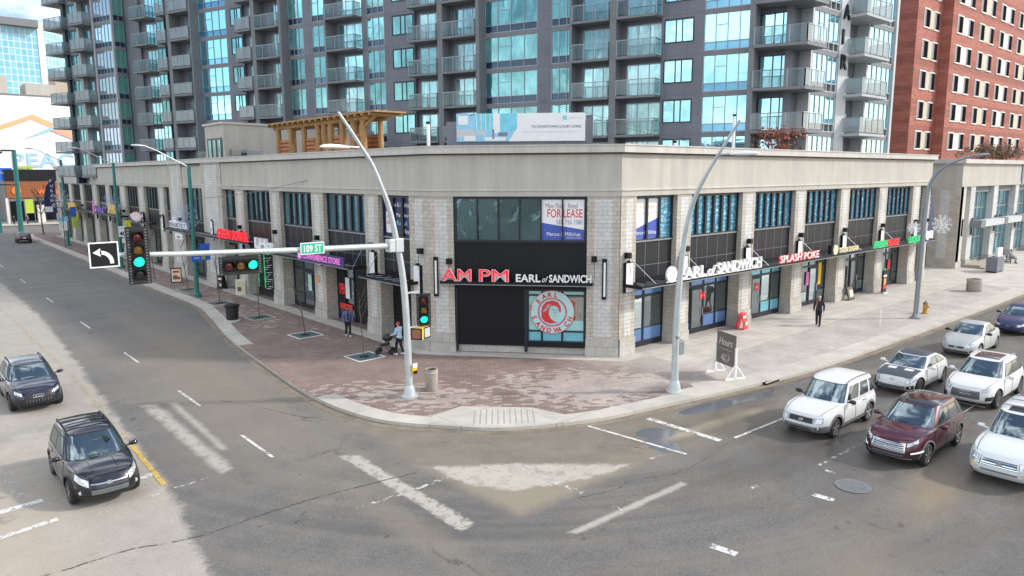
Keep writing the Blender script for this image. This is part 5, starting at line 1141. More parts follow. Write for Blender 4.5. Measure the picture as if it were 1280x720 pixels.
g = MB(); g.lathe([(.3, 0), (.3, .1), (.2, .14), (.16, .3)], pc[0], 16); g.build('base', 'alum', t, smooth=True); g = MB(); cobra(g, (47.83, 14.55, 9.9), (0, -1, .06), 0, .95); g.build('lamp_head', 'alum', t, smooth=True)
def greenlamp(x, y, h, arm, label, r=.17):
    t = thing('street_lamp', (x, y, 0), label, 'street lamp', 'green street lamps along the left pavement')
    g = MB(); g.tube([(x, y, 0), (x+.05, y, h)], [r, r*.75], 8); g.lathe([(.3, 0), (.3, .25), (.2, .3)], (x, y, 0), 8); g.build('pole', 'greenpole', t)
    if arm:
        g = MB(); g.tube([(x, y, h-.1), (x-1.2, y, h+.55), (x-2.1, y, h+1.05), (x-2.8, y, h+1.33)], [.05, .045, .04, .04], 8); g.build('lamp_arm', 'steel', t)
        g = MB(); cobra(g, (x-2.75, y, h+1.33), (-1, 0, .02), 0, .95); g.build('lamp_head', 'steel', t, smooth=True)
    return t
g1 = greenlamp(17.27, 55.7, 9.7, True, 'green lamp post nearest the corner with a blue bus sign')
g2 = greenlamp(17.4, 78.5, 10.2, True, 'green lamp post carrying the white 40 speed sign'); g3 = greenlamp(18.1, 108.7, 11.0, True, 'green lamp post with a blue and lime banner', .2)
g4 = thing('signal_pole', (17.0, 140.7, 0), 'thick green signal pole at the far crossing with a short dark arm on top', 'signal pole'); g = MB(); g.tube([(17, 140.7, 0), (17.2, 140.7, 13)], [.38, .3], 8); g.build('pole', 'greenpole', g4)
g = MB(); g.box(15.4, 17.4, 140.5, 140.9, 12.85, 13.1); g.box(15.2, 15.6, 140.4, 141, 12.5, 12.8); g.build('lamp_arm', 'frame', g4); g = MB(); g.tube([(17.1, 140.7, 7.6), (9, 140.7, 7.7)], .1, 8); g.build('signal_arm', 'frame', g4)
g = MB(); g.tube([(14.3, 141.5, 0), (14.3, 141.5, 9)], .3, 8); o = g.build('green_post', 'greenpole'); tag(o, 'green post at the extreme left edge beyond the far crossing', 'post')
# traffic lights
def head(name, c, n, horiz, lit, label, w=.40, tilt=0.0, bp=.16):
    """signal head facing -Y; lenses from red to green"""
    t = thing(name, c, label, 'traffic light'); L = n*.38; hx, hz = (L/2, w/2) if horiz else (w/2, L/2)
    t.rotation_euler = (0, 0, tilt)
    g = MB(); g.box(-hx, hx, -.02, .16, -hz, hz); g.build('housing', 'black', t, world=False, bevel=.02)
    g = MB(); fx, fz = hx+bp, hz+bp; g.box(-fx, fx, .0, .02, hz, fz); g.box(-fx, fx, .0, .02, -fz, -hz); g.box(-fx, -hx, .0, .02, -hz, hz); g.box(hx, fx, .0, .02, -hz, hz)
    for sx in (-1, 1):
        for k in range(int(2*fz/.09)): g.box(sx*(fx-bp*.6)-.03, sx*(fx-bp*.6)+.03, -.004, .0, -fz+.04+k*.09, -fz+.075+k*.09, 1)
    g.build('backplate', ['plastic', 'greyplastic'], t, world=False)
    for k in range(n):
        q = -L/2+.19+k*.38; p = (q, 0) if horiz else (0, -q)
        m = 'sig_green' if k == lit else ('sig_red', 'sig_amber', 'sig_off', 'sig_off')[k]
        g = MB(); g.lathe([(.001, -.075), (.08, -.07), (.14, -.045), (.155, -.02)], (p[0], 0, p[1]), 18, 0, 1); ln = g.build('lens', m, t, world=False, smooth=True)
        g = MB(); V = []; nn = 15
        for yy, rr_ in ((-.02, .165), (-.27, .165)):
            for j in range(nn): a = math.pi*(-.15+1.3*j/(nn-1)); dy = yy if yy > -.1 else yy+.1*(1-math.sin(max(0, min(math.pi, a)))) ; V.append((p[0]+rr_*math.cos(a), dy, p[1]+rr_*math.sin(a)))
        g.add(V, [(j, j+1, nn+j+1, nn+j) for j in range(nn-1)]); g.build('visor', 'black', ln, world=False, recalc=False)
    return t
head('traffic_light', (5.82, 24.06, 6.58), 4, False, 2, 'tall four lens traffic light showing green beside the left turn sign', .38, -.12, .125)
head('traffic_light', (8.92, 24.06, 6.02), 3, True, 2, 'horizontal three lens traffic light hanging under the signal arm', .40, -.18, .12)
head('traffic_light', (16.22, 24.1, 3.56), 3, False, 2, 'small vertical traffic light on the lamp post, lowest lens green', .38, -.5, .10)
t = thing('pedestrian_signal', (16.1, 24.2, 2.6), 'yellow cased pedestrian signal under the small traffic light', 'pedestrian signal')
for sx, rz, m in ((-.22, -.95, 'orange2d'), (.26, .35, 'lightgrey2')):
    cx = Vector((16.1+sx, 24.15, 2.6)); ax = Vector((math.cos(rz), math.sin(rz), 0)); ay = Vector((-math.sin(rz), math.cos(rz), 0))
    g = MB(); g.obox(cx+ay*.08, ax*.25, ay*.1, (0, 0, .25), 0); g.obox(cx-ay*.03, ax*.24, ay*.012, (0, 0, .24), 1); g.obox(cx-ay*.045, ax*.19, ay*.008, (0, 0, .19), 2); g.build('signal_case', ['yellow', 'black', m], t, bevel=.01)
FS = FR((0, 24.12), (1, 0), (0, -1))
def turn(g):
    g.box(4.50, 5.30, 6.29, 7.05, 0, .02, 0); g.box(4.54, 5.26, 6.33, 7.01, .02, .024, 1)
    c = (4.79, 6.44); P = [(c[0]+.36*math.cos(a), c[1]+.36*math.sin(a)) for a in np.linspace(0, math.pi/2, 9)]; Q = [(c[0]+.25*math.cos(a), c[1]+.25*math.sin(a)) for a in np.linspace(math.pi/2, 0, 9)]
    for i in range(8): g.poly([(*P[i], .028), (*P[i+1], .028), (*Q[7-i], .028), (*Q[8-i], .028)], 0)
    g.poly([(4.79, 6.68, .028), (4.83, 6.68, .028), (4.83, 6.81, .028), (4.79, 6.81, .028)], 0); g.poly([(4.60, 6.745, .028), (4.81, 6.62, .028), (4.79, 6.745, .028), (4.81, 6.87, .028)], 0); g.poly([(5.04, 6.40, .028), (5.15, 6.40, .028), (5.15, 6.445, .028), (5.04, 6.445, .028)], 0)
sign('turn_sign', FS, 'black square sign with a white left turn arrow at the end of the signal arm', turn, ['whitesign', 'black'])
def st109(g): g.box(11.08, 11.98, 6.19, 6.61, .0, .02, 0); g.box(11.11, 11.95, 6.22, 6.58, .02, .024, 1); g.text('109 ST', .34, 11.20, 6.28, .024, 0, .004, .68, bold=.006)
sign('street_sign', FS, 'green 109 ST street name sign on the signal arm', st109, ['whitesign', 'signgreen'])
# things on the green posts
def F_at(y): return FR((0, y), (1, 0), (0, -1))
sign('street_banner', F_at(55.7), 'blue and lime banner on the first green lamp post', lambda g: (g.box(17.7, 18.4, 2.7, 3.95, .0, .02, 0), g.box(17.75, 18.0, 2.75, 3.3, .02, .024, 1), g.box(18.05, 18.3, 3.3, 3.8, .02, .024, 2)), ['blue', 'lime', 'royal'], cat='banner')
sign('bus_sign', F_at(55.4), 'blue bus sign with a white mark on the first green lamp post', lambda g: (g.box(16.95, 17.68, 2.66, 3.24, 0, .03, 0), g.text('<=', .28, 17.12, 2.84, .03, 1, .004, .4)), ['blue', 'whitesign'])
sign('speed_sign', F_at(78.1), 'white speed limit sign reading MAXIMUM 40', lambda g: (g.box(17.3, 18.0, 3.08, 4.12, 0, .03, 0), g.text('40', .56, 17.36, 3.2, .03, 1, .005, .58, bold=.015), g.text('MAXIMUM', .12, 17.38, 3.85, .03, 1, .004, .54)), ['whitesign', 'black'])
sign('warning_sign', F_at(78.3), 'yellow sign above and right of the speed limit sign', lambda g: (g.box(17.95, 18.5, 3.85, 4.65, 0, .03, 0), g.text('!', .4, 18.15, 4.05, .03, 1, .004)), ['lime2', 'black'])
sign('parking_sign', F_at(77.9), 'small white plate under the speed limit sign', lambda g: g.box(17.5, 17.95, 2.5, 2.95, 0, .03, 0), ['whitesign'])
sign('street_banner', F_at(108.4), 'blue and lime banner on the third green lamp post', lambda g: (g.box(18.6, 19.3, 3.7, 5.0, 0, .03, 0), g.box(18.75, 19.3, 2.3, 3.7, 0, .03, 1)), ['blue', 'lime'], cat='banner')
sign('direction_sign', F_at(108.2), 'white and blue plate low on the third green lamp post', lambda g: (g.box(17.2, 18.1, 2.0, 3.6, 0, .03, 0), g.box(17.1, 18.2, 3.2, 3.8, .03, .05, 1)), ['whitesign', 'skyblue'])
def snow(x, y, z, r, label, ax, seed, grp='wire snowflake lights on lamp posts', m='whitesign'):
    g = MB(); c = Vector((x, y, z)); U = Vector(ax); V = Vector((0, 0, 1)); rd = random.Random(seed)
    for k in range(10):
        a = k*math.pi/5; d = U*math.cos(a)+V*math.sin(a); n = U*-math.sin(a)+V*math.cos(a); g.tube([c, c+d*r], .018, 4)
        for f in (.4, .62, .84):
            for sgn in (-1, 1): g.tube([c+d*r*f, c+d*r*(f+.16)+n*sgn*r*.18], .015, 4)
    for k in range(30): a = rd.uniform(0, 6.28); q = r*rd.uniform(.2, 1); p = c+U*q*math.cos(a)+V*q*math.sin(a); g.ball(p, .035, n=5, k=4)
    tag(g.build('snowflake_light', m), label, 'decoration', grp)
snow(16.7, 55.6, 5.9, 1.0, 'wire snowflake on the first green lamp post', (1, 0, 0), 1, m='blue2'); snow(17.1, 78.4, 6.4, .95, 'bluish wire snowflake above the 40 speed sign', (1, 0, 0), 2, m='blue2'); snow(17.8, 108.5, 5.9, 1.3, 'wire snowflake on the third green lamp post', (1, 0, 0), 3); snow(47.8, 15.75, 5.9, .55, 'white wire snowflake on the lamp post near the hydrant', (0, 1, 0), 4); snow(47.8, 17.3, 5.6, .38, 'smaller wire snowflake on the building side of the same post', (0, 1, 0), 5)
# pale navy parking blades at both ends of the building
def blade(fr, s, z0, z1, w, d, label):
    def f(g):
        n = 9; pts = [(s, z0), (s, z1)] + [(s+w*math.sin(math.pi/2*k/n)*1.0, z1-(z1-z0)*.75*(k/n)**1.6) for k in range(1, n+1)] + [(s+w*.75, z0)]
        g.fprism(pts, d, d+.14, 0); h = (z1-z0)
        for i, ch in enumerate('PUBLIC'): g.text(ch, h*.085, s+w*.12, z1-h*(.14+.10*i), d+.14, 1, .01)
        g.box(s+w*.2, s+w*.9, z0+h*.06, z0+h*.24, d+.14, d+.16, 1)
        for k in range(n): g.tube([g._p((*pts[1+k], d+.07)), g._p((*pts[2+k], d+.07))], .05, 5, 1)
    sign('parking_sign', fr, label, f, ['navy', 'whitesign'])
blade(FT, 66.15, 3.0, 7.4, 1.75, -.3, 'tall curved navy PUBLIC parking blade at the right end of the building'); 
def blade2(g):
    g.fprism([(18.7, 3.4), (20.4, 3.4), (20.4, 8.6), (19.8, 8.4), (19.2, 7.4), (18.8, 5.6)], 0, .15, 0)
    for i, ch in enumerate('PUBLIC'): g.text(ch, .6, 19.75, 8.0-.72*i, .15, 1, .01)
    g.box(18.8, 19.8, 3.6, 4.4, .15, .17, 1)
sign('parking_sign', F_at(128.6), 'tall curved navy PUBLIC parking blade at the far left end of the building', blade2, ['navy', 'whitesign'])

# ------------------------------------------------------------------ street furniture
def bin_conc(x, y, r, h, label):
    t = thing('litter_bin', (x, y, 0), label, 'litter bin'); g = MB(); g.lathe([(r*.96, 0), (r, .03), (r, h-.05), (r*.97, h), (r*.8, h), (r*.74, h-.12)], n=24); g.build('body', 'concdark', t, world=False, smooth=True)
    g = MB(); g.lathe([(r*.99, h-.16), (r*1.03, h-.15), (r*1.03, h-.1), (r*.99, h-.09)], n=24); g.build('rim', 'plinth', t, world=False); g = MB(); g.lathe([(r*.78, h-.1), (r*.78, h-.04), (r*.45, h-.015)], n=20); g.build('liner', 'void', t, world=False)
bin_conc(16.77, 24.45, .27, .92, 'weathered concrete litter bin beside the corner lamp post'); bin_conc(62.2, 17.9, .52, .95, 'squat brown concrete litter bin on the far right pavement')
t = thing('litter_bin', (15.85, 44.7, 0), 'black round litter bin on a concrete foot by the left kerb', 'litter bin')
g = MB(); g.lathe([(.5, 0), (.5, .1), (.42, .12)], n=24); g.build('foot', 'conc', t, world=False); g = MB(); g.lathe([(.32, .12), (.36, .2), (.38, .85), (.43, .9), (.43, .98)], n=24); g.build('body', 'plastic', t, world=False, smooth=True); g = MB(); g.lathe([(.45, .96), (.45, 1.05), (.3, 1.1), (.24, 1.08)], n=24); g.build('lid', 'black', t, world=False)
t = thing('fire_hydrant', (49.97, 17.0, 0), 'yellow fire hydrant with a grey cap by the right kerb', 'hydrant')
g = MB(); g.lathe([(.2, 0), (.2, .05), (.13, .07), (.13, .5), (.16, .52), (.16, .56), (.14, .6)], n=16); g.build('barrel', 'hydrant', t, world=False, smooth=True); g = MB(); g.lathe([(.155, .6), (.15, .68), (.1, .76), (.03, .79), (.03, .85)], n=16); g.build('cap', 'greyplastic', t, world=False, smooth=True)
for d in ((0, -1), (1, 0), (-1, 0)): g = MB(); g.tube([(d[0]*.1, d[1]*.1, .45), (d[0]*.22, d[1]*.22, .45)], .065, 10); g.build('nozzle', 'hydrant', t, world=False)
cb = thing('chalkboard_stand', (27.85, 17.45, 0), 'brown chalkboard held in a white wooden stand near the right kerb', 'chalkboard')
FK = FR((28.1, 18.1), (-.5, -1.3), (-1.3, .5))
g = MB(FK); g.box(0.03, 1.36, .5, 1.95, -.02, .02); g.build('board', 'chalk', cb)
g = MB(FK); g.text('Hours', .46, .2, 1.38, .02, 0, .004, .95, shear=.2); g.tube([g._p((.2+.1*k, 1.2+.03*math.sin(k*1.4), .024)) for k in range(10)], .008, 4)
for k in range(5): g.tube([g._p((.68+(.1+.05*k)*math.cos(a), .85+(.06+.04*k)*math.sin(a), .024)) for a in np.linspace(k*.8, 4.5+k*.7, 12)], .008, 4)
g.build('chalk_drawing', 'lightgrey', cb)
for s in (-.02, 1.41):
    c = FK.P(s, 0, 0); n_ = FK.n
    g = MB(); a = FK.u*.035
    g.obox(c+Vector((0, 0, .72)), a, n_*.05, (0, 0, .7)); g.obox(c+Vector((0, 0, .045)), a, n_*.52, (0, 0, .045))
    for q in (-1, 1): g.tube([c+n_*q*.46+Vector((0, 0, .08)), c+n_*q*.05+Vector((0, 0, .62))], .035, 4)
    g.build('stand', 'white', cb)
def aboard(x, y, rz, m, pm, label, w=.32, h=1.0, txt=None, tm='cream'):
    t = thing('sandwich_board', (x, y, 0), label, 'sandwich board', None, rz)
    for sgn in (-1, 1):
        g = MB(); ax = Vector((w, 0, 0)); up = Vector((0, -sgn*.16, h))/2; c = Vector((0, sgn*.16, h/2)); nn = ax.cross(up).normalized()
        g.obox(c, ax, up, nn*.014, 0)
        if sgn == -1: o_ = nn*(.016 if nn.y < 0 else -.016); g.obox(c+o_*1.3, ax*.84, up*.86, nn*.005, 1); g.obox(c+o_*1.8+up*.5, ax*.6, up*.14, nn*.003, 2); g.obox(c+o_*1.8-up*.25-ax*.2, ax*.4, up*.28, nn*.003, 3); g.obox(c+o_*1.8-up*.35+ax*.4, ax*.3, up*.2, nn*.003, 2)
        g.build('panel', [m, pm, tm, 'chalk'], t, world=False)
aboard(18.4, 64.5, -.3, 'black', 'cream', 'black framed sandwich board with food pictures behind the first green lamp post', .42, 1.25, tm='redprint'); aboard(20.1, 54.6, -.35, 'white', 'cream', 'white sandwich board with a food photo by the red lettered shop', .34, 1.15); aboard(20.0, 58.3, -1.3, 'black', 'black', 'black sandwich board seen edge on beside the white one', .34, 1.1)
aboard(37.2, 22.35, .2, 'red', 'redprint', 'small red sandwich board against the pier of the white lettered shop', .36, .95, tm='whitesign')
t = thing('poster_stand', (56.2, 22.1, 0), 'tall black poster stand with orange food pictures and a green top', 'poster stand')
g = MB(); g.box(-.34, .34, -.05, .05, .1, 1.75, 0); g.lathe([(.2, 0), (.2, .01)], (0, 0, 1.7), 16, 3, 1); g.box(-.28, .28, -.06, -.05, 1.25, 1.4, 4); g.box(-.2, .2, -.06, -.05, .65, 1.15, 1); g.box(-.27, .27, -.06, -.05, .35, .6, 2); g.build('poster', ['black', 'orange', 'redprint', 'green', 'whitesign'], t, world=False); g = MB(); g.box(-.36, .36, -.2, .2, 0, .1); g.build('foot', 'lightgrey', t, world=False)
t = thing('picture_board', (51.5, 22.5, 0), 'dark framed board with a food photo leaning on the pier behind the walking person', 'board')
g = MB(); g.obox((0, 0, .5), (.5, 0, 0), (0, .12, .48), (0, .02, -.005), 0); g.obox((0, -.03, .5), (.42, 0, 0), (0, .1, .4), (0, .015, -.004), 1); g.obox((.05, -.055, .48), (.24, 0, 0), (0, .06, .24), (0, .012, -.003), 2); g.build('board', ['black', 'chalk', 'cream'], t, world=False)
t = thing('marker_stake', (43.9, 17.3, 0), 'thin white bent marker stake on the right pavement', 'stake'); g = MB(); g.tube([(0, 0, 0), (.02, 0, .4), (-.08, .0, .75), (.0, .02, 1.05)], .022, 6, 0); g.tube([(.05, .1, 0), (.03, .05, .35)], .03, 6, 0); g.build('stake', 'whitesign', t, world=False)
mh = thing('manhole_cover', (20.72, 8.58, ZR+.01), 'round cast iron manhole cover in the wet lane', 'manhole cover'); g = MB(); g.lathe([(.5, 0), (.5, .012), (.44, .014)], n=32); g.build('frame', 'greyplastic', mh, world=False); g = MB(); g.lathe([(.43, 0), (.43, .013)], n=32, m=0)
for i in range(-4, 5):
    for j in range(-4, 5):
        if i*i+j*j < 18: g.box(i*.095-.03, i*.095+.03, j*.095-.03, j*.095+.03, .013, .02, 1)
g.build('cover', ['ironc', 'greyplastic'], mh, world=False)
dr = MB(); dr.box(28.2, 29.5, 15.62, 15.9, ZR-.01, -.01, 0); dr.box(28.15, 29.55, 15.6, 15.66, -.03, .012, 1); o = dr.build('storm_drain', ['void', 'kerb']); tag(o, 'dark storm drain opening in the right kerb ahead of the white car', 'drain')
t = thing('information_kiosk', (75.0, 20.3, 0), 'dark grey kiosk box with a white sign on top by the far right front', 'kiosk'); g = MB(); g.box(-.3, 1.6, -.45, .45, .12, 1.35); g.build('cabinet', 'tower', t, world=False, bevel=.02); g = MB(); g.box(.9, 2.2, -.1, .1, 1.35, 2.15); g.build('sign_panel', 'whitesign', t, world=False); g = MB(); [g.box(x_-.05, x_+.05, -.4, .4, 0, .12) for x_ in (-.2, 1.5)]; g.build('foot', 'black', t, world=False)
def bench(x, y, rz, label):
    t = thing('bench', (x, y, 0), label, 'bench', None, rz)
    g = MB(); [g.box(-.8, .8, -.22+k*.11, -.13+k*.11, .42, .46) for k in range(4)]; g.build('seat', 'greyplastic', t, world=False); g = MB(); [g.obox((0, .24+.03*k, .55+k*.12), (.8, 0, 0), (0, .01, .045), (0, .015, 0)) for k in range(3)]; g.build('backrest', 'greyplastic', t, world=False)
    for s in (-.7, .7): g = MB(); g.box(s-.03, s+.03, -.2, -.15, 0, .42); g.box(s-.03, s+.03, .18, .23, 0, .8); g.box(s-.03, s+.03, -.15, .18, .36, .42); g.build('leg', 'black', t, world=False)
bench(84.3, 21.3, 0.0, 'dark bench with a seated person at the far right front'); bench(18.7, 97.5, -1.5, 'bench on the far left pavement where two people sit')
t = thing('stroller', (18.62, 31.15, 0), 'black baby stroller pushed along the left front', 'stroller', None, 2.4)
g = MB(); g.tube([(-.45, -.2, 1.0), (.0, -.22, .6), (.38, -.2, .12)], .018, 6); g.tube([(-.45, .2, 1.0), (.0, .22, .6), (.38, .2, .12)], .018, 6); g.tube([(-.45, -.2, 1.0), (-.45, .2, 1.0)], .022, 6); g.tube([(-.3, -.22, .14), (.1, -.22, .55)], .018, 6); g.tube([(-.3, .22, .14), (.1, .22, .55)], .018, 6); g.build('frame', 'black', t, world=False)
g = MB(); g.obox((.05, 0, .48), (.24, 0, -.02), (0, .19, 0), (0, 0, .03)); g.obox((-.16, 0, .68), (.08, 0, -.2), (0, .19, 0), (.02, 0, .01)); g.build('seat', 'plastic', t, world=False); g = MB(); g.ball((-.08, 0, .84), .27, .2, .2, 12, 8); g.build('hood', 'plastic', t, world=False, smooth=True)
for x_ in (-.3, .38):
    for y_ in (-.24, .24): g = MB(); g.lathe([(.05, -.02), (.14, -.025), (.14, .025), (.05, .02)], (x_, y_, .14), 16, 0, 1); g.build('wheel', 'tyre', t, world=False)
# ================================================================== vehicles
def interp(tab): xs, ys = zip(*sorted(tab)); return lambda x: float(np.interp(x, xs, ys))
def smooth_interp(tab, w=.06):
    f = interp(tab); return lambda x: (f(x-w)+2*f(x)+f(x+w)+f(x-w*.5)*2+f(x+w*.5)*2)/8
class Car:
    def __init__(c, loc, rz, label, paintm, L=4.5, W=1.84, H=1.66, wb=2.66, rw=.345, kind='suv', nf=4.6, nr=5.5, roofm=None, clad='plastic', rim='rim', zs=None, cab=None, name='car', spokes=5, glass='carglass', group=None, hs=1.0):
        c.L, c.W, c.H, c.nf, c.nr = L, W, H, nf, nr; c.hl, c.hw = L/2, W/2; c.wb, c.rw = wb, rw
        c.t = thing(name, (loc[0]*RK, loc[1]*RK, ZR+.014), label, 'car', group, rz); c.p = paintm; c.roofm = roofm or paintm; c.clad = clad
        suv = kind == 'suv'
        zs = zs or ([(-1.05, .98), (-.97, 1.05), (-.5, 1.06), (.3, 1.03), (.42, 1.03), (.75, .975), (.90, .895), (.97, .825), (1.04, .71)] if suv else [(-1.05, .84), (-.95, .95), (-.6, .98), (.3, .93), (.42, .92), (.75, .85), (.90, .78), (.97, .72), (1.04, .62)])
        c.zs_ = smooth_interp([(a, b*hs) for a, b in zs]); c.zb_ = interp([(-1, .42 if suv else .34), (-.8, .30 if suv else .22), (.8, .28 if suv else .2), (1, .30 if suv else .22)])
        c.fx = smooth_interp([(0, .955), (.2, .995), (.5, 1.0), (.75, .985), (.92, .955), (1, .92)], .05); c.rx = smooth_interp([(0, .95), (.2, .995), (.5, 1.0), (.8, .985), (1, .95)], .05)
        c.hyf = smooth_interp([(0, .93), (.12, .975), (.4, 1.0), (.62, .995), (.85, .965), (1, .925)], .05)
        # cabin: front base, front top, rear base, rear top (fractions of half length), half widths base/top
        c.cab = cab or ((.40, .10, -.93, -.80, .91, .74) if suv else (.42, .08, -.68, -.33, .90, .70))
        c.nc = 4.6; c.roof_z = H-.03
        c.build_body(); c.build_cabin(); c.wheels(rim, spokes); c.glass = glass
    # ---- surfaces
    def zs(c, x): return c.zs_(x/c.hl)
    def zb(c, x): return c.zb_(x/c.hl)
    def SB(c, th, v):
        co, si = math.cos(th), math.sin(th); n = c.nf if co > 0 else c.nr
        x = (c.fx(v) if co > 0 else -c.rx(v))*c.hl*abs(co)**(2/n); y = c.hw*c.hyf(v)*math.copysign(abs(si)**(2/n), si)
        return Vector((x, y, c.zb(x)+(c.zs(x)-c.zb(x))*v))
    def ztop(c, x, y):
        n = c.nf if x > 0 else c.nr; X = (c.fx(1) if x > 0 else c.rx(1))*c.hl; r = min(1, (abs(x/X)**n+abs(y/(c.hw*c.hyf(1)))**n)**(1/n))
        return c.zs(x)+.055*(1-r**4)
    def SC(c, th, v):
        f0, f1, r0, r1, w0, w1 = c.cab; b = v**1.15
        xf = (f0+(f1-f0)*b)*c.hl; xr = (r0+(r1-r0)*v**1.6)*c.hl; xc, hx = (xf+xr)/2, (xf-xr)/2; hy = c.hw*(w0+(w1-w0)*v**1.35)
        co, si = math.cos(th), math.sin(th); n = c.nc
        x = xc+hx*math.copysign(abs(co)**(2/n), co); y = hy*math.copysign(abs(si)**(2/n), si)
        z0 = c.zs(x)+.01; z1 = c.roof_z-.055*((x-xc)/hx)**2 if hx else c.roof_z
        return Vector((x, y, z0+(z1-z0)*v))
    def zroof(c, x, y):
        f0, f1, r0, r1, w0, w1 = c.cab; xc, hx, hy, n = (f1+r1)/2*c.hl, (f1-r1)/2*c.hl, c.hw*w1, c.nc
        r = min(1, (abs((x-xc)/hx)**n+abs(y/hy)**n)**(1/n)); return c.roof_z-.055*((x-xc)/hx)**2+.05*(1-r**2.6)
    def T(c, k, g, n=None):
        n = n or (c.nf if k == 'f' else c.nr if k == 'r' else None)
        if k == 'f': return math.asin(math.copysign(abs(g)**(n/2), g))
        if k == 'r': return math.pi-math.asin(math.copysign(abs(g)**(n/2), g))
        n = n or (c.nf if g > 0 else c.nr); return math.acos(math.copysign(abs(g)**(n/2), g))
    def patch(c, name, S, tA, tB, v0, v1, m, off=.005, parent=None, nt=14, nv=6, mirror=False, label=None):
        v0 = v0 if isinstance(v0, tuple) else (v0, v0); v1 = v1 if isinstance(v1, tuple) else (v1, v1)
        g = MB(); V = []; e = 1e-3
        for i in range(nt+1):
            t = tA+(tB-tA)*i/nt; a = v0[0]+(v0[1]-v0[0])*i/nt; b = v1[0]+(v1[1]-v1[0])*i/nt
            for j in range(nv+1):
                v = a+(b-a)*j/nv; p = S(t, v); n = (S(t+e, v)-S(t-e, v)).cross(S(t, min(v+e, 1))-S(t, max(v-e, 0)))
                n = n.normalized() if n.length > 1e-12 else Vector((1, 0, 0))
                V.append((p, p+n*off))
        w = nv+1; P = [q[1] for q in V]; F = [(i*w+j, (i+1)*w+j, (i+1)*w+j+1, i*w+j+1) for i in range(nt) for j in range(nv)]
        rimi = [i*w for i in range(nt+1)]+[nt*w+j for j in range(1, nv+1)]+[i*w+nv for i in range(nt-1, -1, -1)]+[j for j in range(nv-1, 0, -1)]
        k = len(P); P += [V[i][0] for i in rimi]; F += [(rimi[a], rimi[(a+1) % len(rimi)], k+(a+1) % len(rimi), k+a) for a in range(len(rimi))]
        outs = []
        for sgn in ((1, -1) if mirror else (1,)):
            g = MB(); g.add([(p.x, p.y*sgn, p.z) for p in P], F); o = g.build(name, m, parent or c.t, world=False, smooth=True, ang=50); outs.append(o)
        return outs
    def toppatch(c, name, zf, x0, x1, y0, y1, m, off=.006, parent=None, n=10, taper=1.0):
        g = MB(); P = []
        for i in range(n+1):
            x = x0+(x1-x0)*i/n; k = 1+(taper-1)*i/n
            for j in range(n+1): y = (y0+(y1-y0)*j/n)*k; P.append((x, y, zf(x, y)+off))
        g.add(P, [(i*(n+1)+j, (i+1)*(n+1)+j, (i+1)*(n+1)+j+1, i*(n+1)+j+1) for i in range(n) for j in range(n)])
        return g.build(name, m, parent or c.t, world=False, smooth=True)
    # ---- big pieces
    def build_body(c):
        N = 112; ths = [2*math.pi*k/N for k in range(N)]; P = []; F = []; rows = 0
        for v in [0, .04, .1, .18, .28, .38, .48, .58, .68, .78, .86, .93, .97, 1.0]: P += [c.SB(t, v) for t in ths]; rows += 1
        for r in (.985, .96, .92, .85, .75, .62, .48, .34, .2, .08):
            for t in ths: p = c.SB(t, 1.0)*r; P.append(Vector((p.x, p.y, c.zs(p.x)+.055*(1-r**4)))); 
            rows += 1
        F = [(i*N+k, i*N+(k+1) % N, (i+1)*N+(k+1) % N, (i+1)*N+k) for i in range(rows-1) for k in range(N)]+[tuple(range(N-1, -1, -1)), tuple(range((rows-1)*N, rows*N))]
        g = MB(); g.add(P, F); body = g.build('body', [c.p, 'void'], c.t, world=False, smooth=True, ang=45)
        cut = MB()
        for sx in (-1, 1):
            for sy in (-1, 1): y0, y1 = sorted((sy*(c.hw-.34), sy*(c.hw+.2))); cut.lathe([(c.rw+.05, y0), (c.rw+.05, y1)], (sx*c.wb/2, 0, c.rw+.02), 28, 1, 1)
        co = cut.build('cutter', [c.p, 'void'], c.t, world=False)
        md = body.modifiers.new('b', 'BOOLEAN'); md.object = co; md.operation = 'DIFFERENCE'; md.solver = 'EXACT'
        bpy.context.view_layer.update()
        dg = bpy.context.evaluated_depsgraph_get(); me = bpy.data.meshes.new_from_object(body.evaluated_get(dg)); old = body.data
        body.modifiers.clear(); body.data = me; bpy.data.objects.remove(co); bpy.data.meshes.remove(old); c.body = body
        me.polygons.foreach_set('use_smooth', [True]*len(me.polygons))
        try: me.set_sharp_from_angle(angle=R(45))
        except Exception: pass
    def build_cabin(c):
        N = 96; ths = [2*math.pi*k/N for k in range(N)]; P = []; rows = 0
        for v in [-.03, .0, .1, .22, .34, .46, .58, .7, .8, .88, .94, .98, 1.0]:
            P += [c.SC(t, max(v, 0))+Vector((0, 0, min(v, 0)*3)) for t in ths]; rows += 1
        f0, f1, r0, r1, w0, w1 = c.cab; xc = (f1+r1)/2*c.hl
        for r in (.985, .96, .9, .8, .65, .45, .25, .08):
            for t in ths: p = c.SC(t, 1.0); x = xc+(p.x-xc)*r; y = p.y*r; P.append(Vector((x, y, c.zroof(x, y))))
            rows += 1
        F = [(i*N+k, i*N+(k+1) % N, (i+1)*N+(k+1) % N, (i+1)*N+k) for i in range(rows-1) for k in range(N)]+[tuple(range((rows-1)*N, rows*N))]
        g = MB(); k0 = 13*N
        g.add(P, F); g.mi = [0 if max(f) < k0+2*N else 1 for f in F]
        c.cabin = g.build('roof', [c.p, c.roofm], c.t, world=False, smooth=True, ang=50)
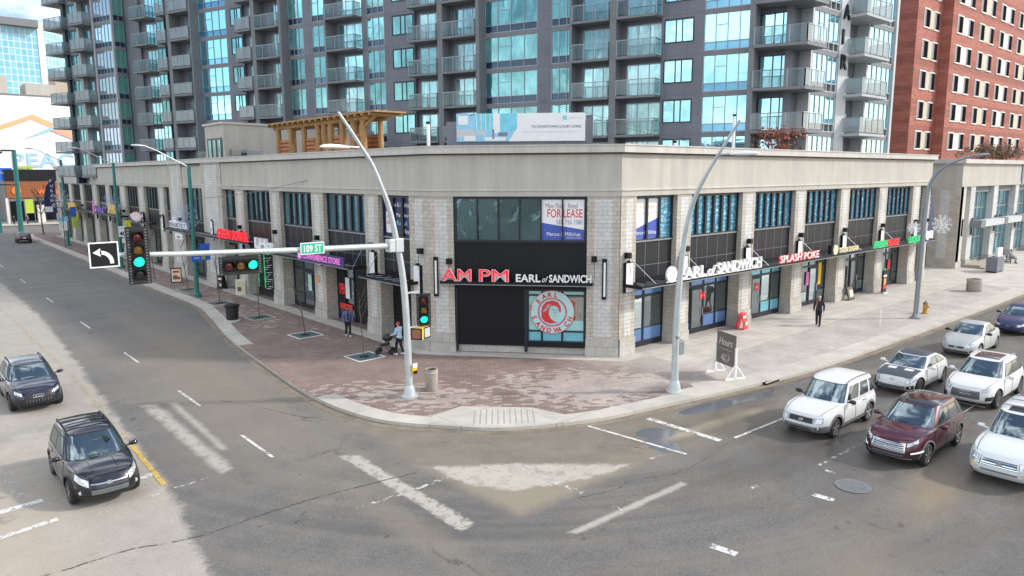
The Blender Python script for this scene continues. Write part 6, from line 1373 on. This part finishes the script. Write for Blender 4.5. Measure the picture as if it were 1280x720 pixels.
    def wheels(c, rim, spokes):
        for sx in (-1, 1):
            for sy in (-1, 1):
                p = (sx*c.wb/2, sy*(c.hw-.145), c.rw); r = c.rw; g = MB()
                g.lathe([(r*.62, -.10), (r*.86, -.115), (r*.97, -.09), (r, -.05), (r, .05), (r*.97, .09), (r*.86, .115), (r*.62, .10)], p, 28, 0, 1); w = g.build('wheel', 'tyre', c.t, world=False, smooth=True, ang=60)
                g = MB(); o = sy*.088
                g.lathe([(r*.64, o-.03*sy), (r*.70, o+.012*sy), (r*.66, o+.016*sy), (r*.60, o-.01*sy)], p, 28, 0, 1); g.lathe([(.001, o-.05*sy), (r*.62, o-.055*sy)], p, 20, 1, 1); g.lathe([(.001, o+.01*sy), (.05, o+.008*sy), (.06, o-.03*sy)], p, 12, 0, 1)
                for k in range(spokes):
                    a = 2*math.pi*k/spokes+.3; d = Vector((math.cos(a), 0, math.sin(a))); q = Vector((-math.sin(a), 0, math.cos(a)))
                    g.obox(Vector(p)+Vector((0, o-.004*sy, 0))+d*r*.34, d*r*.30, q*r*(.085 if spokes < 7 else .05), (0, .018, 0), 0)
                g.build('rim', [rim, 'plastic'], w, world=False)
    # ---- detail
    def side_glass(c, wins, v0=.10, v1=.86, m='sideglass', ring=True):
        n = c.nc
        if ring: c.patch('window_surround', c.SC, c.T('s', wins[0][0]+.035, n), c.T('s', wins[-1][1]-.03, n), v0-.05, v1+.045, 'plastic', .003, mirror=True, nt=24)
        for a, b in wins: c.patch('side_window', c.SC, c.T('s', a, n), c.T('s', b, n), v0, v1, m, .007, mirror=True)
    def screens(c, front='carglass', rear='sideglass', g=.86):
        n = c.nc; c.patch('windscreen', c.SC, c.T('f', -g-.03, n), c.T('f', g+.03, n), .01, .97, 'plastic', .003, nt=24); c.patch('windscreen', c.SC, c.T('f', -g, n), c.T('f', g, n), .05, .93, front, .007, nt=24)
        c.patch('rear_window', c.SC, c.T('r', -g, n), c.T('r', g, n), .12, .88, rear, .006, nt=20)
        b = c.SC(0, .05); 
        g_ = MB()
        for y0, y1 in ((-.55, .05), (.1, .62)): g_.tube([c.SC(c.T('f', y0/ c.hw/.88, n), .05)+Vector((.012, 0, .012)), c.SC(c.T('f', y1/c.hw/.88, n), .11)+Vector((.012, 0, .014))], .010, 5)
        g_.build('wiper', 'plastic', c.t, world=False)
    def doors(c, ds=((.40, -.01), (-.035, -.44)), v0=.15, v1=.985, handle=None):
        for a, b in ds:
            lo = (v0, v0) if b > -.40 else (v0, .42)
            sm = c.patch('door', c.SB, c.T('s', a+.012), c.T('s', b-.012), v0-.012 if isinstance(lo[0], float) and lo[0] == lo[1] else (v0-.012, .41), v1+.008, 'plastic', .0015, mirror=True, nt=12)
            for s_, o in zip((1, -1), sm): c.doorskin(s_, o, a, b, lo, v1, handle)
    def doorskin(c, s_, par, a, b, lo, v1, handle):
        P = c.patch('skin', c.SB, c.T('s', a), c.T('s', b), lo, v1, c.p, .006, parent=par, nt=16, nv=10)[0]
        if s_ < 0:
            for v in P.data.vertices: v.co.y *= -1
            P.data.flip_normals()
        q = c.SB(c.T('s', b+.07), .87); g = MB(); x = q.x; y = (q.y+.022)*s_
        g.obox((x, y, q.z), (.10, 0, 0), (0, .012, 0), (0, 0, .016)); g.build('handle', handle or c.p, par, world=False, bevel=.006)
    def mirrors(c, m=None, x=None):
        x = x if x is not None else (c.cab[0]-.16)*c.hl
        for s in (1, -1):
            g = MB(); z = c.zs(x)+.10; g.ball((x, s*(c.hw+.10), z), .075, .125, .075, 14, 10, 0); g.tube([(x, s*(c.hw*.90), z-.05), (x, s*(c.hw+.06), z-.02)], .03, 6, 0)
            o = g.build('mirror', m or c.p, c.t, world=False, smooth=True); g = MB(); g.box(x-.072, x-.066, s*(c.hw+.10)-.09, s*(c.hw+.10)+.09, z-.05, z+.05); g.build('mirror_glass', 'chrome', o, world=False)
    def arches(c, m, w=.07):
        for sx in (-1, 1):
            for s in (1, -1):
                g = MB(); V = []; n = 18; cx, cz = sx*c.wb/2, c.rw+.02
                for k in range(n+1):
                    a = R(-18)+(math.pi+R(36))*k/n
                    for rr_, o in ((c.rw+.045, .004), (c.rw+.045, .016), (c.rw+.045+w, .016), (c.rw+.045+w, .002)):
                        x, z = cx+rr_*math.cos(a), cz+rr_*math.sin(a); zb, zt = c.zb(x), c.zs(x); v = min(max((z-zb)/(zt-zb), 0), 1)
                        n_ = c.nf if x > 0 else c.nr; X = (c.fx(v) if x > 0 else c.rx(v))*c.hl; y = c.hw*c.hyf(v)*max(0, 1-min(1, abs(x/X))**n_)**(1/n_); V.append((x, s*(y+o), max(z, zb)))
                g.add(V, [(i*4+j, i*4+j+1, (i+1)*4+j+1, (i+1)*4+j) for i in range(n) for j in range(3)]); g.build('wheel_arch', m, c.t, world=False, smooth=True)
    def cladding(c, m, v=.2, side=True, front=True):
        if front: c.patch('bumper', c.SB, -c.T('s', .82), c.T('s', .82), .0, v, m, .010, nt=40)
        c.patch('bumper', c.SB, c.T('s', -.82), 2*math.pi-c.T('s', -.82), .0, v, m, .010, nt=40)
        if side: c.patch('sill', c.SB, c.T('s', .40), c.T('s', -.40), .0, .13, m, .012, mirror=True, nt=16)
    def fgrille(c, g, v0, v1, m='plastic', bars=0, barm='chrome', frame=None, badge=None, t0=None):
        if frame: c.patch('grille', c.SB, c.T('f', -g-.035), c.T('f', g+.035), v0-.03, v1+.03, frame, .006, nt=24)
        o = c.patch('grille', c.SB, c.T('f', -g), c.T('f', g), v0, v1, m, .010, nt=24)[0]
        for k in range(bars): v = v0+(v1-v0)*(k+.5)/bars; h = (v1-v0)/bars*.26; c.patch('grille_bar', c.SB, c.T('f', -g), c.T('f', g), v-h, v+h, barm, .016, parent=o, nt=24, nv=1)
        if badge:
            p = c.SB(0, badge[1]); gg = MB()
            if badge[0] == 'oval': gg.lathe([(.001, .0), (.055, .0), (.06, -.02)], (0, 0, 0), 20, 0, 0); gg.v = [(p.x+.022+x, p.y+y*1.5, p.z+z*.85) for x, y, z in gg.v]
            elif badge[0] == 'rings':
                for k in range(4):
                    cy = (k-1.5)*.088; gg.tube([(p.x+.028, cy+.055*math.cos(a), p.z+.055*math.sin(a)) for a in np.linspace(0, 6.2832, 17)], .011, 5)
            elif badge[0] == 'h':
                gg.tube([(p.x+.024, .085*math.cos(a), p.z+.05*math.sin(a)) for a in np.linspace(0, 6.2832, 17)], .010, 5)
                for q in (-.03, .03): gg.tube([(p.x+.024, q-.012, p.z-.035), (p.x+.024, q+.012, p.z+.035)], .01, 4)
                gg.tube([(p.x+.024, -.03, p.z-.005), (p.x+.024, .03, p.z+.005)], .01, 4)
            gg.build('badge', 'chrome', c.t, world=False)
        return o
    def heads(c, gi, so, v0, v1, m='lens', bez=True, inner=True):
        if bez: c.patch('headlight', c.SB, c.T('f', gi-.015), c.T('s', so-.008), tuple(x-.012 for x in v0), tuple(x+.012 for x in v1), 'plastic', .003, mirror=True)
        os = c.patch('headlight', c.SB, c.T('f', gi), c.T('s', so), v0, v1, m, .010, mirror=True)
        if inner:
            for s, o in zip((1, -1), os):
                for f in (.3, .62):
                    t = c.T('f', gi)+(c.T('s', so)-c.T('f', gi))*f; v = sum(v0)/4+sum(v1)/4; p = c.SB(t, v); g = MB(); g.ball((p.x+.004, p.y*s, p.z), .022, .05, .035, 10, 6); g.build('bulb', 'chrome', o, world=False, smooth=True)
    def fogs(c, g0, g1, v0, v1, m='plastic', lamp='lens', r=.045):
        os = c.patch('fog_light', c.SB, c.T('f', g0), c.T('f', g1), v0, v1, m, .012, mirror=True)
        if lamp:
            for s, o in zip((1, -1), os): p = c.SB((c.T('f', g0)+c.T('f', g1))/2, (v0+v1)/2 if not isinstance(v0, tuple) else (sum(v0)+sum(v1))/4); g = MB(); g.ball((p.x+.01, p.y*s, p.z), .02, r, r, 12, 6); g.build('lamp', lamp, o, world=False, smooth=True)
    def tails(c, go=.62, si=-.93, v0=.62, v1=.95): c.patch('tail_light', c.SB, c.T('s', si), c.T('r', go), v0, v1, 'taillens', .012, mirror=True)
    def rails(c, m='plastic', cross=0, x0=None, x1=None):
        f1, r1 = c.cab[1]*c.hl-.12, c.cab[3]*c.hl+.10; y = c.hw*c.cab[5]*.90
        for s in (1, -1):
            g = MB(); P = [(f1, s*y, c.zroof(f1, y)+.0)]+[(x, s*y, c.zroof(x, y)+.06) for x in np.linspace(f1-.12, r1+.12, 8)]+[(r1, s*y, c.zroof(r1, y))]; g.tube(P, .018, 6); g.build('roof_rail', m, c.t, world=False)
        for k in range(cross): x = f1-.35-(f1-r1-.7)*k/max(1, cross-1); g = MB(); g.tube([(x, -y, c.zroof(x, y)+.06), (x, 0, c.zroof(x, 0)+.06), (x, y, c.zroof(x, y)+.06)], .022, 6); g.build('cross_bar', m, c.t, world=False)
    def sunroof(c, a=.12, b=.75, w=.68, m='sideglass'):
        f1, r1 = c.cab[1]*c.hl, c.cab[3]*c.hl; c.toppatch('sunroof', c.zroof, f1+(r1-f1)*a, f1+(r1-f1)*b, -c.hw*c.cab[5]*w, c.hw*c.cab[5]*w, m, .008)
    def hoodlines(c, m='plastic'):
        x1, x0 = (c.cab[0]+.03)*c.hl, .90*c.hl
        g = MB()
        for s in (1, -1):
            pts = [(x, s*c.hw*(.80-.10*((x-x1)/(x0-x1))**2), 0) for x in np.linspace(x1, x0, 14)]
            for (xa, ya, _), (xb, yb, _) in zip(pts, pts[1:]): g.add([(xa, ya, c.ztop(xa, ya)+.002), (xb, yb, c.ztop(xb, yb)+.002), (xb, yb-s*.022, c.ztop(xb, yb)+.003), (xa, ya-s*.022, c.ztop(xa, ya)+.003)], [(0, 1, 2, 3)])
        g.build('bonnet_seam', m, c.t, world=False)
    def plate(c, label=None):
        p = c.SB(math.pi, .55); g = MB(); g.box(p.x-.015, p.x+.01, -.16, .16, p.z-.08, p.z+.08); g.build('licence_plate', 'whitesign', c.t, world=False)
    def seats(c): pass

PW = paint('white_car_paint', (.68, .685, .68), dirt=.6); PS = paint('silver_car_paint', (.50, .53, .52), .35, .4, dirt=.4); PSW = paint('pale_silver_car_paint', (.70, .73, .73), .2, .4, dirt=.4)
PM = paint('maroon_car_paint', (.075, .010, .022), .35, .3, dirt=.35, coat=.9); PB = paint('black_car_paint', (.004, .005, .012), .0, .25, dirt=.05, coat=1.0); PN = paint('navy_car_paint', (.006, .009, .03), .0, .25, dirt=.12, coat=1.0); PBL = paint('dark_blue_car_paint', (.035, .045, .12), .3, .35, dirt=.4); PG = paint('dark_grey_car_paint', (.05, .053, .058), .3, .35)
M['greywrap'] = mat('matt_grey_wrap', (.07, .085, .10), .35, .2, .06, obj=True)
M['glossblack'] = mat('gloss_black_roof', (.02, .016, .018), .12, var=.05, coat=.8, obj=True)
W_, E_ = math.pi, -math.pi/2
M['drl'] = emis('white_daytime_lamp', (.95, .93, 1.0), .7)
# white older SUV with grey bumpers
c = Car((25.15, 11.42), W_, 'white SUV with grey bumpers and dusty alloy wheels, nearest the kerb', PW, 4.44, 1.79, 1.74, 2.62, .35, nf=5.2, nr=6, clad='greyplastic', cab=(.37, .13, -.95, -.86, .93, .79), rim='rim')
c.screens(); c.side_glass(((.74, .22), (.13, -.36), (-.46, -.86)), .12, .84, ring=False); c.doors(((.36, -.02), (-.04, -.42)), handle='greyplastic'); c.mirrors('plastic'); c.arches('greyplastic', .08); c.cladding('greyplastic', .40)
c.fgrille(.46, .62, .86, 'plastic', 0, frame='greyplastic', badge=('oval', .74)); c.heads(.54, .93, (.60, .62), (.87, .85), inner=False); c.fogs(.60, .74, .22, .36, 'plastic', 'lens'); c.fgrille(.40, .10, .22, 'plastic'); c.tails(); c.rails('greyplastic'); c.hoodlines(); c.patch('wheel_arch_trim', c.SB, c.T('s', .40), c.T('s', -.40), .13, .20, 'greyplastic', .006, mirror=True)
# maroon SUV
c = Car((24.9, 8.46), W_, 'maroon SUV with a glossy black roof and chrome barred grille', PM, 4.48, 1.86, 1.65, 2.67, .36, nf=3.9, roofm='glossblack', clad='greyplastic', cab=(.42, .08, -.93, -.74, .92, .70), spokes=5)
c.screens(); c.side_glass(((.70, .18), (.12, -.42), (-.48, -.80)), .12, .80); c.doors(); c.mirrors(); c.arches('greyplastic', .05); c.cladding('plastic', .16); c.patch('skid_plate', c.SB, c.T('f', -.72), c.T('f', .72), .03, .10, 'rim', .016, nt=24)
c.fgrille(.50, .46, .88, 'plastic', 5, 'rim', frame='chrome', badge=('h', .76)); c.heads(.58, .84, (.76, .84), (.90, .97)); c.fogs(.62, .93, .30, .50, 'plastic', None); c.patch('daytime_lamp', c.SB, c.T('f', .68), c.T('f', .91), .37, .45, 'drl', .020, mirror=True); c.fgrille(.50, .20, .32, 'plastic', 2, 'greyplastic'); c.tails(); c.hoodlines(); c.sunroof(.05, .95, .8, 'glossblack'); c.patch('chrome_strip', c.SC, c.T('s', .78, 4.6), c.T('s', -.84, 4.6), .03, .055, 'chrome', .012, mirror=True)
# white coupe with grey hood
c = Car((32.5, 11.38), W_, 'white coupe with a matt grey bonnet and grey roof', PW, 4.22, 1.79, 1.42, 2.65, .34, 'car', nf=4.0, roofm='greywrap', zs=[(-1.05, .88), (-.95, .99), (-.6, 1.0), (.3, .94), (.42, .92), (.75, .85), (.90, .78), (.97, .71), (1.04, .60)], cab=(.44, .06, -.90, -.50, .90, .70), rim='darkrim')
c.screens(); c.side_glass(((.70, .02), (-.05, -.60)), .14, .80); c.doors(((.36, -.16), (-.19, -.46))); c.mirrors(PW); c.fgrille(.56, .12, .44, 'plastic', 2, 'greyplastic', badge=('h', .86)); c.fogs(.60, .84, .16, .42, 'plastic', 'lens'); c.heads(.60, .78, (.60, .72), (.78, .92)); c.tails(); c.cladding('plastic', .06)
c.toppatch('bonnet', c.ztop, .92*c.hl, .47*c.hl, -.70, .70, 'greywrap', .010, taper=1.06)
for s in (-1, 1): c.toppatch('bonnet_stripe', c.ztop, .64*c.hl, .52*c.hl, s*.16, s*.50, PW, .014)
# white newer SUV
c = Car((32.9, 8.78), W_, 'white SUV with a large dark honeycomb grille and sunroof', PW, 4.68, 1.90, 1.66, 2.82, .37, nf=4.0, cab=(.42, .09, -.93, -.70, .91, .70), rim='darkrim', spokes=10)
c.screens(); c.side_glass(((.70, .18), (.12, -.42), (-.47, -.78)), .12, .80); c.doors(); c.mirrors(); c.cladding('plastic', .07, front=False); c.fgrille(.52, .30, .84, 'plastic', 6, 'greyplastic', badge=('rings', .72)); c.heads(.60, .86, (.74, .76), (.90, .90)); c.fogs(.70, .92, .18, (.44, .40), 'plastic', None); c.patch('skid_plate', c.SB, c.T('f', -.78), c.T('f', .78), .04, .09, 'rim', .016, nt=24); c.tails(); c.rails('rim'); c.sunroof(.10, .62); c.hoodlines()
# silver sedan
c = Car((41.35, 11.8), W_, 'silver compact sedan with a dark grille waiting behind the white coupe', PS, 4.53, 1.71, 1.47, 2.6, .31, 'car', nf=4.2, nr=4.6, spokes=7)
c.screens(); c.side_glass(((.66, .10), (.04, -.62)), .14, .82); c.doors(((.38, -.02), (-.04, -.42))); c.mirrors('plastic'); c.fgrille(.40, .52, .70, 'plastic', 0, badge=('oval', .62)); c.heads(.48, .88, (.60, .66), (.80, .84), inner=False); c.fgrille(.62, .08, .22, 'plastic'); c.tails(); c.hoodlines(); c.fogs(.70, .82, .14, .26, 'plastic', None)
# dark blue sedan
c = Car((48.75, 11.55), W_, 'dark blue sedan at the back of the queue by the hydrant', PBL, 4.6, 1.74, 1.46, 2.65, .31, 'car', nf=4.0, nr=4.6, spokes=7)
c.screens(); c.side_glass(((.66, .10), (.04, -.62)), .14, .82); c.doors(((.38, -.02), (-.04, -.42))); c.mirrors(); c.fgrille(.36, .54, .68, 'plastic', 0, badge=('oval', .66)); c.heads(.48, .84, (.58, .66), (.78, .84), inner=False); c.fgrille(.62, .08, .2, 'plastic'); c.tails(); c.hoodlines()
# pale SUV cut by the frame
c = Car((25.75, 5.68), W_, 'pale silver SUV with roof bars and a barred grille, cut by the right edge', PSW, 4.80, 1.88, 1.80, 2.79, .38, nf=5.2, nr=6, cab=(.38, .12, -.95, -.84, .92, .78), hs=1.06)
c.screens(); c.side_glass(((.72, .20), (.12, -.38), (-.46, -.86)), .12, .84, ring=False); c.doors(); c.mirrors(); c.arches(PSW, .08); c.cladding(PSW, .26); c.fgrille(.48, .56, .86, 'plastic', 3, 'chrome', frame=PSW, badge=('oval', .71)); c.heads(.54, .92, (.56, .60), (.88, .88)); c.fgrille(.50, .27, .36, 'plastic', 2, 'rim'); c.fogs(.66, .80, .24, .36, PSW, 'lens'); c.patch('indicator', c.SB, c.T('s', .985), c.T('s', .93), .36, .44, 'yellow', .012, mirror=True); c.tails(); c.rails('alum', 3); c.sunroof(.06, .28, .62, 'plastic'); c.hoodlines()
# left-hand street
c = Car((3.98, 23.62), E_, 'black SUV with roof bars nearest the camera on the left street', PB, 4.52, 1.84, 1.68, 2.69, .36, nf=3.8, cab=(.44, .08, -.93, -.76, .92, .70), rim='rim', spokes=5)
c.screens(); c.side_glass(((.70, .18), (.12, -.42), (-.48, -.82)), .12, .80); c.doors(); c.mirrors(); c.cladding('plastic', .18); c.arches('plastic', .05); c.fgrille(.50, .24, .52, 'plastic', 4, 'alum', frame='plastic'); c.fgrille(.50, .74, .82, 'plastic', 1, 'chrome', badge=('oval', .78)); c.heads(.56, .80, (.66, .78), (.90, .98)); c.fogs(.60, .86, .24, .42, 'plastic', 'lens', .06); c.tails(); c.rails('plastic', 3); c.hoodlines()
for s in (-1, 1): c.toppatch('bonnet_crease', c.ztop, .80*c.hl, .50*c.hl, s*.30, s*.33, PB, .016, n=6)
g = MB(); q = c.SC(0, .12); g.ball((q.x-.05, -.1, q.z+.02), .06, .12, .08, 8, 6); g.build('dash_ornament', 'bronze', c.t, world=False)
c = Car((3.86, 34.35), E_, 'dark navy SUV behind the black one on the left street, ring badge on the grille', PN, 4.48, 1.85, 1.61, 2.68, .36, nf=4.0, cab=(.42, .08, -.93, -.74, .91, .70), rim='darkrim', spokes=10)
c.screens(); c.side_glass(((.70, .18), (.12, -.42), (-.48, -.78)), .12, .80); c.doors(); c.mirrors(); c.cladding('plastic', .14); c.fgrille(.50, .28, .82, 'plastic', 0, badge=('rings', .74)); 
for k in range(9): c.patch('grille_bar', c.SB, c.T('f', max(-.45, -.44+k*.11)), c.T('f', -.44+k*.11+.014), .28, .50, 'alum', .014, nt=2)
c.heads(.58, .86, (.72, .76), (.88, .92)); c.fogs(.66, .92, .14, (.38, .34), 'plastic', None); c.tails(); c.rails('plastic'); c.sunroof(.08, .75); c.hoodlines()
c = Car((14.45, 118.6), math.pi/2-.05, 'dark grey hatchback seen from behind far up the left street', PG, 4.4, 1.82, 1.50, 2.65, .34, cab=(.42, .08, -.95, -.70, .91, .72), rim='darkrim', hs=.97)
c.screens(); c.side_glass(((.70, .18), (.12, -.42), (-.48, -.78)), .12, .80); c.doors(); c.mirrors(); c.heads(.58, .86, (.66, .70), (.82, .84)); c.fgrille(.46, .26, .66, 'plastic'); c.tails(.5); c.plate(); c.cladding('plastic', .2)
# ================================================================== people
def caps(g, a, b, ra, rb, n=12):
    a, b = Vector(a), Vector(b); g.tube([a, b], [ra, rb], n); g.ball(a, ra, n=n, k=8); g.ball(b, rb, n=n, k=8)
def remeshed(g, name, m, parent, vox, sm=4):
    o = g.build(name, m, parent, world=False)
    r = o.modifiers.new('r', 'REMESH'); r.mode = 'VOXEL'; r.voxel_size = vox; s = o.modifiers.new('s', 'SMOOTH'); s.factor = .5; s.iterations = sm
    bpy.context.view_layer.update()
    me = bpy.data.meshes.new_from_object(o.evaluated_get(bpy.context.evaluated_depsgraph_get())); old = o.data; o.modifiers.clear(); o.data = me; bpy.data.meshes.remove(old)
    me.polygons.foreach_set('use_smooth', [True]*len(me.polygons)); return o
POSES = dict(
 walk=dict(hip=.93, legs=(((.0, .09, .92), (.10, .09, .50), (.16, .09, .09)), ((.0, -.09, .92), (.02, -.09, .50), (-.16, -.09, .11))), arms=(((.0, .19, 1.42), (-.07, .27, 1.14), (.04, .27, .90)), ((.0, -.19, 1.42), (.0, -.27, 1.13), (.14, -.25, .92)))),
 stand=dict(hip=.93, legs=(((.0, .09, .92), (.03, .10, .50), (.0, .11, .09)), ((.0, -.09, .92), (.03, -.10, .50), (.0, -.12, .09))), arms=(((.0, .19, 1.42), (-.02, .27, 1.14), (.12, .22, .98)), ((.0, -.19, 1.42), (-.02, -.27, 1.14), (.12, -.22, .98)))),
 push=dict(hip=.93, legs=(((.0, .09, .92), (.14, .09, .52), (.16, .09, .09)), ((.0, -.09, .92), (-.02, -.09, .50), (-.18, -.09, .12))), arms=(((.03, .19, 1.40), (.10, .25, 1.14), (.36, .19, 1.04)), ((.03, -.19, 1.40), (.10, -.25, 1.14), (.36, -.19, 1.04)))),
 sit=dict(hip=.52, legs=(((.0, .10, .52), (.42, .12, .52), (.44, .12, .09)), ((.0, -.10, .52), (.42, -.12, .52), (.50, -.12, .09))), arms=(((-.03, .19, 1.0), (.05, .25, .74), (.30, .14, .62)), ((-.03, -.19, 1.0), (.05, -.25, .74), (.30, -.14, .62)))))
def person(loc, rz, label, pose, jacket, trousers, shoes, hair, skin='skin', vox=.013, sleeve=True, inner=None, cap=None, group=None, scale=1.0, top_h=.86):
    t = thing('person', loc, label, 'person', group, rz); t.scale = (scale,)*3
    ps = POSES[pose]; h = ps['hip']; dz = h-.93; up = Vector((0, 0, dz)); L = lambda p: Vector(p)
    g = MB(); lean = .04 if pose == 'push' else 0
    pel, ch, nk, hd = Vector((0, 0, h+.02)), Vector((lean*.7, 0, h+.36)), Vector((lean, 0, h+.53)), Vector((lean+.02, 0, h+.70))
    def torso(g, k):
        for c, r in ((pel, (.115, .155, .11)), (pel.lerp(ch, .45), (.105, .145, .16)), (ch, (.12, .17, .17))): g.ball(c, r[0]+k, r[1]+k, r[2]+k, 16, 10)
        for s in (1, -1): caps(g, (ch.x, s*.05, h+.45), (ch.x, s*.17, h+.47), .07+k, .065+k)
    torso(g, 0); caps(g, nk-Vector((0, 0, .06)), hd-Vector((0, 0, .05)), .055, .052)
    g.ball(hd, .098, .078, .118, 16, 12); g.ball(hd+Vector((.045, 0, -.055)), .05, .05, .05, 12, 8); g.ball(hd+Vector((.10, 0, -.012)), .022, .015, .026, 8, 6)
    for s in (1, -1): g.ball(hd+Vector((-.005, s*.08, -.01)), .022, .012, .032, 8, 6)
    for a, b, c in ps['legs']:
        caps(g, a, b, .085, .058); caps(g, b, c, .056, .038); f = L(c); caps(g, (f.x-.03, f.y, f.z-.045), (f.x+.13, f.y, f.z-.055), .04, .033)
    for a, b, c in ps['arms']:
        a, b, c = L(a), L(b), L(c); caps(g, a, b, .052, .042); caps(g, b, c, .04, .028)
        d = (c-b).normalized(); s = 1 if a.y > 0 else -1; side = d.cross(Vector((0, s, 0))).normalized() if abs(d.y) < .9 else Vector((0, 0, 1)); palm = c+d*.05
        caps(g, c, palm+d*.03, .026, .032)
        for k in range(4):
            q = palm+d*.045+side*((k-1.5)*.019); fl_ = (.05, .06, .055, .042)[k]; kn = q+d*fl_*.55; e = kn+d*fl_*.4+Vector((0, -s*.016, -.006)); caps(g, q-d*.02, kn, .0095, .009, 8); caps(g, kn, e, .009, .008, 8)
        th = palm-side*.022; caps(g, th-d*.02, th+d*.03-side*.02, .011, .010, 8)
    remeshed(g, 'body', skin, t, vox)
    g = MB(); torso(g, .022)
    for a, b, c in ps['arms']: a, b, c = L(a), L(b), L(c); caps(g, a, b, .072, .060); caps(g, b, b.lerp(c, .92 if sleeve else .3), .058, .046)
    caps(g, nk-Vector((0, 0, .05)), nk-Vector((0, 0, .03)), .075, .07); g.ball(pel+Vector((0, 0, .0)), .145, .185, .12, 16, 10)
    remeshed(g, 'jacket', jacket, t, vox*1.15, 3)
    if inner:
        g = MB(); g.ball(ch+Vector((.03, 0, -.02)), .125, .085, .21, 14, 10); g.ball(pel+Vector((.035, 0, .06)), .12, .09, .16, 14, 10); remeshed(g, 'shirt', inner, t, vox*1.2, 3)
    g = MB(); g.ball(pel, .132, .172, .12, 16, 10)
    for a, b, c in ps['legs']: a, b, c = L(a), L(b), L(c); caps(g, a, b, .100, .075); caps(g, b, b.lerp(c, .95), .073, .062)
    remeshed(g, 'trousers', trousers, t, vox*1.15, 3)
    for a, b, c in ps['legs']: f = L(c); g = MB(); caps(g, (f.x-.045, f.y, f.z-.045), (f.x+.15, f.y, f.z-.052), .050, .042); caps(g, (f.x-.01, f.y, f.z+.01), (f.x, f.y, f.z-.04), .052, .05); remeshed(g, 'shoe', shoes, t, vox*1.1, 2)
    g = MB()
    g.ball(hd+Vector((-.022, 0, .028)), .098, .086, .108, 16, 12)
    if cap: caps(g, hd+Vector((.08, -.03, .045)), hd+Vector((.08, .03, .045)), .03, .03)
    if hair: remeshed(g, 'cap' if cap else 'hair', cap or hair, t, vox*.9, 2)
    for s in (1, -1): g = MB(); g.ball(hd+Vector((.089, s*.032, .012)), .010, .014, .009, 8, 6); g.build('eye', 'void', t, world=False)
    g = MB(); g.ball(hd+Vector((.087, 0, -.062)), .012, .026, .006, 8, 6); g.build('mouth', 'redprint', t, world=False)
    return t
for k_, c_ in dict(cloth_navy=(.018, .024, .05), cloth_black=(.012, .012, .014), cloth_violet=(.12, .13, .30), cloth_sky=(.38, .52, .68), cloth_grey=(.25, .26, .29), cloth_red=(.35, .03, .04), cloth_denim=(.10, .17, .32), hair_white=(.55, .52, .48), hair_dark=(.015, .012, .010), shoe_white=(.72, .72, .72), shoe_black=(.015, .015, .015)).items(): M[k_] = mat(k_, c_, .85, var=.15, scale=6, obj=True)
person((41.3, 19.8, 0), R(-158), 'white haired person in a dark navy jacket walking on the right pavement', 'walk', 'cloth_navy', 'cloth_black', 'shoe_black', 'hair_white', vox=.012, scale=1.02)
t = thing('backpack', (41.3, 19.8, 0), 'dark backpack with an orange strap on the white haired person', 'backpack', None, R(-158))
g = MB(); g.ball((-.24, 0, 1.28), .11, .16, .22, 14, 10); g.build('bag', 'cloth_navy', t, world=False, smooth=True); g = MB(); g.tube([(-.16, -.13, 1.46), (.0, -.13, 1.53), (.14, -.12, 1.40), (.15, -.13, 1.2), (.0, -.19, 1.06), (-.18, -.15, 1.06)], .016, 6); g.build('strap', 'orange', t, world=False); g = MB(); g.tube([(-.16, .13, 1.46), (.0, .13, 1.53), (.14, .12, 1.40), (.15, .13, 1.2), (.0, .19, 1.06), (-.18, .15, 1.06)], .016, 6); g.build('strap', 'cloth_black', t, world=False)
person((19.17, 36.1, 0), R(-108), 'person in an open blue violet jacket and white shoes walking towards the corner', 'walk', 'cloth_violet', 'cloth_black', 'shoe_white', 'hair_dark', 'skin2', vox=.012, inner='cloth_black', scale=.97)
person((19.02, 30.5, 0), R(112), 'person in a light blue shirt and red cap pushing a stroller behind the signal post', 'push', 'cloth_sky', 'cloth_black', 'shoe_white', 'hair_dark', vox=.013, cap='cloth_red', scale=.97)
person((84.4, 21.35, .0), R(-95), 'person in grey clothes sitting on the dark bench at far right', 'sit', 'cloth_grey', 'cloth_grey', 'shoe_black', 'hair_dark', vox=.02)
person((18.72, 97.1, 0), R(178), 'person in blue jeans seated on the left bench, nearer the camera', 'sit', 'cloth_denim', 'cloth_denim', 'shoe_white', 'hair_dark', vox=.025); person((18.72, 97.9, 0), R(178), 'person in a red top seated on the left bench, farther back', 'sit', 'cloth_red', 'cloth_navy', 'shoe_black', 'hair_dark', vox=.025)
person((19.2, 86.4, 0), R(200), 'person in black standing behind the 40 speed sign post', 'stand', 'cloth_black', 'cloth_grey', 'shoe_black', 'hair_dark', vox=.025)
person((18.6, 161.6, -.02), R(-100), 'person in dark clothes at the far crossing, left of the pair', 'walk', 'cloth_black', 'cloth_black', 'shoe_white', 'hair_dark', vox=.03); person((19.8, 162.2, -.02), R(-80), 'person in a red top at the far crossing', 'walk', 'cloth_red', 'cloth_black', 'shoe_black', 'hair_dark', vox=.03); person((20.9, 163.0, -.02), R(-80), 'person in navy with a pale front at the far crossing, right of the red top', 'stand', 'cloth_navy', 'cloth_navy', 'shoe_black', 'hair_dark', vox=.03, inner='cloth_sky')
